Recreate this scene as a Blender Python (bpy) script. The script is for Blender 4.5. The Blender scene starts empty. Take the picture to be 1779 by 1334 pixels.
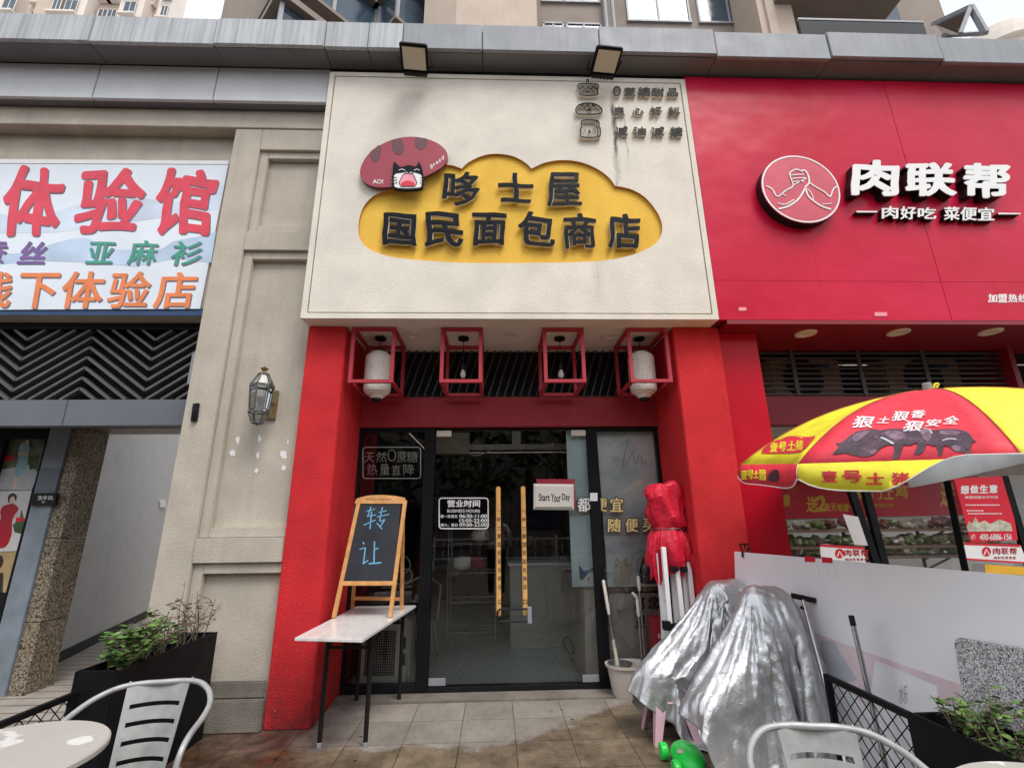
import bpy, bmesh, math, random
from mathutils import Vector, Matrix, noise
from mathutils.bvhtree import BVHTree
random.seed(7)
SC = bpy.context.scene
COL = SC.collection
R = math.radians
# ---------------------------------------------------------------- camera
F, PITCH, YAW, ROLL = 826.745, R(16.089), R(2.122), R(-.687)
CAM = Vector((0, 0, 1.5))
FWD = Vector((math.sin(YAW)*math.cos(PITCH), math.cos(YAW)*math.cos(PITCH), math.sin(PITCH)))
_rt = Vector((math.cos(YAW), -math.sin(YAW), 0)); _up = _rt.cross(FWD)
RT = math.cos(ROLL)*_rt + math.sin(ROLL)*_up
UP = -math.sin(ROLL)*_rt + math.cos(ROLL)*_up
cd = bpy.data.cameras.new('camera'); cam = bpy.data.objects.new('camera', cd); COL.objects.link(cam)
cd.sensor_fit = 'HORIZONTAL'; cd.sensor_width = 36; cd.lens = 36*F/1779; cd.clip_start = .05; cd.clip_end = 600
cam.matrix_world = Matrix((( RT.x, UP.x, -FWD.x, CAM.x), (RT.y, UP.y, -FWD.y, CAM.y), (RT.z, UP.z, -FWD.z, CAM.z), (0, 0, 0, 1)))
SC.camera = cam
# ---------------------------------------------------------------- sky, sun, exposure
SUN_EL, SUN_ROT = R(58), R(150)
w = bpy.data.worlds.new('World'); SC.world = w; w.use_nodes = True
nt = w.node_tree; nt.nodes.clear()
n_out = nt.nodes.new('ShaderNodeOutputWorld'); n_bg = nt.nodes.new('ShaderNodeBackground')
n_sky = nt.nodes.new('ShaderNodeTexSky'); n_sky.sky_type = 'NISHITA'; n_sky.sun_disc = False
n_sky.sun_elevation = SUN_EL; n_sky.sun_rotation = SUN_ROT; n_sky.air_density = 1.4; n_sky.dust_density = 3
n_tc = nt.nodes.new('ShaderNodeTexCoord'); n_n = nt.nodes.new('ShaderNodeTexNoise'); n_n.inputs['Scale'].default_value = 2.2; n_n.inputs['Detail'].default_value = 6
n_r = nt.nodes.new('ShaderNodeValToRGB'); n_r.color_ramp.elements[0].position = .3; n_r.color_ramp.elements[0].color = (.42, .42, .42, 1); n_r.color_ramp.elements[1].position = .6
n_m = nt.nodes.new('ShaderNodeMix'); n_m.data_type = 'RGBA'; n_m.inputs['B'].default_value = (11.5, 11.9, 12.6, 1)
nt.links.new(n_tc.outputs['Generated'], n_n.inputs['Vector']); nt.links.new(n_n.outputs['Fac'], n_r.inputs['Fac'])
nt.links.new(n_r.outputs['Color'], n_m.inputs['Factor']); nt.links.new(n_sky.outputs['Color'], n_m.inputs['A'])
nt.links.new(n_m.outputs['Result'], n_bg.inputs['Color']); n_bg.inputs['Strength'].default_value = .1
nt.links.new(n_bg.outputs['Background'], n_out.inputs['Surface'])
sl = bpy.data.lights.new('sun', 'SUN'); sl.energy = 1.9; sl.angle = R(26); sl.color = (1, .96, .9)
so = bpy.data.objects.new('sun', sl); COL.objects.link(so)
sd = Vector((math.sin(SUN_ROT)*math.cos(SUN_EL), math.cos(SUN_ROT)*math.cos(SUN_EL), math.sin(SUN_EL)))
so.rotation_euler = sd.to_track_quat('Z', 'Y').to_euler(); so.location = (0, -6, 12)
SC.view_settings.view_transform = 'Standard'; SC.view_settings.look = 'None'; SC.view_settings.gamma = 1
SC.view_settings.exposure = .40
SC.cycles.max_bounces = 8; SC.cycles.transparent_max_bounces = 12; SC.cycles.use_denoising = True
# ---------------------------------------------------------------- pixel of the photograph -> point on a surface
def ray(u, v): return (F*FWD + RT*(u-889.5) + UP*(667-v)).normalized()
def at(u, v, x=None, y=None, z=None):
    d = ray(u, v)
    t = (y-CAM.y)/d.y if y is not None else (z-CAM.z)/d.z if z is not None else (x-CAM.x)/d.x
    return CAM + d*t
def pj3(X):
    d = X-CAM; return 889.5+F*d.dot(RT)/d.dot(FWD), 667-F*d.dot(UP)/d.dot(FWD)
def PL(y):
    return lambda u, v: (at(u, v, y=y), Vector((0, -1, 0)))
def PLN(p, n):
    p = Vector(p); n = Vector(n).normalized()
    def f(u, v):
        d = ray(u, v); return CAM + d*((p-CAM).dot(n)/d.dot(n)), n
    return f
# ---------------------------------------------------------------- mesh builder
class MB:
    def __init__(s): s.bm = bmesh.new(); s.mi = 0
    def m(s, i): s.mi = i; return s
    def face(s, vs):
        try: f = s.bm.faces.new(vs); f.material_index = s.mi; return f
        except ValueError: return None
    def quad(s, *p): return s.face([s.bm.verts.new(q) for q in p])
    def box(s, x0, x1, y0, y1, z0, z1):
        return s.hexa([(x0, y0, z0), (x1, y0, z0), (x1, y1, z0), (x0, y1, z0)], [(x0, y0, z1), (x1, y0, z1), (x1, y1, z1), (x0, y1, z1)])
    def hexa(s, a, b):
        A = [s.bm.verts.new(p) for p in a]; B = [s.bm.verts.new(p) for p in b]; n = len(A)
        s.face(A[::-1]); s.face(B)
        for i in range(n): s.face([A[i], A[(i+1) % n], B[(i+1) % n], B[i]])
        return s
    def obox(s, c, hx, hy, hz, M=None):
        M = M or Matrix.Identity(3); c = Vector(c)
        P = lambda a, b, d: c + M @ Vector((a*hx, b*hy, d*hz))
        return s.hexa([P(-1, -1, -1), P(1, -1, -1), P(1, 1, -1), P(-1, 1, -1)], [P(-1, -1, 1), P(1, -1, 1), P(1, 1, 1), P(-1, 1, 1)])
    def bar(s, a, b, w, h, up=(0, 0, 1)):
        a = Vector(a); b = Vector(b); d = (b-a).normalized(); up = Vector(up)
        if abs(d.dot(up)) > .98: up = Vector((1, 0, 0))
        r = d.cross(up).normalized()*w/2; q = r.cross(d).normalized()*h/2
        return s.hexa([a-r-q, a+r-q, a+r+q, a-r+q], [b-r-q, b+r-q, b+r+q, b-r+q])
    def tube(s, pts, r, seg=10, closed=False, caps=True):
        pts = [Vector(p) for p in pts]; n = len(pts); rings = []; N = None
        for i, p in enumerate(pts):
            if closed: t = pts[(i+1) % n]-pts[i-1]
            else: t = pts[min(i+1, n-1)]-pts[max(i-1, 0)]
            t.normalize()
            if N is None:
                N = t.orthogonal().normalized()
            else: N = (N-t*N.dot(t)).normalized()
            B = t.cross(N); rr = r[i] if isinstance(r, (list, tuple)) else r
            rings.append([s.bm.verts.new(p+(N*math.cos(2*math.pi*k/seg)+B*math.sin(2*math.pi*k/seg))*rr) for k in range(seg)])
        for i in range(n if closed else n-1):
            a, b = rings[i], rings[(i+1) % n]
            for k in range(seg): s.face([a[k], a[(k+1) % seg], b[(k+1) % seg], b[k]])
        if caps and not closed: s.face(rings[0][::-1]); s.face(rings[-1])
        return s
    def lathe(s, c, prof, seg=24, sx=1, sy=1, rot=0, axis=None):
        c = Vector(c); M = axis.to_track_quat('Z', 'Y').to_matrix() if axis else Matrix.Identity(3); rings = []
        for r, z in prof:
            rings.append([s.bm.verts.new(c+M @ Vector((r*sx*math.cos(2*math.pi*k/seg+rot), r*sy*math.sin(2*math.pi*k/seg+rot), z))) for k in range(seg)])
        for a, b in zip(rings, rings[1:]):
            for k in range(seg): s.face([a[k], a[(k+1) % seg], b[(k+1) % seg], b[k]])
        if prof[0][0] > 1e-4: s.face(rings[0][::-1])
        if prof[-1][0] > 1e-4: s.face(rings[-1])
        return s
    def ball(s, c, rx, ry=None, rz=None, seg=12, rg=8):
        ry = ry or rx; rz = rz or rx
        pr = [(max(1e-5, math.sin(math.pi*i/rg)), -math.cos(math.pi*i/rg)) for i in range(rg+1)]
        c = Vector(c); rings = [[s.bm.verts.new(c+Vector((r*rx*math.cos(2*math.pi*k/seg), r*ry*math.sin(2*math.pi*k/seg), z*rz))) for k in range(seg)] for r, z in pr]
        for a, b in zip(rings, rings[1:]):
            for k in range(seg): s.face([a[k], a[(k+1) % seg], b[(k+1) % seg], b[k]])
        return s
    def prism(s, pts, vec):                    # a flat outline given a thickness
        vec = Vector(vec); A = [s.bm.verts.new(Vector(p)) for p in pts]; B = [s.bm.verts.new(Vector(p)+vec) for p in pts]; n = len(A)
        for L in (A, B):
            f = s.face(L)
        for i in range(n): s.face([A[i], A[(i+1) % n], B[(i+1) % n], B[i]])
        return s
    def shape(s, S, pix, d0, d1, fm=0, sm=None):     # outline drawn on a surface, standing from d0 to d1 off it
        L = [S(*p) for p in pix]
        A = [s.bm.verts.new(p+n*d0) for p, n in L]; B = [s.bm.verts.new(p+n*d1) for p, n in L]; n = len(A)
        s.mi = fm; f = s.face(B)
        s.mi = fm if sm is None else sm; s.face(A)
        for i in range(n): s.face([A[i], A[(i+1) % n], B[(i+1) % n], B[i]])
        s.mi = 0
        return s
    def stroke(s, S, pix, w, d0, d1, closed=False, fm=0):  # a line of width w drawn on a surface
        L = [S(*p) for p in pix]; n = len(L); lo = []; hi = []
        s.mi = fm
        for i in range(n):
            p, nn = L[i]; q = L[(i+1) % n][0] if (closed or i < n-1) else L[i][0]; o = L[i-1][0] if (closed or i) else L[i][0]
            t = (q-o).normalized(); b = t.cross(nn).normalized()*w/2
            lo.append((s.bm.verts.new(p-b+nn*d0), s.bm.verts.new(p+b+nn*d0))); hi.append((s.bm.verts.new(p-b+nn*d1), s.bm.verts.new(p+b+nn*d1)))
        for i in range(n if closed else n-1):
            j = (i+1) % n
            s.face([hi[i][0], hi[i][1], hi[j][1], hi[j][0]])
            s.face([lo[i][0], hi[i][0], hi[j][0], lo[j][0]]); s.face([lo[i][1], hi[i][1], hi[j][1], lo[j][1]])
        s.mi = 0
        return s
    def text(s, S, txt, box, off=.015, d0=0, d1=.004, shear=0, warp=0, fm=0, sm=None, sub=0, nib=.75):
        V, Fc, E, W, H = glyphs(txt, shear, warp, sub); u0, v0, u1, v1 = box; r = max(0, off)
        n = 10 if r >= .02 else 5 if r > 0 else 0
        ds = [(0, 0)]
        for k in range(n):                     # a broad nib: the stroke repeated round a small tilted oval
            a = 2*math.pi*k/n; x, y = r*math.cos(a), r*nib*math.sin(a); ds.append((x*.91-y*.42, x*.42+y*.91))
        for k, (dx, dy) in enumerate(ds):
            q = [((x+dx+r)/(W+2*r), (y+dy+r)/(H+2*r)) for x, y in V]
            L = [S(u0+(u1-u0)*x, v1+(v0-v1)*y) for x, y in q]; e = k*6e-5
            B = [s.bm.verts.new(p+n_*(d1-e)) for p, n_ in L]
            s.mi = fm
            for f in Fc: s.face([B[i] for i in f])
            if d1-d0 > .0025:
                A = [s.bm.verts.new(p+n_*d0) for p, n_ in L]; s.mi = fm if sm is None else sm
                for i, j in E: s.face([B[i], B[j], A[j], A[i]])
        s.mi = 0
        return s
    def decal(s, S, pix, d1, step=6):                # a print that follows a curved surface
        q = bmesh.new(); V = [q.verts.new((u, v, 0)) for u, v in pix]; es = [q.edges.new((V[i], V[(i+1) % len(V)])) for i in range(len(V))]
        bmesh.ops.triangle_fill(q, use_beauty=True, use_dissolve=False, edges=es, normal=(0, 0, 1))
        for _ in range(5):
            L = [e for e in q.edges if e.calc_length() > step]
            if not L: break
            bmesh.ops.subdivide_edges(q, edges=L, cuts=1); bmesh.ops.triangulate(q, faces=q.faces)
        q.verts.index_update(); W = []; ok = []
        for v in q.verts:
            p, n = S(v.co.x, v.co.y); W.append(s.bm.verts.new(p+n*d1)); x = pj3(p); ok.append(abs(x[0]-v.co.x)+abs(x[1]-v.co.y) < 2)
        for f in q.faces:
            if all(ok[v.index] for v in f.verts): s.face([W[v.index] for v in f.verts])
        bmesh.ops.delete(s.bm, geom=[v for v in W if not v.link_faces], context='VERTS')
        q.free(); return s
    def build(s, name, mats, parent=None, smooth=False, bevel=0, tri=False):
        bm = s.bm
        if bevel:
            bmesh.ops.remove_doubles(bm, verts=bm.verts, dist=1e-6)
            bmesh.ops.recalc_face_normals(bm, faces=bm.faces)
            es = [e for e in bm.edges if len(e.link_faces) == 2 and e.calc_face_angle(0) > .6]
            bmesh.ops.bevel(bm, geom=es, offset=bevel, segments=2, affect='EDGES', clamp_overlap=True)
        bmesh.ops.recalc_face_normals(bm, faces=bm.faces)
        if parent is None:
            xs = [v.co for v in bm.verts]
            o0 = Vector(((min(p.x for p in xs)+max(p.x for p in xs))/2, (min(p.y for p in xs)+max(p.y for p in xs))/2, min(p.z for p in xs)))
        else: o0 = root_loc(parent)
        bmesh.ops.translate(bm, verts=bm.verts, vec=-o0)
        me = bpy.data.meshes.new(name); bm.to_mesh(me); bm.free()
        for m_ in (mats if isinstance(mats, (list, tuple)) else [mats]): me.materials.append(m_)
        if smooth:
            for p in me.polygons: p.use_smooth = True
            me.set_sharp_from_angle(angle=R(40))
        o = bpy.data.objects.new(name, me); COL.objects.link(o)
        if parent is None: o.location = o0
        else: o.parent = parent
        return o
def root_loc(o):
    while o.parent: o = o.parent
    return o.location
_gl = {}
def glyphs(txt, shear, warp, sub):
    k = (txt, shear, warp, sub)
    if k in _gl: return _gl[k]
    c = bpy.data.curves.new('t', 'FONT'); c.body = txt; c.size = 1; c.resolution_u = 3; c.fill_mode = 'FRONT'; c.shear = shear
    o = bpy.data.objects.new('t', c); COL.objects.link(o)
    me = bpy.data.meshes.new_from_object(o.evaluated_get(bpy.context.evaluated_depsgraph_get()))
    bpy.data.objects.remove(o); bpy.data.curves.remove(c)
    bm = bmesh.new(); bm.from_mesh(me); bpy.data.meshes.remove(me)
    bmesh.ops.remove_doubles(bm, verts=bm.verts, dist=1e-4)
    if warp or sub:
        bmesh.ops.subdivide_edges(bm, edges=[e for e in bm.edges if e.calc_length() > .12], cuts=2, use_grid_fill=False)
        bmesh.ops.triangulate(bm, faces=bm.faces)
    bm.verts.index_update(); V = []
    for v in bm.verts:
        x, y = v.co.x, v.co.y
        if warp:
            s_ = sum(map(ord, txt)) % 17
            x, y = x+warp*(math.sin(7*y+s_)+.6*math.sin(13*x+5*y+s_)), y+warp*(math.sin(6*x+2*s_)+.6*math.sin(12*y-4*x))+warp*1.2*math.sin(3*x+1)
        V.append((x, y))
    a, b = min(p[0] for p in V), max(p[0] for p in V); c_, d = min(p[1] for p in V), max(p[1] for p in V)
    V = [(x-a, y-c_) for x, y in V]
    Fc = [[v.index for v in f.verts] for f in bm.faces]; E = [(e.verts[0].index, e.verts[1].index) for e in bm.edges if len(e.link_faces) == 1]
    bm.free(); _gl[k] = (V, Fc, E, b-a, d-c_); return _gl[k]
def spline(pts, n=6, closed=False):
    P = [Vector(p).to_3d() if len(p) == 2 else Vector(p) for p in pts]; out = []; N = len(P)
    for i in range(N if closed else N-1):
        g = (lambda j: P[j % N]) if closed else (lambda j: P[max(0, min(N-1, j))])
        a, b, c, d = g(i-1), g(i), g(i+1), g(i+2)
        for k in range(n):
            t = k/n; out.append(.5*((2*b)+(c-a)*t+(2*a-5*b+4*c-d)*t*t+(3*b-a-3*c+d)*t**3))
    if not closed: out.append(P[-1])
    return [tuple(p[:2]) for p in out] if len(pts[0]) == 2 else out
def ell(cx, cy, rx, ry, n=28, a0=0, rot=0):
    c, s_ = math.cos(rot), math.sin(rot)
    return [(cx+rx*math.cos(t)*c-ry*math.sin(t)*s_, cy+rx*math.cos(t)*s_+ry*math.sin(t)*c) for t in (a0+2*math.pi*k/n for k in range(n))]
def rrect(u0, v0, u1, v1, r, n=4):
    o = []
    for cx, cy, a in ((u1-r, v0+r, -90), (u1-r, v1-r, 0), (u0+r, v1-r, 90), (u0+r, v0+r, 180)):
        o += [(cx+r*math.cos(R(a+90*k/n)), cy+r*math.sin(R(a+90*k/n))) for k in range(n+1)]
    return o
def sub(pix, n=4):                                   # more points along straight sides
    o = []
    for a, b in zip(pix, pix[1:]+pix[:1]):
        o += [(a[0]+(b[0]-a[0])*k/n, a[1]+(b[1]-a[1])*k/n) for k in range(n)]
    return o
# ---------------------------------------------------------------- things
def tag(o, label, cat, group=None, kind=None):
    o['label'] = label
    if cat: o['category'] = cat
    if group: o['group'] = group
    if kind: o['kind'] = kind
    return o
def thing(name, label, cat, loc, group=None):
    o = bpy.data.objects.new(name, None); o.empty_display_size = .1; COL.objects.link(o); o.location = loc
    return tag(o, label, cat, group)
def struct_(name, mb, m_, label):
    o = mb.build(name, m_); o['kind'] = 'structure'; o['label'] = label; return o
def dup(root, loc, rz=None, label=None):
    def cp(o, par):
        c = o.copy(); COL.objects.link(c)
        if par: c.parent = par
        for ch in kids[o.name]: cp(ch, c)
        return c
    kids = {}
    def walk(o):
        kids[o.name] = list(o.children)
        for ch in o.children: walk(ch)
    walk(root); r = cp(root, None); r.location = loc
    if rz is not None: r.rotation_euler = (0, 0, rz)
    if label: r['label'] = label
    return r
# ---------------------------------------------------------------- materials
class NT:
    def __init__(s, name):
        s.mat = bpy.data.materials.new(name); s.mat.use_nodes = True; s.t = s.mat.node_tree; s.b = s.t.nodes['Principled BSDF']
    def n(s, typ, **kw):
        x = s.t.nodes.new('ShaderNode'+typ)
        for k, v in kw.items():
            if k.startswith('i_'): x.inputs[k[2:].replace('_', ' ')].default_value = v
            else: setattr(x, k, v)
        return x
    def l(s, a, b): s.t.links.new(a, b)
    def math(s, op, a, b=None, c=None, clamp=False):
        x = s.n('Math', operation=op); x.use_clamp = clamp
        for i, q in enumerate((a, b, c)):
            if q is None: continue
            if isinstance(q, (int, float)): x.inputs[i].default_value = q
            else: s.l(q, x.inputs[i])
        return x.outputs[0]
    def noise(s, vec, scale, detail=4, rough=.55):
        x = s.n('TexNoise'); x.inputs['Scale'].default_value = scale; x.inputs['Detail'].default_value = detail; x.inputs['Roughness'].default_value = rough
        if vec is not None: s.l(vec, x.inputs['Vector'])
        return x.outputs['Fac']
    def ramp(s, f, *st):
        x = s.n('ValToRGB'); e = x.color_ramp.elements
        while len(e) < len(st): e.new(.5)
        for q, (p, c) in zip(e, st): q.position = p; q.color = (c, c, c, 1) if isinstance(c, (int, float)) else (*c, 1)
        s.l(f, x.inputs['Fac']); return x.outputs['Color']
    def mix(s, f, a, b, mode='MIX'):
        x = s.n('Mix'); x.data_type = 'RGBA'; x.blend_type = mode
        for k, q in (('Factor', f), ('A', a), ('B', b)):
            if isinstance(q, (int, float)): x.inputs[k].default_value = q
            elif isinstance(q, tuple): x.inputs[k].default_value = (*q, 1)
            else: s.l(q, x.inputs[k])
        return x.outputs['Result']
    def pos(s): return s.n('NewGeometry').outputs['Position']
    def obj(s): return s.n('TexCoord').outputs['Object']
    def map(s, v, sc):
        x = s.n('Mapping'); x.inputs['Scale'].default_value = sc; s.l(v, x.inputs['Vector']); return x.outputs['Vector']
    def bump(s, h, strength, dist=.01):
        x = s.n('Bump'); x.inputs['Strength'].default_value = strength; x.inputs['Distance'].default_value = dist; s.l(h, x.inputs['Height'])
        s.l(x.outputs['Normal'], s.b.inputs['Normal'])
def mat(name, col, rough=.6, metal=0, var=.12, vs=5, bump=0, bs=150, bd=.004, streak=0, spec=.5, world=True, coat=0, sheen=0):
    t = NT(name); v = t.pos() if world else t.obj()
    c = col
    f = t.noise(v, vs, 5)
    c1 = tuple(min(1, x*(1+var)) for x in col); c0 = tuple(x*(1-var) for x in col)
    c = t.mix(t.ramp(f, (.3, 0), (.7, 1)), c0, c1)
    if streak:
        g = t.noise(t.map(v, (26, 26, .7)), 1, 5)
        c = t.mix(t.ramp(g, (.42, 0), (.72, streak)), c, tuple(x*.35 for x in col))
    t.l(c, t.b.inputs['Base Color'])
    t.l(t.ramp(t.noise(v, vs*2.3, 3), (.3, max(0, rough-.07)), (.7, min(1, rough+.07))), t.b.inputs['Roughness'])
    t.b.inputs['Metallic'].default_value = metal; t.b.inputs['Specular IOR Level'].default_value = spec
    if coat: t.b.inputs['Coat Weight'].default_value = coat; t.b.inputs['Coat Roughness'].default_value = .12
    if bump: t.bump(t.noise(v, bs, 3), bump, bd)
    return t.mat
def glass(name, tint=(.86, .9, .9), refl=1.0):
    t = NT(name); t.t.nodes.remove(t.b); o = t.t.nodes['Material Output']
    tr = t.n('BsdfTransparent'); tr.inputs['Color'].default_value = (*tint, 1); gl = t.n('BsdfGlossy'); gl.inputs['Roughness'].default_value = .015
    fr = t.n('Fresnel'); fr.inputs['IOR'].default_value = 1.45; mx = t.n('MixShader')
    t.l(t.math('MULTIPLY', fr.outputs[0], refl, clamp=True), mx.inputs[0]); t.l(tr.outputs[0], mx.inputs[1]); t.l(gl.outputs[0], mx.inputs[2]); t.l(mx.outputs[0], o.inputs['Surface'])
    return t.mat
# ---------------------------------------------------------------- the materials
M = {}
def stucco(name, col, strength=.5, var=.08, rough=.85, streak=.0, dirt=False, grime=False):
    t = NT(name); v = t.pos()
    c = t.mix(t.ramp(t.noise(v, 3, 6), (.3, 0), (.7, 1)), tuple(x*(1-var) for x in col), tuple(min(1, x*(1+var)) for x in col))
    c = t.mix(t.ramp(t.noise(v, 130, 2), (.56, 0), (.72, .4)), c, tuple(x*.62 for x in col))
    if streak:
        c = t.mix(t.ramp(t.noise(t.map(v, (9, 9, .5)), 1, 6), (.5, 0), (.8, streak)), c, tuple(x*.55 for x in col))
    if dirt:                                              # the black water streak and blotches on the sign
        s = t.n('SeparateXYZ'); t.l(v, s.inputs[0]); X, Z = s.outputs['X'], s.outputs['Z']
        wob = t.math('MULTIPLY', t.math('SUBTRACT', t.noise(v, 9, 4), .5), .07)
        for x0, wd, za, zb, k in ((at(1069, 240, y=4.058).x, .035, at(1069, 320, y=4.058).z, at(1068, 172, y=4.058).z, .95), (at(1088, 240, y=4.058).x, .012, 4.9, 5.7, .5), (at(1040, 500, y=4.058).x, .09, 3.4, 4.1, .22), (at(1074, 350, y=4.058).x, .022, 4.05, 5.2, .55)):
            d = t.math('ABSOLUTE', t.math('ADD', t.math('SUBTRACT', X, x0), wob))
            a = t.math('SUBTRACT', 1, t.math('DIVIDE', d, wd), clamp=True)
            b = t.math('MULTIPLY', t.math('MULTIPLY', t.math('SUBTRACT', Z, za), 3.5, clamp=True), t.math('MULTIPLY', t.math('SUBTRACT', zb, Z), 12, clamp=True), clamp=True)
            n_ = t.ramp(t.noise(t.map(v, (25, 25, 3)), 1, 4), (.35, .25), (.6, 1))
            c = t.mix(t.math('MULTIPLY', t.math('MULTIPLY', t.math('MULTIPLY', a, b), k), n_), c, (.03, .032, .035))
        c = t.mix(t.ramp(t.noise(v, 1.7, 7), (.55, 0), (.8, .25)), c, (.36, .32, .26))
    if grime:                                             # scuffs and splashed dirt near the ground
        s = t.n('SeparateXYZ'); t.l(v, s.inputs[0]); Z = s.outputs['Z']
        low = t.math('SUBTRACT', 1.0, t.math('DIVIDE', Z, .75), clamp=True)
        c = t.mix(t.math('MULTIPLY', t.math('POWER', low, 1.6), t.ramp(t.noise(v, 8, 6, .65), (.35, .2), (.62, 1))), c, tuple(x*.26+.02 for x in col))
        low2 = t.math('SUBTRACT', 1.0, t.math('DIVIDE', Z, 2.3), clamp=True)
        sp = t.ramp(t.noise(t.map(v, (60, 60, 34)), 1, 2), (.735, 0), (.755, 1))
        c = t.mix(t.math('MULTIPLY', sp, t.math('MULTIPLY', low2, .75)), c, (.62, .45, .42))
    t.l(c, t.b.inputs['Base Color']); t.b.inputs['Roughness'].default_value = rough; t.b.inputs['Specular IOR Level'].default_value = .15
    h = t.math('ADD', t.noise(v, 70, 3), t.math('MULTIPLY', t.noise(v, 190, 2), .6))
    t.bump(h, strength, .008); return t.mat
M['cream'] = stucco('cream stucco', (.76, .71, .625), .55, dirt=True)
M['cream2'] = stucco('cream soffit plaster', (.74, .68, .60), .3)
M['yellow'] = stucco('ochre stucco', (.84, .52, .085), .5, streak=.12)
M['ochre'] = stucco('ochre edge', (.5, .24, .03), .3)
M['red'] = stucco('red stucco', (.60, .028, .034), .8, var=.14, rough=.7, streak=.22, grime=True)
M['beige'] = stucco('beige stucco', (.50, .452, .382), .5, var=.12, streak=.3)
M['beige2'] = stucco('grimy plinth', (.20, .18, .155), .7, var=.3, streak=.4)
M['redflat'] = mat('red lintel paint', (.3, .013, .02), .6, var=.08, bump=.15, bs=60)
M['alum'] = mat('grey coated panel', (.27, .285, .315), .6, metal=0, var=.08, vs=2, streak=.2)
M['alumlight'] = mat('pale coated panel', (.60, .61, .63), .5, metal=.15, var=.07, vs=3, bump=.1, bs=220)
M['alumdirty'] = mat('streaked grey panel', (.47, .49, .515), .6, metal=0, var=.1, vs=2, streak=.6)
M['alumdark'] = mat('grey soffit panel', (.16, .165, .175), .55, var=.1, vs=2)
M['seam'] = mat('dark joint', (.03, .03, .035), .8)
M['black'] = mat('black paint', (.009, .009, .010), .5, var=.2, spec=.25)
M['blackm'] = mat('black powder coat', (.006, .0065, .0075), .6, spec=.16, var=.3, bump=.1, bs=80)
M['slat'] = mat('dark grey slat', (.045, .045, .05), .5, var=.2)
M['slat2'] = mat('mid grey slat', (.085, .085, .09), .45, var=.2)
M['void'] = mat('dark void', (.006, .006, .007), .9)
M['white'] = mat('white paint', (.8, .8, .8), .45, var=.04)
M['offwhite'] = mat('off white acrylic', (.68, .64, .57), .45, var=.06)
M['acryl'] = mat('black acrylic', (.008, .009, .013), .3, var=.1, spec=.12)
M['textblack'] = mat('black lettering', (.010, .012, .018), .5, spec=.12)
M['graybeam'] = mat('slate grey panel', (.13, .145, .165), .45, var=.08, vs=2)
M['bluegray'] = mat('blue grey concrete', (.19, .225, .265), .55, var=.22, vs=4, bump=.1, bs=30)
M['bluegray2'] = mat('dark blue grey concrete', (.12, .145, .175), .5, var=.15, vs=6)
M['plaster'] = mat('white passage plaster', (.52, .52, .52), .7, var=.06)
M['bannerbg'] = mat('pale blue banner', (.76, .82, .90), .5, var=.06, vs=1.5)
M['mtn'] = mat('banner hill blue', (.50, .62, .80), .5, var=.2, vs=2)
M['mtn2'] = mat('banner far hill', (.64, .73, .87), .5, var=.15, vs=2)
M['navy'] = mat('navy band', (.012, .05, .14), .5)
M['bred'] = mat('banner red ink', (.72, .05, .09), .5)
M['bshadow'] = mat('banner letter shade', (.16, .15, .19), .6)
M['borange'] = mat('banner orange ink', (.82, .23, .07), .5)
M['bgreen'] = mat('banner green ink', (.05, .33, .24), .5)
M['bpurple'] = mat('banner purple ink', (.2, .1, .36), .5)
M['glass'] = glass('clear glass', (.95, .965, .965), 1.25)
M['glass2'] = glass('clean shop glass', (.985, .99, .99), .45)
M['lampglass'] = glass('lantern glass', (.82, .84, .85), 1.2)
M['wood'] = mat('pine wood', (.62, .31, .11), .5, var=.2, vs=14)
M['woodh'] = mat('varnished bar', (.78, .43, .14), .35, var=.12, vs=10, coat=.3)
M['chalk'] = mat('chalkboard', (.018, .022, .03), .6, var=.3)
M['chalkblue'] = mat('blue chalk', (.16, .42, .66), .9, var=.15, vs=60)
M['steel'] = mat('steel tube', (.5, .5, .5), .3, metal=1, var=.1)
M['canopyred'] = mat('red nylon', (.60, .010, .036), .55, var=.15, vs=9, bump=.5, bs=28, bd=.02, spec=.35)
M['legwhite'] = mat('white enamel leg', (.9, .9, .92), .3, var=.04)
M['panelred'] = mat('red composite panel', (.46, .003, .018), .4, var=.06, vs=1.2, coat=.06, spec=.2)
def _fascia():
    t = NT('red glossy fascia'); v = t.pos()
    c = t.mix(t.ramp(t.noise(v, 1.1, 5), (.35, 0), (.7, 1)), (.52, .005, .034), (.60, .010, .055))
    c = t.mix(t.ramp(t.noise(t.map(v, (14, 14, .6)), 1, 5), (.52, 0), (.85, .3)), c, (.3, .008, .03))
    t.l(c, t.b.inputs['Base Color']); t.b.inputs['Roughness'].default_value = .34; t.b.inputs['Coat Weight'].default_value = .10; t.b.inputs['Coat Roughness'].default_value = .25; t.b.inputs['Specular IOR Level'].default_value = .15
    t.bump(t.noise(v, 1.6, 2), .5, .05); return t.mat
M['fascia'] = _fascia()
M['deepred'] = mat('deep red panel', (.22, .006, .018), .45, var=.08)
M['signred'] = mat('maroon acrylic', (.33, .03, .055), .35, var=.05)
M['signred2'] = mat('dark maroon', (.12, .03, .04), .4)
M['pink'] = mat('pink ink', (.82, .30, .36), .4)
M['logored'] = mat('logo red', (.56, .04, .08), .35, coat=.3)
M['coral'] = mat('poster red', (.62, .014, .035), .4, var=.1, vs=3)
M['gold'] = mat('poster yellow', (.75, .42, .03), .45)
M['beigecloth'] = mat('beige printed cloth', (.62, .55, .48), .75, var=.12, vs=5)
M['bannerred'] = mat('promotion banner red', (.70, .018, .04), .45, var=.1, vs=3); M['gold2'] = mat('promotion yellow', (.85, .52, .05), .5)
M['counter'] = mat('pale counter', (.40, .42, .38), .55, var=.06)
M['plastic'] = mat('beige plastic', (.56, .50, .44), .4, var=.05)
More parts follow.
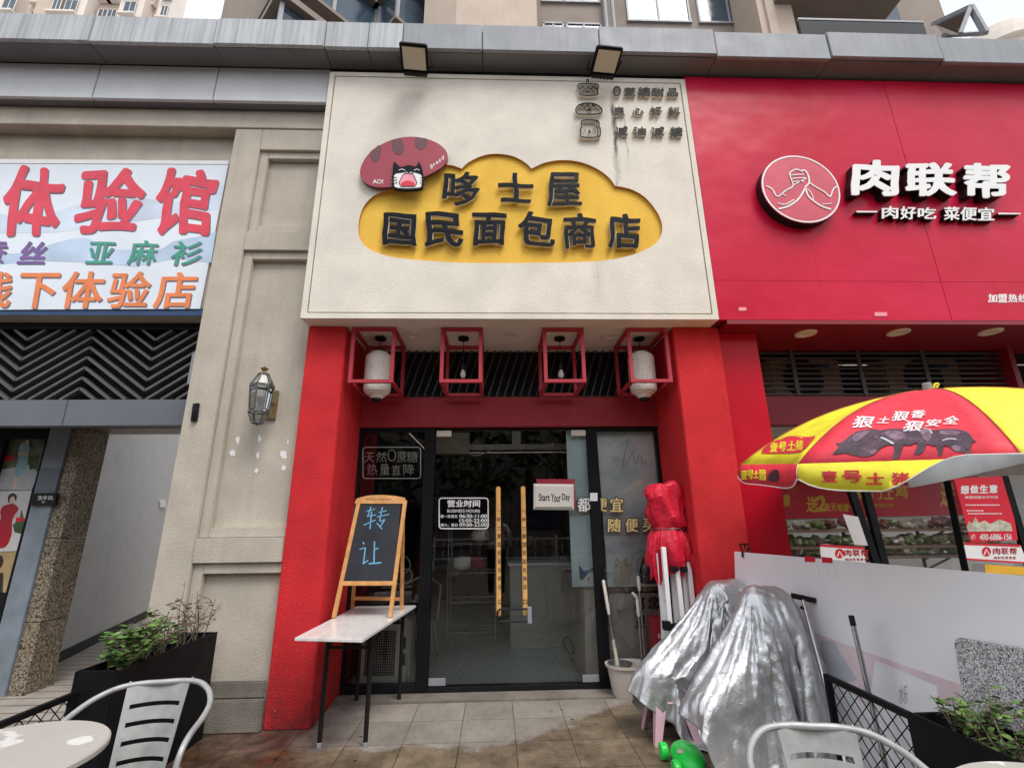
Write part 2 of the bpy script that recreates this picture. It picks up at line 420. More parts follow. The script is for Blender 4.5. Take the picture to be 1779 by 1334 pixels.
M['pinkpl'] = mat('pink plastic', (.70, .44, .52), .4)
M['greenpl'] = mat('green plastic', (.025, .74, .09), .28, var=.05)
M['orange'] = mat('orange pole', (.85, .30, .03), .35)
M['umbred'] = mat('umbrella red', (.66, .03, .055), .6, var=.16, vs=7, bump=.35, bs=9, bd=.02)
M['umbyel'] = mat('umbrella yellow', (.78, .70, .035), .6, var=.16, vs=7, bump=.35, bs=9, bd=.02)
M['umbsil'] = mat('umbrella silver lining', (.66, .69, .71), .45, var=.1, vs=14, bump=.25, bs=22)
M['pig'] = mat('pig print', (.055, .03, .045), .45, var=.6, vs=11)
M['pig2'] = mat('pig print light', (.19, .115, .165), .5, var=.6, vs=26)
M['wboard'] = None
M['fabricgray'] = mat('grey aluminium', (.36, .365, .36), .5, metal=.35, var=.18, vs=14, bump=.05, bs=200)
M['fabricgray2'] = mat('dull aluminium', (.30, .30, .29), .55, metal=.3, var=.12, vs=20)
M['leaf'] = mat('green leaf', (.10, .20, .035), .5, var=.5, vs=25)
M['leaf2'] = mat('dark leaf', (.045, .09, .02), .5, var=.5, vs=25)
M['dry'] = mat('dry brown leaf', (.12, .07, .04), .8, var=.4, vs=30)
M['stem'] = mat('dry stem', (.16, .12, .085), .8, var=.3, vs=30)
M['soil'] = mat('soil', (.03, .024, .018), .95, var=.5, vs=40, bump=.8, bs=60)
M['paper'] = mat('lantern paper', (.80, .77, .71), .8, var=.06, bump=.2, bs=50)
M['bulb'] = mat('frosted bulb', (.7, .68, .66), .3)
M['brass'] = mat('tarnished brass', (.30, .22, .10), .45, metal=.7, var=.3, vs=30)
M['iron'] = mat('aged lantern metal', (.13, .14, .13), .5, metal=.4, var=.4, vs=40)
M['lampface'] = mat('floodlight diffuser', (.55, .50, .40), .4, var=.05)
M['bldg'] = mat('beige tower render', (.46, .37, .30), .8, var=.07, vs=.6, streak=.15)
M['bldg2'] = mat('taupe tower render', (.235, .19, .16), .8, var=.08, vs=.5, streak=.15)
M['bldg3'] = mat('pale tower render', (.62, .55, .49), .8, var=.06, vs=.3)
M['towerwin'] = mat('blue window glass', (.045, .07, .10), .12, var=.3, vs=.8)
M['winframe'] = mat('grey window frame', (.28, .29, .31), .5)
M['skin'] = mat('skin', (.5, .3, .22), .55)
M['bluecard'] = mat('pale blue display board', (.72, .86, .90), .5, var=.16, vs=3)
M['bluecat'] = mat('blue ink', (.04, .13, .30), .5)
M['creamcat'] = mat('cream ink', (.62, .56, .42), .5)
M['brownink'] = mat('brown ink', (.05, .03, .028), .5)
M['ltext'] = mat('pale lettering', (.75, .75, .74), .5)
M['goldtext'] = mat('pale gold lettering', (.74, .58, .25), .5)
M['neon'] = mat('unlit neon tube', (.42, .40, .36), .4)
M['wicker'] = mat('wicker', (.26, .17, .08), .7, var=.4, vs=60)
M['redbag'] = mat('red carton', (.27, .014, .025), .45)
M['startsign'] = mat('cream light box', (.66, .63, .57), .5, var=.02)
M['startshade'] = mat('shaded cream bevel', (.36, .34, .31), .5, var=.03)
M['leafglove'] = mat('vegetable green', (.22, .30, .12), .3, var=.5, vs=22, coat=.6)
M['vegred'] = mat('vegetable red', (.30, .12, .10), .3, var=.6, vs=26, coat=.6)
M['vegpale'] = mat('vegetable pale', (.52, .50, .40), .3, var=.4, vs=22, coat=.6)
M['shelfwood'] = mat('shelf board', (.26, .18, .12), .6, var=.2)
M['bamboo'] = mat('bamboo', (.22, .18, .04), .5, var=.3, vs=10)
M['treeleaf'] = mat('street tree leaf', (.05, .09, .025), .6, var=.4, vs=6)
M['bark'] = mat('bark', (.10, .075, .055), .9, var=.3, vs=12)
M['asphalt'] = mat('asphalt', (.05, .05, .052), .85, var=.2, vs=8, bump=.3, bs=90)
def _marble():
    t = NT('white marble top'); v = t.pos(); f = t.noise(t.map(v, (9, 2.2, 9)), 1, 7, .65)
    t.l(t.ramp(f, (.38, (.62, .60, .58)), (.5, (.74, .73, .71)), (.62, (.66, .63, .61))), t.b.inputs['Base Color']); t.b.inputs['Roughness'].default_value = .16; return t.mat
M['marble'] = _marble()
def _granite(name, a, b, c, sc=105):
    t = NT(name); v = t.pos(); x = t.n('TexVoronoi'); x.inputs['Scale'].default_value = sc; t.l(v, x.inputs['Vector'])
    s = t.n('SeparateColor'); t.l(x.outputs['Color'], s.inputs[0])
    t.l(t.ramp(s.outputs[0], (.2, a), (.45, b), (.8, c)), t.b.inputs['Base Color']); t.b.inputs['Roughness'].default_value = .35; return t.mat
M['granite'] = _granite('yellow speckled granite', (.03, .027, .023), (.17, .135, .09), (.36, .30, .22))
M['terrazzo'] = _granite('black and white terrazzo', (.08, .08, .085), (.4, .4, .41), (.7, .7, .7), 230)
def _floor():
    t = NT('shop floor terrazzo'); v = t.pos(); x = t.n('TexVoronoi'); x.inputs['Scale'].default_value = 13; t.l(v, x.inputs['Vector'])
    f = t.math('ADD', x.outputs['Distance'], t.math('MULTIPLY', t.noise(v, 14, 3), .35))
    t.l(t.mix(t.ramp(f, (.30, 1), (.345, 0)), (.58, .68, .62), (.07, .075, .07)), t.b.inputs['Base Color']); t.b.inputs['Roughness'].default_value = .3; return t.mat
M['floor'] = _floor()
def _pave():
    t = NT('granite pavers'); v = t.pos(); mp = t.n('Mapping'); mp.inputs['Location'].default_value = (1.457+8, 3.65+8, 0); t.l(v, mp.inputs['Vector'])
    b = t.n('TexBrick'); b.offset = 0; b.squash = 1; t.l(mp.outputs['Vector'], b.inputs['Vector'])
    for k, q in (('Scale', 1), ('Brick Width', .4), ('Row Height', .4), ('Mortar Size', .004), ('Mortar Smooth', .3), ('Bias', 0)): b.inputs[k].default_value = q
    b.inputs['Color1'].default_value = (.35, .32, .286, 1); b.inputs['Color2'].default_value = (.25, .226, .20, 1); b.inputs['Mortar'].default_value = (.05, .045, .04, 1)
    c = t.mix(t.ramp(t.noise(v, 110, 2), (.4, .0), (.7, .55)), b.outputs['Color'], (.20, .17, .145))
    c = t.mix(t.ramp(t.noise(v, 2.4, 7, .65), (.42, 0), (.72, .7)), c, (.13, .11, .09))
    c = t.mix(t.ramp(t.noise(v, 19, 5, .7), (.5, 0), (.72, .5)), c, (.10, .085, .07))
    vo = t.n('TexVoronoi'); vo.inputs['Scale'].default_value = 5.5; t.l(v, vo.inputs['Vector'])
    c = t.mix(t.ramp(t.math('ADD', vo.outputs['Distance'], t.math('MULTIPLY', t.noise(v, 30, 3), .12)), (.125, .9), (.15, 0)), c, (.035, .028, .025))
    s = t.n('SeparateXYZ'); t.l(v, s.inputs[0]); X, Y = s.outputs['X'], s.outputs['Y']
    edge = t.math('ADD', 3.93, t.math('MULTIPLY', t.math('MAXIMUM', t.math('SUBTRACT', X, .05), 0), .68))
    wob = t.math('ADD', t.math('MULTIPLY', t.math('SUBTRACT', t.noise(v, 2.6, 2), .5), .5), t.math('MULTIPLY', t.math('SUBTRACT', t.noise(v, 9, 6, .7), .5), .34))
    d = t.math('SUBTRACT', t.math('ADD', edge, wob), Y)
    wet = t.ramp(t.math('ADD', d, t.math('MULTIPLY', t.math('SUBTRACT', t.noise(v, 45, 3), .5), .10)), (0, 0), (.09, 1))
    rim = t.math('MULTIPLY', wet, 1)
    wm = t.mix(t.ramp(t.noise(v, 4.5, 7, .65), (.32, 0), (.68, 1)), (.34, .26, .17), (.86, .73, .55))
    c = t.mix(t.math('MULTIPLY', wet, .95), c, t.mix(1.0, c, wm, 'MULTIPLY'))
    lx = t.math('MULTIPLY', t.math('SUBTRACT', -.55, t.math('ADD', X, t.math('MULTIPLY', t.noise(v, 3, 5), .9))), 2.2, clamp=True)
    lw = t.math('MULTIPLY', lx, t.math('MULTIPLY', t.math('SUBTRACT', 4.45, Y), 4, clamp=True))
    c = t.mix(t.math('MULTIPLY', lw, .95), c, t.mix(1.0, c, t.mix(t.ramp(t.noise(v, 7, 6), (.35, 0), (.65, 1)), (.13, .075, .055), (.52, .33, .25)), 'MULTIPLY'))
    t.l(c, t.b.inputs['Base Color'])
    rr = t.math('SUBTRACT', .75, t.math('MULTIPLY', t.math('MAXIMUM', wet, lw), t.math('MULTIPLY', t.ramp(t.noise(v, 5, 4), (.4, .2), (.6, 1)), .52)))
    t.l(rr, t.b.inputs['Roughness'])
    h = t.math('ADD', t.noise(v, 120, 3), t.math('MULTIPLY', b.outputs['Fac'], -1.2)); t.bump(h, .35, .004); return t.mat
M['pave'] = _pave()
def _strips():
    t = NT('ribbed strip paving'); v = t.pos(); s = t.n('SeparateXYZ'); t.l(v, s.inputs[0])
    a = t.math('FRACT', t.math('MULTIPLY', s.outputs['Y'], 5.5)); ln = t.ramp(a, (.0, 1), (.1, 1), (.16, 0))
    c = t.mix(t.noise(v, 6, 5), (.20, .17, .15), (.44, .40, .36)); c = t.mix(t.math('MULTIPLY', ln, .75), c, (.06, .05, .045))
    t.l(c, t.b.inputs['Base Color']); t.b.inputs['Roughness'].default_value = .6; return t.mat
M['strips'] = _strips()
def _wboard():
    t = NT('used white panel'); v = t.pos(); s = t.n('SeparateXYZ'); t.l(v, s.inputs[0])
    c = t.mix(t.ramp(t.noise(v, 1.5, 6), (.3, 0), (.7, 1)), (.76, .75, .77), (.85, .84, .86))
    c = t.mix(t.ramp(t.noise(t.map(v, (20, 20, .8)), 1, 5), (.58, 0), (.75, .35)), c, (.9, .9, .9))
    t.l(c, t.b.inputs['Base Color']); t.b.inputs['Roughness'].default_value = .4; return t.mat
M['wboard'] = _wboard()
def _tabletop():
    t = NT('worn table top'); v = t.pos(); f = t.noise(v, 8, 4)
    m_ = t.ramp(f, (.60, 0), (.615, 1)); c = t.mix(t.noise(v, 3, 5), (.37, .35, .315), (.44, .42, .385))
    c = t.mix(t.math('MULTIPLY', m_, .9), c, (.72, .70, .68)); t.l(c, t.b.inputs['Base Color']); t.l(t.mix(m_, (.45,)*3, (.12,)*3), t.b.inputs['Roughness']); return t.mat
M['tabletop'] = _tabletop()
def _silver():
    t = NT('silver coated cover'); v = t.obj()
    t.l(t.mix(t.noise(v, 5, 6), (.46, .47, .485), (.66, .67, .685)), t.b.inputs['Base Color']); t.b.inputs['Metallic'].default_value = .74
    t.l(t.ramp(t.noise(v, 9, 4), (.3, .37), (.7, .5)), t.b.inputs['Roughness'])
    d_ = t.n('TexNoise'); d_.inputs['Scale'].default_value = 9; d_.inputs['Detail'].default_value = 3; t.l(v, d_.inputs['Vector'])
    ad = t.n('VectorMath', operation='MULTIPLY_ADD'); t.l(d_.outputs['Color'], ad.inputs[0]); ad.inputs[1].default_value = (.16, .16, .16); t.l(t.map(v, (1, 1, .42)), ad.inputs[2])
    h = None
    for sc_, wt in ((11, 1.0), (34, .22)):
        x = t.n('TexVoronoi'); x.feature = 'DISTANCE_TO_EDGE'; x.inputs['Scale'].default_value = sc_; t.l(ad.outputs[0], x.inputs['Vector'])
        q = t.math('MULTIPLY', t.math('MINIMUM', x.outputs['Distance'], .3), -wt); h = q if h is None else t.math('ADD', h, q)
    t.bump(h, .3, .03); return t.mat
M['silver'] = _silver()
# ================================================================ the setting
YS, XL, XR, ZB, ZT = 4.058, -1.771, 2.104, 3.298, 6.174
YP, XLO, XLI, XRI, XRO = 4.245, -1.764, -1.408, 1.728, 2.183
YD = 4.963
b = MB(); b.quad((-60, -60, 0), (60, -60, 0), (60, 90, 0), (-60, 90, 0)); struct_('ground', b, M['pave'], 'granite paved ground in front of the shops')
b = MB(); b.quad((-9, 4.55, .004), (-2.5, 4.55, .004), (-2.5, 12, .004), (-9, 12, .004)); struct_('passage_paving', b, M['strips'], 'ribbed strip paving leading into the passage')
b = MB(); b.quad((-60, -16, .004), (60, -16, .004), (60, -7, .004), (-60, -7, .004)); struct_('road', b, M['asphalt'], 'asphalt road across from the shops')
b = MB(); b.box(XLI, XRI, 4.73, 4.93, 0, .018); struct_('threshold', b, M['beige2'], 'worn concrete strip under the shop door')

# ---- long grey roof parapet
us = (-160, 155, 372, 565, 640, 700, 838, 1040, 1240, 1435, 1625, 1900)
xs = [at(u, 60, y=3.857).x for u in us]; xs[0] = -7.5; xs[-1] = 8.2
t = thing('roof_parapet', 'long grey panelled parapet running above all three shop fronts', 'parapet', (0, 3.857, 6.29))
for i, (a, c) in enumerate(zip(xs, xs[1:])):
    dz = (0, -.004, .003, 0, -.006, .004, 0, .012, -.01, .014, -.012)[i]; dy = (0, .003, 0, .006, 0, .003, 0, -.006, .004, -.008, .004)[i]
    b = MB(); b.box(a+.004, c-.004, 3.857+dy, 3.90+dy, 6.285+dz, 6.636+dz)
    b.build('fascia_panel', M['alumdirty'] if i < 5 else M['alum'], t, bevel=.006)
    b = MB(); b.hexa([(a+.004, 3.902+dy, 6.288), (c-.004, 3.902+dy, 6.288), (c-.004, 4.12, 6.288), (a+.004, 4.12, 6.288)], [(a+.004, 3.902+dy, 6.31), (c-.004, 3.902+dy, 6.31), (c-.004, 4.12, 6.31), (a+.004, 4.12, 6.31)])
    b.build('soffit_panel', M['alumdark'], t)
b = MB(); b.box(-7.5, 8.2, 3.912, 4.9, 6.32, 6.60); b.build('core', M['seam'], t)
# lower fascia of the left unit
t = thing('fascia_band', 'pale grey panelled band under the parapet over the blue banner', 'fascia', (-4.6, 4.13, 5.82))
lx = [-7.5]+[at(u, 150, y=4.13).x for u in (165, 374)]+[-1.80]
for a, c in zip(lx, lx[1:]):
    b = MB(); b.box(a+.004, c-.004, 4.13, 4.17, 5.835, 6.285); b.build('fascia_panel', M['alumlight'], t, bevel=.005)
    b = MB(); b.box(a+.004, c-.004, 4.172, 4.34, 5.838, 5.86); b.build('soffit_panel', M['alumdark'], t)
b = MB(); b.box(-7.5, -1.8, 4.175, 4.9, 5.87, 6.28); b.build('core', M['seam'], t)

# ---- beige wall of the left unit
t = thing('beige_wall', 'beige rendered wall with stepped bands behind the blue banner', 'wall', (-4.6, 4.4, 3.46))
b = MB(); b.box(-7.5, -1.80, 4.25, 5.6, 5.60, 5.83); b.build('cornice_band', M['beige'], t, bevel=.006)
b = MB(); b.box(-7.5, -1.80, 4.40, 5.6, 3.465, 5.598); b.build('beam', M['beige'], t, bevel=.004)
b = MB(); b.box(-7.5, -2.75, 4.39, 4.397, 3.468, 3.545); b.build('navy_band', M['navy'], t)

# ---- pilaster with sunk panels
t = thing('beige_pilaster', 'beige rendered pilaster with three sunk rectangular panels beside the red pillar', 'pilaster', (-2.28, 4.27, 0))
PX0, PX1, PY = -2.785, -1.77, 4.262
b = MB(); b.box(PX0, PX1, PY+.09, 5.5, 0, 5.597); b.build('wall', M['beige'], t)
zs = lambda v: at(445, v, y=PY).z
# openings: (left x, z low, z high)
ops = [(at(428, 330, y=PY).x, zs(402), zs(260)), (at(412, 455, y=PY).x, at(335, 935, y=PY).z, at(415, 434, y=PY).z), (at(318, 1000, y=PY).x, .345, at(318, 979, y=PY).z)]
rx0 = -2.50
zt_prev = 5.597
b = MB(); b.box(PX0, rx0, PY, PY+.088, .345, 5.597)
edges = [5.597]
for (_, z0, z1) in ops:
    b.box(rx0+.001, PX1, PY, PY+.088, z1, edges[-1]); edges.append(z0)
b.build('face_frame', M['beige'], t, bevel=.005)
for (_, z0, z1) in ops:
    b = MB(); g = .085
    b.box(rx0+.002, rx0+g, PY+.032, PY+.087, z0+.002, z1-.002); b.box(rx0+g+.001, PX1, PY+.032, PY+.087, z1-g, z1-.002)
    if z0 > .4: b.box(rx0+g+.001, PX1, PY+.032, PY+.087, z0+.002, z0+g)
    b.build('inner_moulding', M['beige'], t, bevel=.004)
b = MB(); b.box(PX0-.04, PX1, 4.225, 4.26, .222, .340); b.build('plinth_step', M['beige2'], t, bevel=.01)
b = MB(); b.box(PX0-.06, PX1, 4.20, 4.26, 0, .220); b.build('plinth', M['beige2'], t, bevel=.01)
# torn white patches on the pilaster
for (u, v, su, sv, lab) in ((413, 764, 4, 8, 'small white paint scar, upper one nearest the pilaster edge'), (404, 787, 6, 7, 'hooked white paint scar low on the pilaster edge'), (451, 762, 4, 7, 'white paint scar directly below the wall lantern'), (448, 790, 3, 7, 'small white double dab under the lantern scar'), (445, 818, 4, 5, 'faint white dab lowest under the lantern'), (493, 790, 7, 9, 'largest white paint scar beside the red pillar'), (493, 813, 4, 6, 'small white drip under the largest scar'), (500, 768, 2, 4, 'tiny white fleck high beside the red pillar')):
    S = PL(PY+.089); rr = random.Random(u*7+v)
    pts = [(u+su*math.cos(a)*rr.uniform(.55, 1.05), v+sv*math.sin(a)*rr.uniform(.6, 1.05)) for a in [k*math.pi/6 for k in range(12)]]
    b = MB(); b.shape(S, spline(pts, 2, True), 0, .0018); o = b.build('paint_scar', M['white']); tag(o, lab, 'paint scar', 'white paint scars on the pilaster')

# ---- left shopfront under the banner
t = thing('chevron_louvre', 'black louvre screen of slats in a chevron pattern below the blue banner', 'louvre', (-4.6, 4.58, 2.66))
LY = 4.58
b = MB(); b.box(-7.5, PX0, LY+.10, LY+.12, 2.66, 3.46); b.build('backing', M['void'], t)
b = MB(); b.box(-7.5, PX0, LY-.02, LY+.06, 3.395, 3.462); b.build('top_rail', M['black'], t)
b = MB(); zl, zh = 2.67, 3.393
ap = [at(45, 620, y=LY).x, at(150, 590, y=LY).x, at(258, 665, y=LY).x]
per = 1.26; x_peak = at(133, 700, y=LY).x; half = .62; sl_ = .72
def clipseg(p, q):
    (x0, z0), (x1, z1) = p, q
    if z0 > z1: x0, z0, x1, z1 = x1, z1, x0, z0
    if z1 <= zl or z0 >= zh: return None
    if z0 < zl: x0 += (x1-x0)*(zl-z0)/(z1-z0); z0 = zl
    if z1 > zh: x1 = x0+(x1-x0)*(zh-z0)/(z1-z0); z1 = zh
    return (x0, z0), (x1, z1)
for k in range(-3, 3):
    xp = x_peak+k*2*half
    for j in range(-6, 12):
        zc = zl-.33+j*.105
        for sgn in (-1, 1):
            g = clipseg((xp, zc+half*sl_), (xp+sgn*half, zc))
            if g and g[0][0] < PX0+.15 and g[1][0] < PX0+.15:
                (xa, za), (xb, zb_) = g
                if abs(xa-xb) > .02: b.bar((xa, LY+.02, za), (xb, LY+.02, zb_), .022, .06, up=(0, 1, 0)) if False else b.bar((xa, LY+.02, za), (xb, LY+.02, zb_), .06, .024, up=(0, 0, 1))
b.build('chevron_slats', M['slat2'], t)
t = thing('slate_beam', 'slate grey panelled beam across the passage entrance', 'beam', (-4.6, 4.55, 2.41))
xm = at(112, 720, y=4.55).x
for a, c in ((-7.5, xm-.003), (xm+.003, PX0)):
    b = MB(); b.box(a, c, 4.55, 4.60, 2.41, 2.665); b.build('beam_panel', M['graybeam'], t, bevel=.004)
b = MB(); b.box(-7.5, PX0, 4.602, 4.75, 2.43, 2.655); b.build('core', M['alumdark'], t)
# concrete column, granite jamb, window
CY = 5.15
x0, x1, x2 = at(88, 745, y=CY).x, at(128, 745, y=CY).x-.03, at(148, 745, y=CY).x
t = thing('concrete_column', 'blue grey concrete column between poster window and granite jamb', 'column', ((x0+x1)/2, CY, 0))
zsplit0, zsplit1 = at(100, 860, y=CY).z, at(110, 813, y=CY).z
b = MB(); b.box(x0, x1, CY, CY+.3, 0, zsplit0); b.build('column', M['bluegray'], t, bevel=.004)
b = MB(); b.box(x0, x1, CY-.003, CY+.3, zsplit0+.001, zsplit1); b.build('repainted_patch', M['bluegray2'], t)
b = MB(); b.box(x0, x1, CY, CY+.3, zsplit1+.001, 2.56); b.build('column', M['bluegray'], t)
t = thing('granite_jamb', 'speckled yellow granite jamb framing the passage opening', 'jamb', (x2, CY+.1, 0))
yj = at(190, 757, x=x2).y
for za, zb_ in ((0, .62), (.626, 1.39), (1.396, 2.5)):
    b = MB(); b.box(x1+.004, x2, CY+.02, yj, za, zb_); b.build('granite_slab', M['granite'], t, bevel=.004)
b = MB(); b.box(x1+.004, -2.9, CY+.02, yj, 2.505, 2.60); b.build('granite_lintel', M['granite'], t)
# passage: wall, ceiling
A = at(103, 1150, z=0); B_ = at(195, 1103, z=0); dv = (B_-A).normalized(); A2 = A-dv*1.2; B2 = A+dv*6
t = thing('passage_wall', 'plain white plaster wall inside the passage with a dark skirting', 'wall', (A2.x, A2.y, 0))
nrm = Vector((dv.y, -dv.x, 0))
b = MB(); b.hexa([A2-nrm*.1, A2, B2, B2-nrm*.1], [p+Vector((0, 0, 5.0)) for p in (A2-nrm*.1, A2, B2, B2-nrm*.1)]); b.build('wall', M['plaster'], t)
b = MB(); b.hexa([A2+nrm*.002, A2+nrm*.014, B2+nrm*.014, B2+nrm*.002], [p+Vector((0, 0, .12)) for p in (A2+nrm*.002, A2+nrm*.014, B2+nrm*.014, B2+nrm*.002)]); b.build('skirting', M['seam'], t)
Sw = PLN(A, nrm)
b = MB(); b.shape(Sw, rrect(276, 869, 286, 881, 1), 0, .02); o = b.build('wall_switch', M['white']); tag(o, 'small white switch box on the passage wall', 'switch')
t = thing('passage_ceiling', 'white ceiling over the passage', 'ceiling', (-4.5, 6.5, 2.6))
b = MB(); b.box(-9, -2.6, yj+.002, 6.1, 2.606, 2.7); b.build('slab', M['plaster'], t)
b = MB(); b.box(-2.9, -2.75, 5.5, 11.5, 0, 2.604); b.build('side_wall', M['plaster'], t)
b = MB(); b.box(-9, -2.75, 11.5, 11.6, 0, 5.0); b.build('end_wall', M['plaster'], t)

# poster window
t = thing('poster_window', 'dark framed shop window showing three fashion posters left of the column', 'window', (x0-.6, CY, 0))
b = MB(); b.box(x0-.022, x0-.004, CY+.0, CY+.08, 0, 2.7); b.box(-7.5, x0-.022, CY, CY+.08, 2.40, 2.7); b.build('frame', M['blackm'], t)
b = MB(); b.box(-7.5, x0-.022, CY+.06, CY+.1, 0, 2.42); b.build('backing', M['black'], t)
xw = at(10, 760, y=CY).x
b = MB(); b.box(xw-.12, xw, CY+.005, CY+.058, 0, 2.399); b.build('mullion', M['blackm'], t)
S = PL(CY+.056)
def poster(name, quad, col, lab):
    b = MB(); b.shape(S, quad, 0, .003); o = b.build(name, col); return tag(o, lab, 'poster', 'fashion posters in the window')
mat('poster dusk green', (.09, .11, .07), .3, var=.6, vs=7, coat=.4); M['pgreen'] = bpy.data.materials['poster dusk green']
mat('poster grey', (.42, .44, .46), .3, var=.2, vs=5, coat=.4); M['pgrey'] = bpy.data.materials['poster grey']
mat('poster white', (.62, .60, .60), .3, var=.06, coat=.4); M['pwhite'] = bpy.data.materials['poster white']
mat('poster tan', (.42, .30, .15), .3, var=.15, vs=5, coat=.4); M['ptan'] = bpy.data.materials['poster tan']
M['aqua'] = mat('poster aqua dress', (.24, .44, .48), .4, var=.15, vs=9); M['rdress'] = mat('poster red dress', (.38, .006, .02), .4, var=.1, vs=9)
M['pskin'] = mat('poster skin', (.66, .46, .38), .4); M['phair'] = mat('poster hair', (.03, .022, .02), .4)
z_ = lambda q: [((u*.2174), 720+v*.2174) for u, v in q]
S = PL(CY+.056)
o = poster('fashion_poster', z_([(60, 160), (368, 150), (345, 300), (255, 605), (-80, 605), (0, 400)]), M['pgreen'], 'poster of a woman in a pale blue dress in the window')
b = MB(); b.shape(S, z_([(10, 440), (240, 400), (310, 470), (255, 603), (-78, 603)]), .0032, .004); b.build('paving_print', M['pgrey'], o)
b = MB(); b.shape(S, z_([(225, 330), (320, 320), (300, 430), (240, 440)]), .0032, .004); b.build('hedge_print', M['treeleaf'], o)
b = MB(); b.shape(S, z_(spline([(165, 240), (200, 225), (240, 235), (232, 310), (222, 380), (190, 490), (118, 482), (150, 360), (152, 300)], 3, True)), .0042, .005); b.build('dress_print', M['aqua'], o)
b = MB(); b.shape(S, z_(ell(222, 212, 17, 22, 12)), .0042, .005); b.shape(S, z_([(118, 490), (150, 490), (130, 590), (108, 595)]), .0042, .005); b.shape(S, z_([(150, 300), (230, 315), (228, 330), (148, 318)]), .0052, .006); b.build('skin_print', M['pskin'], o)
b = MB(); b.shape(S, z_(spline([(205, 210), (215, 186), (240, 190), (248, 220), (262, 235), (255, 270), (238, 260), (236, 215), (225, 200)], 2, True)), .0052, .006); b.build('hair_print', M['phair'], o)
b = MB(); b.shape(S, z_([(35, 335), (120, 325), (112, 372), (28, 375)]), .0052, .006); b.build('tag_print', M['coral'], o)
o = poster('fashion_poster', z_([(-40, 612), (255, 607), (140, 1090), (-60, 1095)]), M['pwhite'], 'poster of a woman in a long red dress in the window')
b = MB(); b.shape(S, z_(spline([(25, 735), (75, 715), (110, 712), (150, 745), (140, 775), (122, 800), (100, 850), (95, 960), (45, 1058), (-40, 1050), (-20, 900), (10, 830), (5, 780)], 3, True)), .0042, .005); b.build('dress_print', M['rdress'], o)
b = MB(); b.shape(S, z_(ell(98, 682, 26, 32, 14)), .0042, .005); b.shape(S, z_([(126, 790), (142, 785), (130, 830), (110, 830)]), .0042, .005); b.build('skin_print', M['pskin'], o)
b = MB(); b.shape(S, z_(spline([(68, 690), (72, 645), (110, 628), (138, 650), (128, 690), (115, 655), (88, 665), (78, 705)], 3, True)), .0052, .006); b.build('hair_print', M['phair'], o)
b = MB(); b.shape(S, z_([(135, 820), (200, 825), (195, 855), (128, 855)]), .0052, .006); b.build('tag_print', M['coral'], o)
b = MB(); b.shape(S, z_([(175, 755), (205, 880), (185, 955), (120, 940), (105, 880), (160, 830)]), .0042, .005); b.build('plant_print', M['treeleaf'], o)
o = poster('fashion_poster', z_([(-60, 1098), (138, 1094), (60, 1420), (-80, 1420)]), M['ptan'], 'tan poster lowest in the window with a dark haired figure')
b = MB(); b.shape(S, z_(spline([(-30, 1130), (15, 1128), (30, 1170), (10, 1220), (-40, 1230)], 3, True)), .0042, .005); b.shape(S, z_([(-40, 1260), (30, 1265), (25, 1420), (-50, 1420)]), .0042, .005); b.build('figure_print', M['phair'], o)
# washroom sign
S = PL(CY-.004)
q = [(61, 857), (103, 856), (100, 877), (57, 878)]
t = tag(MB().shape(S, q, 0, .03).build('washroom_sign', M['black']), 'small black washroom sign on the blue grey column', 'sign')
b = MB(); b.text(S, '洗手间', (70, 861, 96, 869), .015, .030, .031); b.text(S, '►', (78, 871, 84, 873.5), 0, .030, .031); b.build('lettering', M['ltext'], t)
# grey loudspeaker box and black sensor on the pilaster
b = MB(); xq = PX0-.005; p = at(331, 640, y=4.33); b.box(PX0-.05, PX0-.002, 4.30, 4.42, at(331, 669, y=4.33).z, at(331, 614, y=4.33).z); tag(b.build('speaker_box', M['alum'], bevel=.006), 'slim grey box fixed to the pilaster edge beside the louvre', 'box')
S = PL(PY); t = tag(MB().shape(S, [(338, 702), (348, 701), (344, 731), (334, 733)], 0, .03).build('door_sensor', M['black'], bevel=.004), 'small black sensor stuck on the pilaster below the louvre', 'sensor')
b = MB(); b.shape(S, [(338, 717), (344, 716), (342, 728), (336, 729)], .031, .034); b.build('lens', M['acryl'], t)

# ---- blue banner
S = PL(4.386)
q = [(-260, 278), (398, 283), (348, 537), (-300, 540)]
t = tag(MB().shape(S, q, 0, .008).build('cloth_banner', M['bannerbg']), 'pale blue printed banner with red, green and orange characters', 'banner')
b = MB(); b.shape(S, [(-270, 276), (398.5, 281), (397.5, 287), (-270, 284)], .009, .013); b.build('hem', M['white'], t)
zz = lambda q: [(u/2.965, 400+v/2.965) for u, v in q]
b = MB(); b.shape(S, zz(spline([(-700, 130), (-300, 60), (0, 120), (150, 112), (300, 65), (430, 42), (500, 65), (600, 100), (720, 105), (830, 100), (900, 60), (1000, 40), (1115, 10)], 3)+[(1090, 170), (900, 150), (700, 190), (500, 170), (200, 160), (-100, 190), (-700, 200)]), .0082, .0095); b.build('hill_print', M['mtn'], t)
b = MB(); b.shape(S, [(u/2.965, v/2.965) for u, v in spline([(-700, 1150), (-200, 1060), (0, 1100), (150, 1130), (400, 1060), (600, 1040), (740, 1020), (900, 1050), (1150, 960)], 3)+[(1130, 1080), (800, 1130), (300, 1200), (-700, 1220)]], .0082, .0091); b.build('far_hill_print', M['mtn2'], t)
def bl(txt, box, sc, oy, ink, off, sh, warp):
    u0, v0, u1, v1 = [c/2.965 for c in box]; v0 += oy; v1 += oy
    b = MB(); b.text(S, txt, (u0+1.7, v0+2.2, u1+1.7, v1+2.2), off, 0, .0105, shear=sh, warp=warp); b.build('letter_shade', M['bshadow'], t)
    b = MB(); b.text(S, txt, (u0, v0, u1, v1), off, 0, .012, shear=sh, warp=warp); b.build('letter', ink, t)
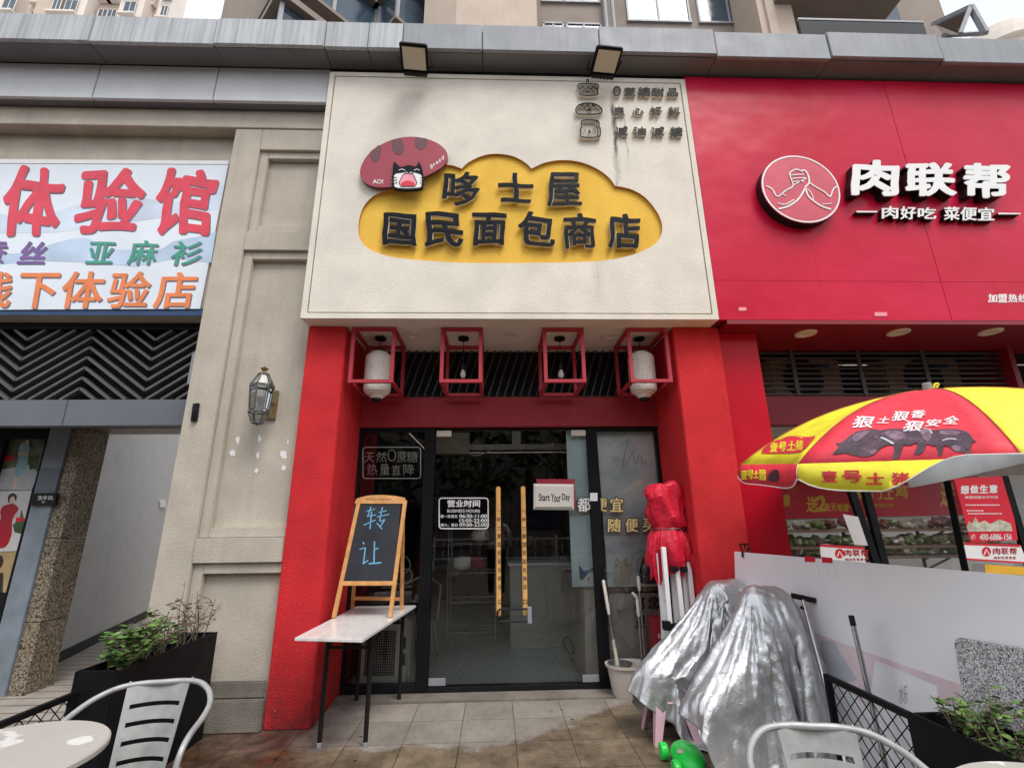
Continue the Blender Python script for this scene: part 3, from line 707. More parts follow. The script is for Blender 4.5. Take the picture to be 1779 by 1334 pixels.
for ch, bx in (('体', (20, 850, 340, 1225)), ('验', (385, 865, 755, 1210)), ('馆', (805, 865, 1130, 1222)), ('麻', (-420, 850, -60, 1225))): bl(ch, bx, 1, 0, M['bred'], .036, .16, .016)
for ch, bx, ink in (('蚕', (-110, 60, 45, 172), M['bpurple']), ('丝', (90, 60, 250, 176), M['bpurple']), ('亚', (442, 62, 600, 176), M['bgreen']), ('麻', (655, 55, 820, 182), M['bgreen']), ('衫', (882, 58, 1045, 185), M['bgreen'])): bl(ch, bx, 1, 400, ink, .018, .2, .006)
for ch, bx in (('线', (-140, 215, 66, 402)), ('下', (110, 222, 318, 406)), ('体', (325, 214, 545, 405)), ('验', (555, 214, 782, 403)), ('店', (790, 218, 1022, 405))): bl(ch, bx, 1, 400, M['borange'], .02, .16, 0)
# ================================================================ the bakery front
def fill(b, outer, holes, y, normal=(0, -1, 0)):          # flat face with holes; returns the hole loops
    bm = b.bm; loops = []; es = []
    for L in [outer]+holes:
        V = [bm.verts.new((p[0], y, p[1])) for p in L]; loops.append(V)
        es += [bm.edges.new((V[i], V[(i+1) % len(V)])) for i in range(len(V))]
    r = bmesh.ops.triangle_fill(bm, use_beauty=True, use_dissolve=False, edges=es, normal=normal)
    return loops
t = thing('bakery_signboard', 'large cream stucco signboard with a sunken yellow cloud above the red shop front', 'signboard', ((XL+XR)/2, YS, ZB))
SB = t
b = MB(); b.box(XL, XR, YS+.05, 5.0, ZB+.004, ZT); b.build('box', M['cream2'], t)
g = .052
ring = [(XL, ZB), (XR, ZB), (XR, ZT), (XL, ZT)]; inn = [(XL+g, ZB+g), (XR-g, ZB+g), (XR-g, ZT-g), (XL+g, ZT-g)]
b = MB()
for i in range(4):
    j = (i+1) % 4; a0, a1, i0, i1 = ring[i], ring[j], inn[i], inn[j]
    b.hexa([(a0[0], YS, a0[1]), (a1[0], YS, a1[1]), (i1[0], YS, i1[1]), (i0[0], YS, i0[1])], [(a0[0], YS+.048, a0[1]), (a1[0], YS+.048, a1[1]), (i1[0], YS+.048, i1[1]), (i0[0], YS+.048, i0[1])])
b.build('border', M['cream'], t)
cz = lambda q: [(620+u/3.294, 230+v/3.294) for u, v in q]
segs = [[(600, 207), (640, 170), (720, 133), (800, 122), (890, 135), (960, 170), (1000, 207)], [(1000, 207), (1080, 172), (1180, 158), (1280, 170), (1370, 205), (1440, 255), (1478, 305)], [(1478, 305), (1570, 325), (1650, 372), (1715, 450), (1745, 520), (1740, 590), (1690, 650), (1550, 708), (1350, 738), (1000, 746), (600, 745), (300, 725), (150, 700), (60, 660), (15, 600), (10, 520), (30, 440), (70, 385), (130, 345), (240, 318)], [(240, 318), (320, 240), (440, 195), (530, 186), (600, 207)]]
cl = []
for s_ in segs: cl += spline(cz(s_), 5)[:-1]
c3 = [at(u, v, y=YS) for u, v in cl]; cloud = [(p.x, p.z) for p in c3]
g2 = g+.012
b = MB(); lp = fill(b, [(XL+g2, ZB+g2), (XR-g2, ZB+g2), (XR-g2, ZT-g2), (XL+g2, ZT-g2)], [cloud], YS+.003)
for L in lp:
    V2 = [b.bm.verts.new(v.co+Vector((0, .045 if L is lp[0] else .033, 0))) for v in L]; b.mi = 1 if L is lp[1] else 0
    for i in range(len(L)): b.face([L[i], L[(i+1) % len(L)], V2[(i+1) % len(L)], V2[i]])
b.build('panel', [M['cream'], M['ochre']], t)
b = MB(); b.prism([(x, YS+.032, z) for x, z in cloud], (0, .004, 0)); b.build('cloud_panel', M['yellow'], t)
# lettering of the cloud: thick black faced letters with cream sides
S = PL(YS+.032)
for ch, bx in (('哆', (490, 245, 705, 440)), ('士', (805, 250, 1010, 425)), ('屋', (1085, 247, 1285, 445)), ('国', (150, 475, 347, 670)), ('民', (390, 468, 612, 675)), ('面', (658, 475, 858, 668)), ('包', (920, 468, 1130, 673)), ('商', (1175, 478, 1365, 685)), ('店', (1430, 482, 1615, 682))):
    q = cz([bx[:2], bx[2:]]); bx2 = (*q[0], *q[1])
    b = MB(); b.text(S, ch, bx2, .031 if ch in '哆屋商' else .039, .026, .048, warp=.018, nib=.55); lt = b.build('letter', M['offwhite'], t)
    b = MB(); b.text(S, ch, bx2, .023 if ch in '哆屋商' else .031, .0485, .0545, warp=.018, nib=.5); b.build('face', M['acryl'], lt)
# the bread emblem
bz = spline(cz([(27, 262), (40, 200), (90, 132), (170, 82), (250, 56), (340, 50), (430, 70), (495, 108), (523, 158), (500, 212), (440, 252), (385, 278), (300, 318), (215, 332), (130, 336), (60, 314)]), 4, True)
S = PL(YS+.003)
em = thing('bread_emblem', 'round maroon bread shaped emblem with a laughing cat face at the cloud edge', 'emblem', tuple(at(702, 330, y=YS)))
b = MB(); b.shape(S, bz, .015, .055, 0, 1); b.build('disc', [M['signred'], M['signred2']], em)
for u, v, w_, h_, r_ in ((115, 140, 30, 55, .15), (240, 100, 34, 54, -.2), (372, 78, 36, 45, .1)):
    q = ell(u, v, w_, h_, 20, rot=r_); q = [(x, max(y, {115: 112, 240: 62, 372: 56}[u]+(x-u)*{115: -.75, 240: -.2, 372: .15}[u])) for x, y in q]
    b = MB(); b.shape(S, cz(q), .0555, .0575); b.build('crust_mark', M['signred2'], em)
b = MB(); b.text(S, 'AO!', (*cz([(98, 292)])[0], *cz([(158, 317)])[0]), .02, .0555, .0575)
for i, ch in enumerate('Bread'):
    u, v = 432+i*15.5, 222-i*13
    b.text(S, ch, (*cz([(u-6.5, v-14 if ch in 'Bd' else v-7)])[0], *cz([(u+6.5, v+11)])[0]), .03, .0555, .0575)
b.build('lettering', M['ltext'], em)
hd = cz(spline([(212, 300), (215, 255), (222, 205), (258, 232), (305, 222), (345, 230), (362, 205), (382, 250), (388, 300), (384, 345), (365, 358), (300, 362), (235, 358), (215, 345)], 4, True))
b = MB(); b.shape(S, hd, .055, .085); ct = b.build('cat_face', M['acryl'], em)
b = MB(); b.shape(S, cz(spline([(222, 298), (230, 275), (270, 268), (305, 262), (340, 268), (372, 278), (380, 300), (376, 340), (360, 350), (300, 354), (240, 350), (224, 338)], 3, True)), .0855, .087); b.build('muzzle', M['white'], ct)
b = MB(); b.shape(S, cz(spline([(300, 270), (330, 275), (352, 320), (342, 342), (300, 347), (262, 342), (252, 320), (275, 275)], 3, True)), .0875, .089); b.build('mouth', M['pink'], ct)
b = MB(); b.shape(S, cz(spline([(300, 312), (335, 325), (336, 340), (300, 344), (266, 340), (267, 325)], 3, True)), .0895, .091); b.build('tongue', M['coral'], ct)
b = MB()
for q in ([(250, 252), (268, 245), (286, 254)], [(335, 254), (350, 245), (366, 252)]): b.stroke(S, cz(q), .007, .0855, .0875)
b.build('eye', M['white'], ct)
b = MB(); b.shape(S, cz(ell(306, 259, 9, 6, 10)), .0875, .09)
for q in ([(285, 268), (298, 272), (306, 264), (314, 272), (330, 268)], [(205, 290), (240, 297)], [(203, 310), (240, 310)], [(208, 332), (242, 322)], [(372, 297), (400, 290)], [(372, 310), (404, 310)], [(370, 322), (398, 336)], [(252, 322), (275, 275), (300, 270), (330, 275), (352, 322), (340, 345), (262, 345), (252, 322)]): b.stroke(S, cz(q), .005, .0895, .092)
b.build('whisker', M['textblack'], ct)
# small raised slogans at the top right
dz_ = lambda q: [(980+u/8.086, 130+v/8.086) for u, v in q]
for ch, bx in (('0', (672, 200, 790, 345)), ('蔗', (830, 220, 995, 345)), ('糖', (1025, 215, 1200, 345)), ('甜', (1218, 225, 1390, 350)), ('品', (1430, 230, 1585, 350)), ('良', (690, 490, 845, 612)), ('心', (945, 505, 1105, 605)), ('好', (1195, 485, 1360, 612)), ('料', (1450, 490, 1615, 622)), ('减', (708, 762, 885, 895)), ('油', (958, 768, 1137, 890)), ('减', (1215, 768, 1395, 895)), ('糖', (1475, 770, 1650, 907))):
    q = dz_([bx[:2], bx[2:]]); b = MB(); b.text(S, ch, (*q[0], *q[1]), .010, 0, .034); lt = b.build('small_letter', M['offwhite'], t)
    b = MB(); b.text(S, ch, (*q[0], *q[1]), .012, .0345, .0375); b.build('face', M['textblack'], lt)
def icon(lines, name):
    b = MB()
    for q, cl_ in lines: b.stroke(S, dz_(spline(q, 4, cl_)), .021, 0, .040, cl_)
    o = b.build(name, M['offwhite'], t); b = MB()
    for q, cl_ in lines: b.stroke(S, dz_(spline(q, 4, cl_)), .014, .039, .0425, cl_)
    b.build('face', M['textblack'], o)
icon([([(205, 178), (320, 172), (445, 178), (468, 205), (462, 240), (430, 245), (400, 205), (380, 240), (350, 248), (325, 210), (300, 245), (270, 245), (245, 205), (225, 242), (190, 238), (182, 205)], True), ([(218, 245), (218, 328), (445, 328), (447, 245)], False), ([(302, 165), (305, 140), (320, 112), (335, 140), (338, 165)], False), ([(290, 285), (325, 295), (350, 285)], False)], 'cake_icon')
icon([([(158, 530), (190, 480), (260, 452), (330, 446), (410, 455), (480, 490), (518, 535), (505, 585), (430, 598), (330, 602), (230, 598), (172, 580)], True), ([(225, 465), (240, 495), (262, 460)], False), ([(300, 452), (318, 495), (340, 452)], False), ([(385, 458), (402, 495), (420, 465)], False), ([(300, 545), (320, 552), (340, 520), (355, 552), (370, 545)], False)], 'loaf_icon')
icon([([(235, 745), (232, 710), (262, 685), (340, 680), (420, 685), (450, 710), (448, 750), (440, 775), (462, 800), (462, 900), (440, 918), (340, 925), (240, 915), (224, 890), (224, 805), (240, 775)], True), ([(420, 683), (462, 692), (482, 725), (476, 765), (495, 800), (495, 890), (470, 915)], False), ([(330, 845), (346, 855), (362, 845)], False), ([(346, 815), (346, 850)], False), ([(282, 815), (290, 822)], False), ([(400, 805), (408, 812)], False)], 'toast_icon')
# floodlights on the parapet
def flood(u, v, lab):
    p = at(u, v, y=3.80); th = thing('floodlight', lab, 'floodlight', tuple(p), 'floodlights over the signboard')
    Mx = Matrix.Rotation(R(-8), 3, 'X') @ Matrix.Rotation(R(4), 3, 'Z')
    b = MB(); b.obox(p, .14, .15, .022, Mx); b.build('housing', M['blackm'], th, bevel=.012)
    b = MB(); b.obox(p+Mx @ Vector((0, -.012, -.0235)), .114, .112, .003, Mx); b.build('diffuser', M['lampface'], th, bevel=.002)
    b = MB(); b.obox(p+Mx @ Vector((0, .138, -.012)), .12, .022, .03, Mx)
    for k in range(6): b.obox(p+Mx @ Vector((-.10+k*.04, .163, -.01)), .004, .01, .03, Mx)
    b.build('driver_box', M['black'], th, bevel=.005)
    b = MB(); b.bar(p+Vector((-.165, 0, .01)), p+Vector((-.165, .17, .09)), .006, .03); b.bar(p+Vector((.165, 0, .01)), p+Vector((.165, .17, .09)), .006, .03); b.bar(p+Vector((-.17, .17, .09)), p+Vector((.17, .17, .09)), .03, .006); b.bar(p+Vector((0, .17, .09)), p+Vector((0, .17, .20)), .03, .006)
    b.build('bracket', M['black'], th)
flood(720, 102, 'black floodlight with a cream face above the bread emblem')
flood(1053, 107, 'black floodlight with a cream face above the small slogans')
# red pillars and lintel
def pillar(x0_, x1_, lab):
    th = tag(MB().box(x0_, x1_, YP, 5.25, 0, ZB+.003).build('stucco_pillar', M['red'], bevel=.008), lab, 'pillar', 'red stucco pillars of the bakery')
pillar(XLO, XLI, 'red stucco pillar between the beige pilaster and the marble table')
pillar(XRI, XRO, 'red stucco pillar behind the folded red gazebo')
b = MB(); b.box(XLI+.001, XRI-.001, 4.90, 5.15, 2.450, 2.772); tag(b.build('lintel_beam', M['redflat'], bevel=.006), 'smooth red lintel beam over the glass shop front', 'beam')
# downlights in the soffit
for u, v, lab in ((717, 581, 'round recessed soffit light nearest the paper lantern over the easel'), (889, 582, 'round recessed soffit light in the middle of the lantern row'), (1058, 584, 'round recessed soffit light nearest the folded gazebo')):
    p = at(u, v, z=ZB); b = MB(); b.lathe((p.x, p.y, ZB-.012), [(.05, .004), (.055, 0), (.075, .002), (.078, .014)], 24); tag(b.build('soffit_light', M['offwhite'], smooth=True), lab, 'ceiling light', 'soffit lights of the bakery')
# louvre of slanted slats
t = thing('slat_louvre', 'black louvre of slanted slats above the red lintel', 'louvre', (.1, 4.8, 2.775))
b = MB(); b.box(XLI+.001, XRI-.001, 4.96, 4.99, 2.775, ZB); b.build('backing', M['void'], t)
b = MB()
for k in range(40):
    x = XLI-.05+k*.085
    xa, xb = x-.06, x+.10
    if xa < XLI+.02 or xb > XRI-.02: continue
    b.bar((xa, 4.93, 2.776), (xb, 4.93, ZB-.002), .014, .05, up=(0, 1, 0))
b.build('slanted_slats', M['slat'], t)
b = MB(); b.box(XLI+.001, XRI-.001, 4.885, 4.898, 2.6, 2.76) if False else b.box(XLI+.001, XRI-.001, 4.905, 4.955, 2.774, 2.79); b.build('rail', M['black'], t)
# lantern frames
FY0, FZ0 = 4.262, 2.745
FY1 = at(640, 690, z=FZ0).y
def lframe(xa, xb, lab):
    th = thing('lantern_frame', lab, 'lantern frame', ((xa+xb)/2, (FY0+FY1)/2, FZ0), 'red lantern frames under the soffit'); w_ = .034
    for x in (xa+w_/2, xb-w_/2):
        for y in (FY0+w_/2, FY1-w_/2): b = MB(); b.bar((x, y, FZ0), (x, y, ZB), w_, w_); b.build('upright', M['redframe'], th, bevel=.002)
    for nm, z in (('bottom_rail', FZ0+w_/2), ('top_rail', ZB-w_/2)):
        for y in (FY0+w_/2, FY1-w_/2): b = MB(); b.bar((xa+w_, y, z), (xb-w_, y, z), w_, w_-.002); b.build(nm, M['redframe'], th, bevel=.002)
        for x in (xa+w_/2, xb-w_/2): b = MB(); b.bar((x, FY0+w_, z), (x, FY1-w_, z), w_-.002, w_-.002); b.build(nm, M['redframe'], th, bevel=.002)
    return (xa+xb)/2, (FY0+FY1)/2
M['redframe'] = mat('red painted timber', (.44, .028, .045), .5, var=.1, vs=12)
fr = []
for (ua, ub, lab) in ((609, 686, 'red open lantern frame over the chalkboard easel'), (765, 838, 'red open lantern frame above the business hours sticker'), (944, 1016, 'red open lantern frame above the cream sign on the door'), (1092, 1164, 'red open lantern frame above the folded red gazebo')):
    fr.append(lframe(at(ua, 564, z=ZB).x, at(ub, 564, z=ZB).x, lab))
for i, lab in ((0, 'white paper lantern hanging in the frame over the easel'), (3, 'white paper lantern hanging in the frame above the gazebo')):
    x, y = fr[i]; zt, zb_ = 3.145, 2.655
    th = thing('paper_lantern', lab, 'lantern', (x, y, zb_), 'paper lanterns of the bakery')
    pr = [(.045, 0)]; n = 22
    for k in range(n+1):
        s_ = k/n; z = .03+s_*(zt-zb_-.05); r_ = .132*min(1, (math.sin(math.pi*min(max(s_, .0), 1))*1.9+.34)**.5 if (s_ < .2 or s_ > .8) else 1)
        pr += [(r_*.985, z), (r_, z+.009)]
    pr += [(.05, zt-zb_)]
    b = MB(); b.lathe((x, y, zb_), pr, 28); b.build('shade', M['paper'], th, smooth=True)
    b = MB(); rr = random.Random(i)
    for c_ in range(11):
        for r_ in range(9):
            a = math.pi*(1.05+c_*.09); z = zt-.11-r_*.034
            if rr.random() < .75:
                pp = [Vector((x+.1345*math.cos(a+q[0]), y+.1345*math.sin(a+q[0]), z+q[1])) for q in [(rr.uniform(-.1, .1), rr.uniform(-.014, .014)) for _ in range(2)]]
                b.tube(pp, .0016, 4)
    b.build('brush_writing', M['iron'], th)
    b = MB(); b.lathe((x, y, zb_-.02), [(.048, 0), (.05, .025), (.03, .026)], 20); b.lathe((x, y, zt-.006), [(.055, 0), (.055, .02), (.02, .022)], 20); b.build('end_ring', M['black'], th)
    b = MB(); b.tube([(x, y, zt+.01), (x, y, ZB-.02)], .004, 6); b.build('cord', M['black'], th)
    b = MB(); b.lathe((x, y, ZB-.024), [(.056, 0), (.056, .02)], 20); b.build('ceiling_rose', M['black'], th)
for i, lab in ((1, 'bare bulb on a black cord in the frame above the hours sticker'), (2, 'bare bulb on a black cord in the frame above the cream sign')):
    x, y = fr[i]; th = thing('pendant_bulb', lab, 'bulb', (x, y, 2.93), 'bare pendant bulbs of the bakery')
    b = MB(); b.lathe((x, y, 2.87), [(.001, 0), (.018, .004), (.028, .022), (.029, .04), (.02, .062), (.016, .08)], 16); b.build('glass', M['bulb'], th, smooth=True)
    b = MB(); b.lathe((x, y, 2.95), [(.019, 0), (.021, .06), (.008, .068)], 14); b.build('socket', M['black'], th)
    b = MB(); b.tube([(x, y, 3.0), (x, y, ZB-.02)], .004, 6); b.build('cord', M['black'], th)
    b = MB(); b.lathe((x, y, ZB-.024), [(.056, 0), (.056, .02)], 20); b.build('ceiling_rose', M['black'], th)
# ---- glass shop front
t = thing('glass_storefront', 'black framed glass shop front with a pair of glass doors', 'storefront', (.1, YD, 0))
xa0, xa1, xb0, xb1 = at(739, 745, y=YD).x, at(752, 745, y=YD).x+.035, at(1018, 745, y=YD).x, at(1033, 745, y=YD).x+.012
for q in ((xa0, xa1, 4.935, 5.01, .018, 2.448), (xb0, xb1, 4.935, 5.01, .018, 2.448), (XLI+.002, XLI+.035, 4.94, 5.0, .09, 2.404), (XRI-.035, XRI-.002, 4.94, 5.0, .09, 2.404)): b = MB(); b.box(*q); b.build('post', M['blackm'], t, bevel=.003)
for q in ((XLI+.002, xa0-.002, 4.94, 5.0, 2.405, 2.448), (xb1+.002, XRI-.002, 4.94, 5.0, 2.405, 2.448), (xa1+.002, xb0-.002, 4.96, 5.0, 2.428, 2.448)): b = MB(); b.box(*q); b.build('header', M['blackm'], t)
for q in ((XLI+.002, xa0-.002, 4.94, 5.01, .018, .088), (xb1+.002, XRI-.002, 4.94, 5.01, .018, .088), (xa1+.002, xb0-.002, 4.935, 5.02, .018, .058)): b = MB(); b.box(*q); b.build('sill', M['black'], t)
b = MB(); b.box(XLI+.036, xa0-.001, 4.968, 4.974, .089, 2.404); b.build('window_pane', M['glass'], t)
b = MB(); b.box(xb1+.001, XRI-.036, 4.968, 4.974, .089, 2.404); b.build('window_pane', M['glass'], t)
xs_ = at(890, 1190, y=YD).x
for xl_, xr_, hx, sd_ in ((xa1+.006, xs_-.003, at(866, 950, y=4.90).x, -1), (xs_+.003, xb0-.006, at(910.5, 950, y=4.90).x, 1)):
    b = MB(); b.box(xl_, xr_, 4.966, 4.976, .065, 2.424); dr = b.build('glass_door', M['glass'], t)
    hz0, hz1 = at(869, 1070, y=4.90).z, at(865, 845, y=4.90).z
    b = MB(); b.box(hx-.0225, hx+.0225, 4.885, 4.905, hz0, hz1); hd_ = b.build('handle', M['woodh'], dr, bevel=.009)
    b = MB()
    S = PL(4.885)
    uh = 868 if sd_ < 0 else 911.5
    for k, ch in enumerate('哆士屋国民面包商店'):
        v = 902+k*14.6; u = uh-1.4+k*.25
        b.text(S, ch, (u-3.2, v-4, u+3.2, v+4), .01, 0, .002)
    b.text(S, '口', (uh+1.2-3.2, 1041, uh+1.2+3.2, 1049), .03, 0, .002); b.stroke(S, [(uh-4.5, 887), (uh+1.8, 887), (uh+1.8, 891)], .004, 0, .002)
    b.build('handle_lettering', M['brownink'], dr)
    b = MB()
    for z in (hz0+.25, hz1-.25): b.tube([(hx, 4.905, z), (hx, 4.966, z)], .01, 8)
    b.build('handle_post', M['steel'], dr)
    xf = xl_ if sd_ < 0 else xr_
    for z0_, z1_ in ((.066, .128), (2.36, 2.423)):
        b = MB(); b.box(min(xf, xf-sd_*.155), max(xf, xf-sd_*.155), 4.955, 4.987, z0_, z1_); b.build('patch_fitting', M['offwhite'] if z0_ > 1 else M['alum'], dr, bevel=.003)
S = PL(4.90); P0, P1 = at(864, 1058, y=4.875), at(920, 1078, y=4.875)
t2 = thing('door_lock', 'black U shaped lock bar threaded through the two wooden door handles', 'lock', (P0.x, 4.875, P1.z))
b = MB(); b.tube([(P1.x-.015, 4.862, P0.z), (P0.x+.02, 4.862, P0.z), (P0.x, 4.862, P0.z-.02), (P0.x, 4.862, P1.z+.025), (P0.x+.02, 4.862, P1.z), (P1.x-.015, 4.862, P1.z)], .009, 8); b.build('shackle', M['black'], t2)
b = MB(); b.box(P1.x-.02, P1.x+.02, 4.845, 4.88, P1.z-.02, P0.z+.02); b.build('lock_body', M['alum'], t2, bevel=.004)
# stickers on the glass
S = PL(4.965)
t2 = thing('hours_sticker', 'white outlined business hours sticker on the glass door', 'sticker', tuple(at(805, 918, y=4.965)))
b = MB(); b.stroke(S, rrect(763, 865, 848, 918, 5), .011, 0, .0015, True); b.build('outline', M['ltext'], t2)
b = MB(); b.text(S, '营业时间', (777, 868, 834, 881), .03, 0, .0015); b.text(S, 'BUSINESS HOURS', (777, 884.5, 834, 890), .012, 0, .0015)
b.text(S, '周一至周五', (765, 894, 795, 899.5), .018, 0, .0015); b.text(S, '06:30-11:00', (798, 893, 846, 899.5), .02, 0, .0015); b.text(S, '15:00-22:00', (798, 900.8, 846, 907), .02, 0, .0015)
b.text(S, '周六、周日', (765, 909, 795, 914.5), .018, 0, .0015); b.text(S, '09:00-22:00', (798, 908, 846, 914.5), .02, 0, .0015); b.build('lettering', M['ltext'], t2)
S = PL(4.99)
t2 = thing('neon_sign', 'unlit neon line sign in a rounded frame behind the window over the easel', 'neon sign', tuple(at(680, 830, y=4.99)))
b = MB(); b.stroke(S, rrect(631, 777, 731, 831, 5), .010, 0, .012, True); b.build('frame_tube', M['ltext'], t2)
b = MB()
for ch, bx in (('天', (634, 786, 650, 803)), ('然', (654, 785, 672, 803)), ('蔗', (690, 784, 707, 803)), ('糖', (707, 784, 726, 803)), ('热', (638, 806, 656, 825)), ('量', (660, 806, 677, 825)), ('直', (681, 808, 696, 825)), ('降', (701, 806, 720, 825))): b.text(S, ch, bx, -.012, 0, .012)
b.stroke(S, ell(681, 791, 6.5, 9.5, 20), .010, 0, .012, True); b.build('letter_tube', M['neon'], t2)
S = PL(4.965)
t2 = thing('slogan_sticker', 'outlined two line slogan sticker on the pane beside the gazebo', 'sticker', tuple(at(1080, 925, y=4.965)))
for ch, bx, ink in (('都', (1003, 864, 1026, 889), 'ltext'), ('便', (1031, 864, 1055, 889), 'goldtext'), ('宜', (1060, 864, 1083, 889), 'goldtext'), ('随', (1056, 900, 1079, 924), 'goldtext'), ('便', (1086, 900, 1109, 924), 'goldtext'), ('买', (1116, 900, 1139, 924), 'goldtext')):
    b = MB(); b.text(S, ch, (bx[0]-2.2, bx[1]-2.2, bx[2]+2.2, bx[3]+2.2), .09, 0, .0012); lt = b.build('letter', M['brownink'], t2)
    b = MB(); b.text(S, ch, bx, .02, 0, .0028); b.build('face', M[ink], lt)
b = MB(); b.shape(PL(4.934), [(1025, 856), (1038, 856), (1038, 870), (1025, 870)], 0, .002); tag(b.build('white_label', M['white']), 'small blank white label stuck on the black door post', 'label')
# cream box sign on the door with a maroon board behind it
S = PL(4.90)
t2 = thing('message_sign', 'cream box sign with black words hanging on the door', 'sign', tuple(at(960, 886, y=4.9)))
o4 = [(927, 840), (997, 841), (997, 886), (927, 885)]; i4 = [(931, 844.5), (993, 845.5), (993, 880), (931, 880)]
L0 = [at(u, v, y=4.925) for u, v in o4]; L1 = [at(u, v, y=4.90) for u, v in o4]; L2 = [at(u, v, y=4.888) for u, v in i4]
b = MB(); b.hexa(L0, L1); b.build('case', M['startsign'], t2)
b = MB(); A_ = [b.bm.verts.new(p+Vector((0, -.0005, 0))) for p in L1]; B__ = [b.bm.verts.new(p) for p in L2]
for i in range(4): b.mi = (0, 0, 1, 0)[i]; b.face([A_[i], A_[(i+1) % 4], B__[(i+1) % 4], B__[i]])  # lower bevel in a darker tone, its shade painted in
b.mi = 0; b.face(B__); b.build('bevelled_face', [M['startsign'], M['startshade']], t2)
b = MB(); S2 = PL(4.888)
for wd, ua, ub in (('Start', 936, 955), ('Your', 957.5, 974), ('Day', 976.5, 990)): b.text(S2, wd, (ua, 857, ub, 872 if wd != 'Start' else 870), .018, 0, .002)
b.build('lettering', M['textblack'], t2)
b = MB(); S2 = PL(4.93); b.shape(S2, [(931, 832), (998, 832), (1000, 883), (945, 884)], 0, .008); o = b.build('maroon_board', M['signred'], bevel=.001); tag(o, 'thin maroon board hanging behind the cream box sign', 'board')
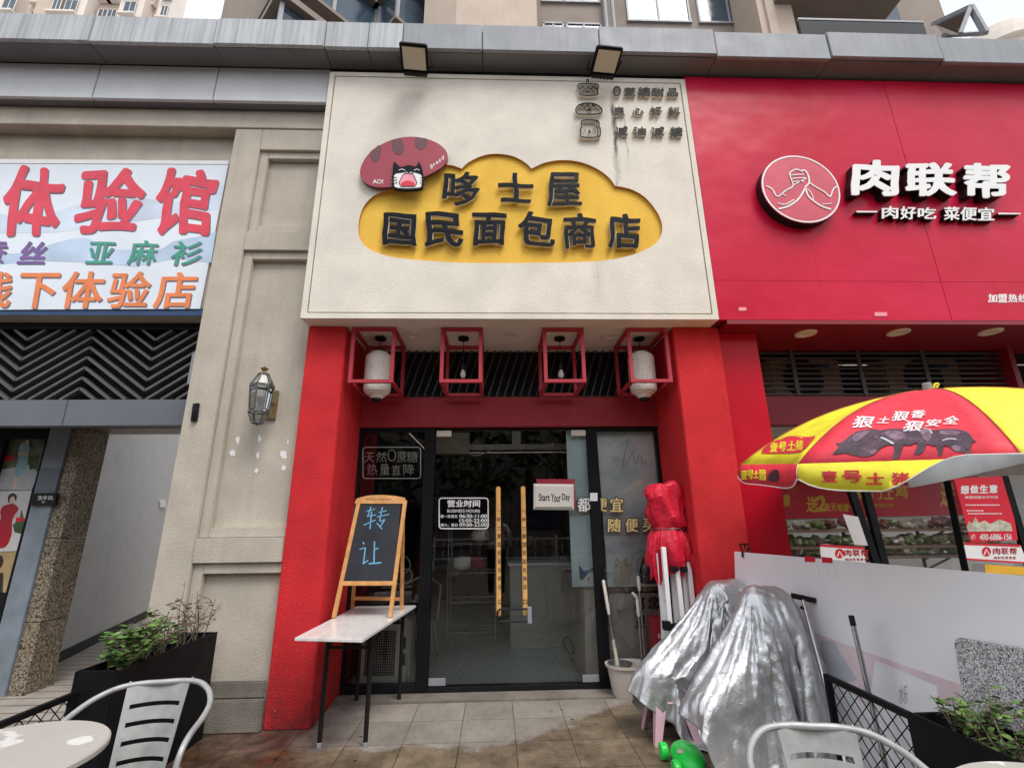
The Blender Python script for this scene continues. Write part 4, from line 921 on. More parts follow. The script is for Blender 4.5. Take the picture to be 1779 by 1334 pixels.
# draped shapes of the two silver covers: grid size, then x y z of each point in millimetres
DRAPE = {}
DRAPE['A'] = (40, 38, [
1536,3603,11,1557,3643,12,1576,3684,11,1596,3724,11,1616,3765,11,1637,3806,11,1657,3846,15,1677,3886,16,1689,3928,10,1714,3941,28,1745,3918,11,1744,3940,23,1750,3978,48,1753,4015,73,1785,4011,97,1805,3976,116,1812,3937,138,1800,3900,159,1776,3868,180,1775,3829,199,1804,3801,214,1844,3809,221,1854,3849,222,1832,3889,222,1824,3930,221,1863,3928,224,1899,3901,229,1925,3937,227,1945,3977,223,1967,4017,220,1987,4058,218,2011,4096,215,2046,4123,213,2088,4123,209,2111,4085,203,2119,4042,196,2121,3998,187,2121,3953,179,2119,3909,170,2117,3864,161,
1498,3627,16,1516,3665,15,1535,3704,12,1555,3745,11,1575,3785,11,1595,3826,11,1616,3866,12,1635,3907,10,1655,3928,23,1685,3906,27,1722,3893,38,1745,3915,61,1752,3952,86,1757,3990,111,1764,4014,136,1790,3990,156,1810,3957,178,1807,3921,199,1786,3887,220,1777,3849,241,1796,3815,258,1837,3814,268,1854,3851,269,1834,3890,268,1822,3931,267,1860,3933,270,1896,3906,275,1919,3944,272,1936,3985,268,1962,4023,266,1987,4060,264,2014,4096,262,2051,4121,259,2092,4117,256,2106,4076,248,2108,4033,240,2106,3989,230,2113,3945,223,2110,3900,214,2112,3856,206,
1461,3653,11,1483,3689,23,1494,3725,13,1514,3765,11,1534,3806,11,1554,3846,11,1574,3886,11,1595,3920,14,1628,3912,38,1659,3887,54,1698,3886,77,1735,3892,100,1748,3927,124,1750,3965,149,1747,4002,173,1769,3997,196,1802,3977,217,1811,3942,240,1796,3906,261,1782,3869,282,1791,3832,301,1829,3821,314,1854,3853,316,1835,3892,314,1820,3932,313,1856,3938,315,1893,3911,321,1912,3951,317,1932,3992,314,1960,4027,312,1986,4064,310,2015,4098,308,2055,4118,306,2092,4111,301,2088,4068,290,2086,4024,280,2089,3980,272,2101,3937,267,2102,3892,259,2111,3849,252,
1424,3673,18,1446,3711,27,1467,3749,37,1482,3783,22,1503,3822,20,1520,3863,22,1538,3902,30,1568,3924,47,1599,3902,70,1638,3901,91,1676,3904,113,1713,3896,137,1740,3903,162,1744,3940,187,1740,3977,212,1756,4009,236,1789,3996,258,1810,3964,281,1803,3927,302,1788,3890,323,1787,3850,343,1820,3830,358,1851,3854,362,1836,3894,360,1818,3933,359,1853,3944,361,1891,3921,366,1922,3951,363,1934,3994,361,1961,4031,359,1991,4064,356,2015,4100,354,2057,4115,351,2094,4098,345,2094,4056,333,2079,4015,323,2077,3972,315,2090,3929,311,2096,3885,304,2115,3846,298,
1399,3686,18,1421,3724,21,1443,3763,25,1468,3795,36,1490,3823,57,1507,3862,65,1515,3906,70,1543,3931,85,1578,3914,109,1615,3907,131,1653,3906,153,1689,3890,175,1721,3885,199,1738,3915,226,1737,3952,250,1741,3989,276,1771,4005,300,1802,3985,321,1808,3948,343,1794,3910,364,1787,3871,384,1811,3842,401,1846,3856,408,1837,3897,407,1817,3936,405,1850,3950,407,1891,3932,411,1926,3952,409,1936,3997,407,1967,4029,405,1993,4065,402,2016,4101,400,2060,4109,397,2094,4084,389,2102,4042,376,2087,4002,367,2071,3964,361,2080,3920,355,2092,3878,349,2125,3851,343,
1362,3708,11,1386,3747,12,1409,3785,18,1432,3819,37,1452,3843,68,1477,3869,95,1499,3903,111,1519,3936,123,1556,3924,146,1591,3908,168,1627,3886,184,1663,3871,206,1696,3874,236,1726,3891,263,1734,3927,289,1734,3965,314,1752,3996,339,1787,3999,362,1807,3969,383,1800,3930,404,1789,3892,425,1802,3857,444,1839,3860,454,1837,3901,454,1816,3939,452,1849,3959,452,1893,3948,454,1928,3953,455,1939,3997,453,1968,4031,451,1989,4069,448,2019,4101,446,2062,4099,442,2093,4069,433,2107,4029,421,2090,3991,412,2069,3956,408,2075,3912,401,2094,3873,395,2134,3863,387,
1322,3732,11,1346,3769,15,1371,3801,34,1396,3828,60,1417,3859,84,1440,3887,110,1464,3913,138,1494,3926,160,1528,3902,175,1564,3882,194,1600,3867,217,1636,3859,243,1668,3870,271,1701,3880,299,1725,3902,326,1731,3939,352,1739,3975,377,1765,3998,402,1797,3986,425,1805,3950,446,1792,3912,466,1795,3874,486,1830,3864,499,1835,3902,500,1816,3941,499,1849,3964,498,1890,3949,500,1927,3955,501,1943,3997,499,1968,4033,497,1990,4073,495,2024,4099,493,2065,4089,487,2093,4056,477,2110,4017,465,2082,3992,457,2072,3950,453,2075,3906,447,2100,3873,440,2141,3878,429,
1284,3755,12,1312,3776,39,1339,3799,66,1363,3826,93,1387,3854,119,1409,3883,144,1434,3909,171,1468,3910,195,1500,3881,205,1536,3863,225,1572,3855,251,1608,3853,279,1644,3856,306,1677,3865,335,1707,3883,363,1725,3914,390,1731,3950,416,1745,3983,442,1778,3994,467,1805,3970,488,1798,3932,508,1790,3893,527,1818,3871,543,1836,3904,546,1817,3943,545,1849,3968,544,1889,3953,546,1926,3957,547,1946,3997,545,1968,4037,543,1991,4075,542,2029,4095,539,2068,4078,532,2097,4046,522,2110,4006,510,2080,3986,502,2076,3943,498,2078,3900,492,2104,3888,478,2139,3886,474,
1273,3733,47,1297,3756,75,1316,3786,102,1336,3815,128,1360,3843,155,1383,3872,181,1408,3897,208,1442,3895,230,1473,3864,238,1509,3855,262,1545,3862,288,1582,3871,312,1616,3871,341,1649,3866,371,1682,3872,400,1711,3891,427,1724,3925,453,1731,3961,480,1756,3986,506,1792,3983,529,1804,3950,550,1790,3912,569,1806,3881,587,1832,3905,592,1818,3945,592,1850,3971,591,1889,3955,593,1925,3960,594,1942,4001,591,1967,4039,589,1994,4076,588,2033,4089,585,2067,4064,576,2098,4033,566,2107,3994,554,2075,3981,547,2081,3941,541,2075,3912,526,2097,3913,505,2115,3901,502,
1253,3756,75,1274,3746,111,1302,3763,140,1318,3796,165,1336,3828,191,1358,3859,218,1384,3884,245,1418,3879,266,1448,3850,275,1483,3856,299,1519,3866,324,1554,3877,349,1590,3888,375,1622,3884,405,1654,3877,436,1688,3877,465,1715,3900,491,1722,3936,517,1737,3969,543,1769,3983,569,1801,3968,591,1795,3931,611,1796,3894,629,1827,3905,638,1819,3946,638,1852,3974,638,1888,3958,640,1924,3962,640,1938,4005,637,1967,4040,635,1996,4074,634,2036,4079,630,2067,4049,620,2100,4019,610,2102,3982,599,2065,3973,590,2053,3939,570,2052,3910,543,2090,3917,535,2106,3941,522,
1254,3798,95,1257,3778,135,1275,3764,172,1301,3777,203,1318,3809,229,1336,3841,254,1359,3868,281,1393,3863,303,1425,3836,313,1461,3841,337,1496,3854,362,1530,3869,387,1564,3886,413,1598,3902,438,1632,3903,466,1663,3895,497,1694,3890,527,1718,3911,555,1723,3946,581,1747,3969,607,1782,3973,633,1801,3947,654,1792,3911,672,1820,3906,683,1819,3946,684,1852,3975,684,1887,3961,686,1921,3967,686,1936,4009,683,1969,4039,681,2000,4072,680,2040,4068,675,2071,4037,665,2101,4006,656,2093,3976,643,2060,3951,630,2058,3917,604,2079,3906,570,2106,3912,552,2102,3948,546,
1245,3835,117,1252,3818,156,1264,3802,193,1277,3788,232,1301,3790,266,1316,3823,291,1334,3853,318,1368,3847,339,1402,3823,352,1439,3826,376,1475,3838,400,1509,3854,425,1543,3872,451,1575,3891,476,1607,3909,502,1641,3919,528,1673,3913,559,1699,3902,591,1718,3921,618,1726,3952,645,1760,3961,671,1795,3957,695,1799,3925,714,1810,3910,728,1821,3947,730,1849,3978,729,1885,3964,732,1917,3973,732,1941,4006,728,1975,4035,727,2005,4069,726,2044,4058,720,2076,4027,710,2101,3992,700,2085,3960,686,2067,3929,668,2087,3920,634,2107,3932,596,2131,3934,560,2139,3955,525,
1208,3836,138,1231,3842,177,1251,3839,215,1261,3825,254,1280,3813,293,1298,3809,327,1310,3839,354,1343,3832,375,1378,3813,391,1416,3815,414,1453,3827,438,1488,3841,463,1522,3857,489,1555,3874,514,1586,3892,540,1617,3912,567,1649,3928,593,1683,3928,621,1705,3916,654,1714,3935,681,1736,3950,707,1771,3951,730,1799,3943,754,1799,3922,770,1826,3948,775,1843,3979,775,1884,3968,779,1916,3980,779,1946,4004,775,1981,4030,773,2010,4065,772,2046,4048,765,2079,4017,755,2094,3978,743,2081,3944,727,2096,3932,696,2113,3947,658,2130,3960,619,2133,3976,577,2137,3992,535,
1170,3829,163,1194,3828,201,1216,3832,239,1236,3843,277,1260,3843,315,1281,3835,352,1287,3829,387,1318,3821,410,1358,3824,419,1392,3830,445,1425,3839,472,1460,3847,500,1496,3855,526,1531,3863,552,1566,3875,578,1599,3892,605,1629,3912,631,1657,3934,657,1690,3938,684,1710,3932,717,1725,3950,743,1747,3964,767,1781,3968,788,1787,3939,812,1820,3952,821,1838,3981,820,1881,3971,824,1917,3986,825,1950,4004,821,1987,4027,819,2016,4061,818,2048,4036,809,2078,4005,800,2082,3967,784,2099,3956,756,2112,3970,718,2120,3987,677,2122,4003,635,2121,4018,592,2117,4031,549,
1132,3837,187,1156,3831,225,1179,3825,264,1203,3825,302,1225,3834,340,1250,3834,377,1272,3849,412,1304,3846,405,1338,3861,431,1373,3869,459,1408,3876,486,1443,3882,515,1478,3887,544,1511,3889,575,1540,3886,610,1573,3889,641,1607,3901,668,1638,3919,694,1665,3944,720,1700,3956,746,1713,3946,780,1732,3973,804,1762,3985,826,1780,3959,852,1810,3957,867,1832,3981,866,1877,3985,868,1915,3993,870,1952,4008,867,1993,4023,864,2026,4054,863,2051,4026,854,2069,3990,841,2095,3977,817,2102,3995,776,2106,4012,734,2104,4027,692,2098,4039,649,2091,4050,605,2089,4065,563,
1093,3844,211,1119,3843,249,1142,3838,288,1165,3832,326,1188,3827,364,1213,3835,398,1242,3837,418,1276,3848,441,1311,3861,467,1345,3869,495,1380,3879,523,1414,3887,550,1448,3899,577,1483,3909,604,1518,3917,632,1549,3921,663,1580,3923,695,1610,3927,728,1642,3938,758,1673,3955,784,1704,3969,809,1721,3968,842,1743,3991,865,1770,3986,888,1797,3967,910,1830,3987,912,1872,3997,912,1912,4000,916,1953,4013,913,1996,4024,912,2034,4046,909,2053,4017,897,2073,4004,873,2081,4017,833,2080,4031,790,2076,4044,747,2069,4054,704,2066,4067,661,2059,4079,618,2056,4094,576,
1055,3846,237,1081,3849,275,1106,3853,312,1128,3847,350,1151,3842,389,1178,3845,422,1213,3859,444,1247,3867,472,1282,3878,498,1317,3887,526,1353,3899,551,1385,3905,581,1419,3915,608,1454,3928,634,1490,3940,660,1524,3950,687,1559,3959,713,1591,3965,744,1616,3965,782,1645,3967,816,1679,3976,844,1712,3992,869,1723,3988,904,1751,3999,925,1784,3986,950,1825,3998,955,1867,4011,956,1910,4011,960,1951,4027,956,1994,4038,956,2027,4035,950,2055,4035,928,2062,4042,888,2061,4056,847,2052,4065,803,2048,4078,760,2045,4091,717,2044,4106,674,2046,4119,632,2061,4125,591,
1032,3878,254,1053,3875,294,1073,3872,333,1096,3870,372,1120,3869,411,1151,3875,443,1185,3885,470,1220,3896,495,1255,3906,522,1291,3918,547,1326,3929,574,1361,3939,600,1396,3951,626,1430,3963,653,1465,3974,679,1500,3983,706,1535,3993,733,1571,4002,761,1603,4007,792,1629,4007,828,1656,4008,865,1686,4011,898,1717,4018,928,1737,4017,961,1772,4016,985,1817,4025,993,1860,4030,996,1904,4040,996,1946,4052,994,1988,4062,990,2024,4063,978,2040,4070,941,2052,4081,903,2049,4094,860,2052,4107,816,2056,4120,773,2058,4133,730,2061,4146,688,2060,4158,645,2050,4168,603,
1016,3918,266,1038,3917,305,1057,3913,345,1075,3908,386,1097,3907,425,1128,3912,458,1163,3922,484,1198,3932,511,1233,3943,538,1269,3956,561,1303,3966,588,1338,3977,615,1372,3988,643,1406,3999,671,1440,4008,699,1474,4016,727,1509,4023,756,1544,4031,784,1578,4038,814,1610,4045,844,1641,4049,877,1671,4051,911,1699,4052,946,1725,4052,984,1761,4056,1010,1808,4064,1013,1852,4070,1017,1896,4078,1019,1941,4085,1022,1981,4094,1018,2011,4103,988,2041,4114,956,2058,4125,916,2067,4135,873,2070,4147,830,2065,4160,787,2055,4171,744,2043,4179,701,2030,4185,659,2017,4189,616,
980,3937,287,1004,3940,325,1025,3937,363,1051,3941,400,1082,3949,431,1113,3957,463,1149,3967,488,1183,3977,515,1214,3985,546,1246,3991,577,1279,3997,608,1313,4003,638,1347,4008,667,1381,4016,696,1414,4024,725,1449,4033,753,1483,4043,781,1517,4052,810,1550,4060,839,1583,4069,869,1615,4078,900,1648,4086,929,1683,4093,958,1716,4098,989,1753,4102,1016,1801,4110,1016,1845,4115,1022,1889,4123,1021,1934,4130,1026,1977,4136,1027,2008,4146,1000,2029,4160,963,2044,4169,920,2044,4171,875,2038,4165,834,2031,4156,791,2032,4153,745,2030,4153,700,2025,4155,656,2019,4158,612,
976,3956,287,1001,3960,324,1021,3971,360,1046,3984,393,1077,3995,423,1109,4003,454,1143,4012,483,1175,4020,513,1208,4028,542,1243,4034,570,1279,4040,597,1317,4044,623,1351,4051,652,1385,4058,680,1417,4067,710,1450,4077,740,1482,4086,770,1515,4094,799,1548,4102,830,1582,4110,860,1616,4117,889,1651,4123,917,1686,4126,944,1716,4138,976,1750,4148,1003,1795,4154,1011,1840,4160,1014,1884,4165,1014,1929,4171,1016,1972,4174,1014,2007,4183,1002,2013,4197,963,2018,4207,921,2014,4206,876,2007,4199,833,2003,4193,788,2001,4188,743,1997,4179,699,1994,4172,655,1991,4165,611,
1012,3964,261,1033,3979,297,1046,4001,335,1057,4022,370,1086,4034,402,1116,4045,434,1151,4052,463,1188,4055,488,1224,4060,516,1259,4066,542,1295,4073,570,1330,4080,598,1363,4088,627,1396,4097,657,1427,4107,688,1461,4115,716,1496,4121,744,1532,4126,771,1567,4130,800,1603,4133,828,1639,4137,855,1674,4142,883,1701,4157,915,1719,4174,951,1752,4181,972,1794,4188,980,1839,4190,979,1882,4200,983,1925,4195,977,1970,4199,977,2008,4214,978,2038,4198,954,2041,4201,916,2038,4209,872,2033,4214,828,2030,4213,783,2025,4211,738,2020,4208,693,2015,4205,649,2009,4203,604,
1035,3992,235,1044,4016,272,1050,4040,310,1069,4059,345,1099,4070,376,1133,4077,405,1169,4083,434,1204,4089,462,1238,4095,490,1274,4101,517,1310,4108,544,1345,4114,571,1379,4121,600,1413,4128,629,1447,4136,658,1482,4139,685,1518,4142,712,1555,4145,738,1590,4151,767,1625,4156,795,1658,4164,824,1687,4178,855,1698,4194,892,1726,4189,913,1762,4200,931,1793,4213,941,1837,4212,940,1880,4218,941,1922,4221,940,1966,4219,935,2002,4232,935,2041,4224,921,2066,4199,897,2069,4181,862,2067,4182,820,2068,4189,777,2063,4189,734,2061,4190,689,2056,4191,644,2051,4191,599,
1034,4031,210,1042,4055,248,1059,4077,284,1091,4083,314,1123,4091,343,1157,4098,372,1192,4104,400,1226,4111,428,1260,4120,457,1295,4129,485,1329,4137,513,1364,4144,541,1399,4147,568,1434,4155,597,1468,4161,627,1503,4164,654,1538,4170,682,1573,4176,710,1609,4180,737,1642,4188,766,1674,4197,795,1682,4215,832,1708,4213,857,1741,4194,870,1761,4220,892,1794,4239,903,1836,4225,896,1877,4233,897,1919,4239,897,1957,4229,892,2000,4233,893,2033,4249,883,2061,4223,860,2088,4197,836,2104,4166,810,2091,4149,773,2086,4149,731,2087,4153,687,2079,4152,642,2071,4151,597,
1029,4070,186,1053,4085,219,1086,4089,250,1119,4092,279,1151,4105,308,1185,4111,336,1220,4114,364,1254,4122,393,1288,4131,421,1321,4144,450,1354,4154,478,1389,4160,506,1424,4167,534,1459,4171,563,1494,4176,591,1528,4184,620,1562,4192,648,1597,4198,676,1631,4205,705,1663,4212,734,1674,4229,768,1688,4232,799,1715,4208,815,1755,4214,831,1761,4243,851,1794,4255,861,1832,4244,855,1875,4247,853,1919,4246,851,1959,4228,848,2001,4225,846,2022,4257,840,2056,4249,822,2075,4217,797,2101,4189,773,2118,4157,748,2112,4129,717,2090,4116,683,2068,4112,646,2070,4106,605,
1047,4093,156,1081,4092,185,1115,4094,214,1148,4105,244,1179,4119,273,1214,4120,301,1247,4124,328,1282,4129,357,1316,4136,386,1350,4146,414,1383,4156,443,1418,4163,471,1452,4170,499,1487,4177,527,1522,4183,556,1556,4190,584,1591,4197,613,1626,4204,641,1655,4220,670,1659,4241,705,1675,4254,738,1695,4226,757,1727,4226,776,1765,4238,794,1763,4265,810,1794,4259,817,1828,4252,812,1873,4255,808,1917,4247,805,1956,4224,802,1999,4220,800,2019,4257,796,2047,4271,784,2069,4243,760,2086,4210,735,2106,4178,710,2126,4150,683,2119,4121,654,2087,4107,627,2097,4083,615,
1077,4088,121,1111,4092,150,1144,4103,179,1175,4117,209,1207,4132,238,1242,4127,264,1275,4134,293,1310,4138,321,1344,4144,350,1379,4150,379,1413,4158,407,1447,4166,435,1482,4173,463,1517,4178,491,1551,4184,520,1585,4191,549,1617,4203,578,1640,4225,608,1649,4251,642,1664,4269,675,1685,4248,698,1703,4228,716,1742,4236,734,1771,4251,752,1769,4286,768,1795,4263,770,1823,4252,767,1868,4250,762,1913,4244,759,1954,4224,756,1997,4217,754,2017,4253,750,2035,4285,742,2065,4268,722,2079,4234,697,2091,4199,671,2108,4167,645,2131,4141,618,2113,4119,590,2130,4105,601,
1108,4087,85,1139,4101,114,1171,4112,144,1202,4128,173,1234,4142,202,1270,4138,229,1304,4143,257,1337,4151,287,1372,4154,315,1407,4157,343,1442,4163,371,1477,4167,399,1512,4171,427,1547,4177,455,1579,4188,484,1608,4206,513,1624,4232,546,1634,4260,580,1656,4279,611,1681,4265,637,1686,4229,658,1721,4224,675,1760,4232,693,1766,4265,710,1778,4298,724,1794,4265,724,1818,4240,722,1863,4241,718,1908,4239,713,1950,4225,710,1994,4216,707,2017,4249,704,2022,4292,699,2056,4289,682,2081,4260,659,2093,4225,634,2098,4189,608,2110,4154,581,2128,4129,556,2156,4126,569,
1138,4091,51,1167,4110,79,1199,4122,108,1229,4139,138,1262,4151,166,1297,4153,194,1330,4162,223,1365,4162,251,1401,4157,278,1435,4163,307,1469,4170,335,1505,4172,363,1540,4177,392,1572,4189,420,1595,4212,451,1611,4240,483,1627,4266,516,1648,4289,548,1677,4281,574,1680,4244,596,1700,4213,616,1740,4215,634,1769,4241,650,1761,4282,668,1785,4306,679,1796,4268,678,1814,4234,677,1858,4233,672,1903,4234,667,1946,4223,664,1991,4215,661,2016,4247,657,2011,4291,654,2042,4306,641,2074,4284,620,2098,4252,598,2107,4216,572,2109,4181,545,2130,4158,527,2167,4164,544,
1173,4084,22,1200,4109,47,1229,4131,74,1257,4150,102,1289,4163,131,1323,4170,160,1358,4167,187,1394,4161,214,1429,4162,242,1462,4171,270,1496,4180,299,1531,4185,328,1562,4198,357,1584,4221,388,1603,4246,420,1622,4271,452,1642,4295,484,1672,4295,512,1682,4261,534,1684,4223,555,1717,4206,574,1754,4221,591,1767,4258,608,1758,4297,625,1790,4311,633,1797,4270,631,1811,4231,630,1855,4224,626,1899,4229,621,1941,4217,619,1987,4214,615,2013,4244,611,2001,4287,609,2025,4315,599,2063,4302,580,2092,4276,559,2114,4243,536,2123,4208,510,2135,4189,497,2178,4188,505,
1204,4106,11,1238,4097,20,1265,4124,45,1292,4146,73,1317,4173,97,1350,4182,125,1386,4174,152,1422,4168,178,1456,4172,206,1490,4181,235,1523,4192,264,1555,4205,293,1580,4225,324,1603,4248,356,1622,4274,387,1634,4303,420,1664,4309,448,1684,4280,472,1678,4241,493,1696,4208,514,1734,4206,532,1763,4235,548,1760,4275,565,1758,4313,582,1794,4315,588,1799,4272,584,1810,4230,583,1851,4215,580,1894,4222,575,1936,4211,573,1982,4212,569,2007,4240,565,1993,4282,563,2009,4318,555,2048,4316,538,2082,4295,519,2092,4255,502,2113,4228,475,2145,4208,457,2186,4211,465,
1230,4144,11,1268,4118,11,1301,4111,22,1328,4133,49,1351,4167,67,1378,4191,91,1413,4190,118,1449,4182,143,1482,4191,172,1515,4202,201,1547,4213,230,1578,4227,260,1601,4249,291,1617,4277,323,1630,4306,355,1657,4320,385,1681,4297,409,1680,4259,431,1681,4221,452,1712,4201,471,1749,4216,488,1763,4253,505,1751,4292,522,1760,4328,538,1796,4319,542,1801,4275,539,1809,4231,536,1847,4209,535,1890,4215,530,1932,4204,528,1977,4210,523,2006,4238,519,1991,4279,517,1994,4318,511,2032,4325,494,2068,4308,476,2083,4270,459,2117,4258,447,2152,4240,429,2190,4229,423,
1255,4182,11,1293,4157,11,1331,4132,11,1364,4125,21,1386,4158,38,1411,4178,67,1441,4203,86,1476,4200,111,1509,4205,138,1542,4218,166,1574,4229,196,1599,4249,226,1612,4279,258,1622,4309,291,1649,4326,321,1680,4313,347,1683,4276,369,1674,4237,391,1691,4205,411,1729,4202,429,1757,4231,445,1760,4272,462,1745,4310,480,1764,4342,494,1797,4323,496,1803,4278,493,1811,4234,490,1844,4206,489,1887,4206,484,1930,4197,482,1973,4209,477,2004,4237,473,1992,4276,471,1981,4316,466,2015,4332,452,2053,4319,433,2073,4285,417,2107,4269,404,2150,4266,393,2185,4244,379,
1281,4221,11,1318,4196,11,1356,4171,11,1394,4147,11,1426,4148,18,1446,4171,42,1465,4199,52,1499,4209,78,1535,4217,104,1568,4231,132,1593,4252,162,1608,4280,193,1618,4310,226,1641,4332,256,1673,4324,283,1686,4291,306,1676,4253,328,1675,4215,350,1706,4195,369,1743,4210,386,1760,4248,402,1753,4288,420,1744,4328,437,1769,4353,450,1797,4326,450,1804,4281,447,1813,4237,444,1840,4204,442,1883,4194,438,1925,4196,435,1966,4213,431,2002,4235,427,1996,4274,425,1973,4312,422,1996,4332,410,2036,4324,391,2062,4297,374,2098,4282,360,2141,4279,350,2176,4258,336,
1306,4258,16,1343,4234,11,1381,4210,11,1420,4187,11,1458,4163,14,1487,4162,23,1499,4204,33,1516,4237,53,1539,4255,84,1576,4264,103,1599,4285,130,1613,4314,162,1636,4336,192,1668,4337,220,1687,4307,244,1680,4269,266,1670,4231,288,1685,4197,308,1723,4194,326,1751,4223,343,1757,4264,360,1749,4305,377,1746,4346,394,1774,4362,404,1795,4327,403,1800,4283,401,1813,4240,398,1838,4203,396,1878,4184,394,1918,4202,390,1958,4222,386,1999,4236,382,1999,4273,379,1972,4308,376,1981,4337,369,2016,4326,350,2049,4307,330,2089,4296,317,2132,4294,307,2166,4270,293,
1329,4297,11,1367,4274,11,1406,4249,11,1444,4225,13,1482,4201,12,1519,4180,17,1543,4192,29,1556,4231,40,1571,4262,70,1578,4300,78,1611,4315,98,1630,4341,128,1662,4347,157,1689,4324,181,1687,4285,204,1672,4248,226,1671,4210,247,1700,4187,267,1736,4202,283,1754,4240,300,1754,4281,317,1748,4322,334,1749,4363,351,1777,4369,359,1789,4328,356,1795,4284,354,1810,4242,352,1835,4204,350,1875,4182,348,1914,4203,344,1953,4224,341,1994,4242,337,2001,4271,333,1972,4305,330,1970,4341,326,2008,4350,312,2041,4329,291,2080,4314,275,2123,4308,264,2155,4282,250,
1353,4337,11,1391,4313,11,1430,4289,11,1468,4264,12,1506,4241,14,1543,4216,13,1579,4198,18,1601,4221,34,1611,4262,47,1612,4306,51,1626,4341,66,1655,4356,93,1685,4338,119,1694,4303,141,1681,4265,163,1667,4227,185,1681,4193,206,1718,4189,224,1745,4218,240,1755,4258,257,1752,4299,274,1745,4340,292,1754,4379,308,1778,4374,315,1784,4330,311,1794,4286,308,1810,4244,306,1833,4205,304,1871,4183,302,1914,4195,299,1954,4214,294,1994,4235,290,2003,4270,286,1972,4301,284,1960,4339,281,1995,4359,270,2035,4354,253,2074,4340,237,2111,4321,222,2142,4292,206,
1377,4376,11,1416,4352,11,1454,4328,11,1492,4304,11,1530,4280,11,1568,4256,11,1607,4231,10,1639,4218,11,1639,4263,12,1642,4308,17,1653,4350,32,1682,4354,56,1695,4319,79,1689,4281,101,1674,4244,123,1667,4205,144,1695,4183,164,1731,4199,180,1750,4236,197,1756,4277,214,1751,4318,231,1742,4357,249,1760,4393,265,1788,4380,270,1794,4335,267,1803,4291,263,1816,4248,260,1832,4206,258,1868,4183,256,1911,4191,253,1953,4208,248,1992,4230,243,2003,4268,240,1972,4299,238,1951,4335,236,1979,4364,227,2021,4363,211,2060,4349,195,2096,4327,179,2129,4301,163])
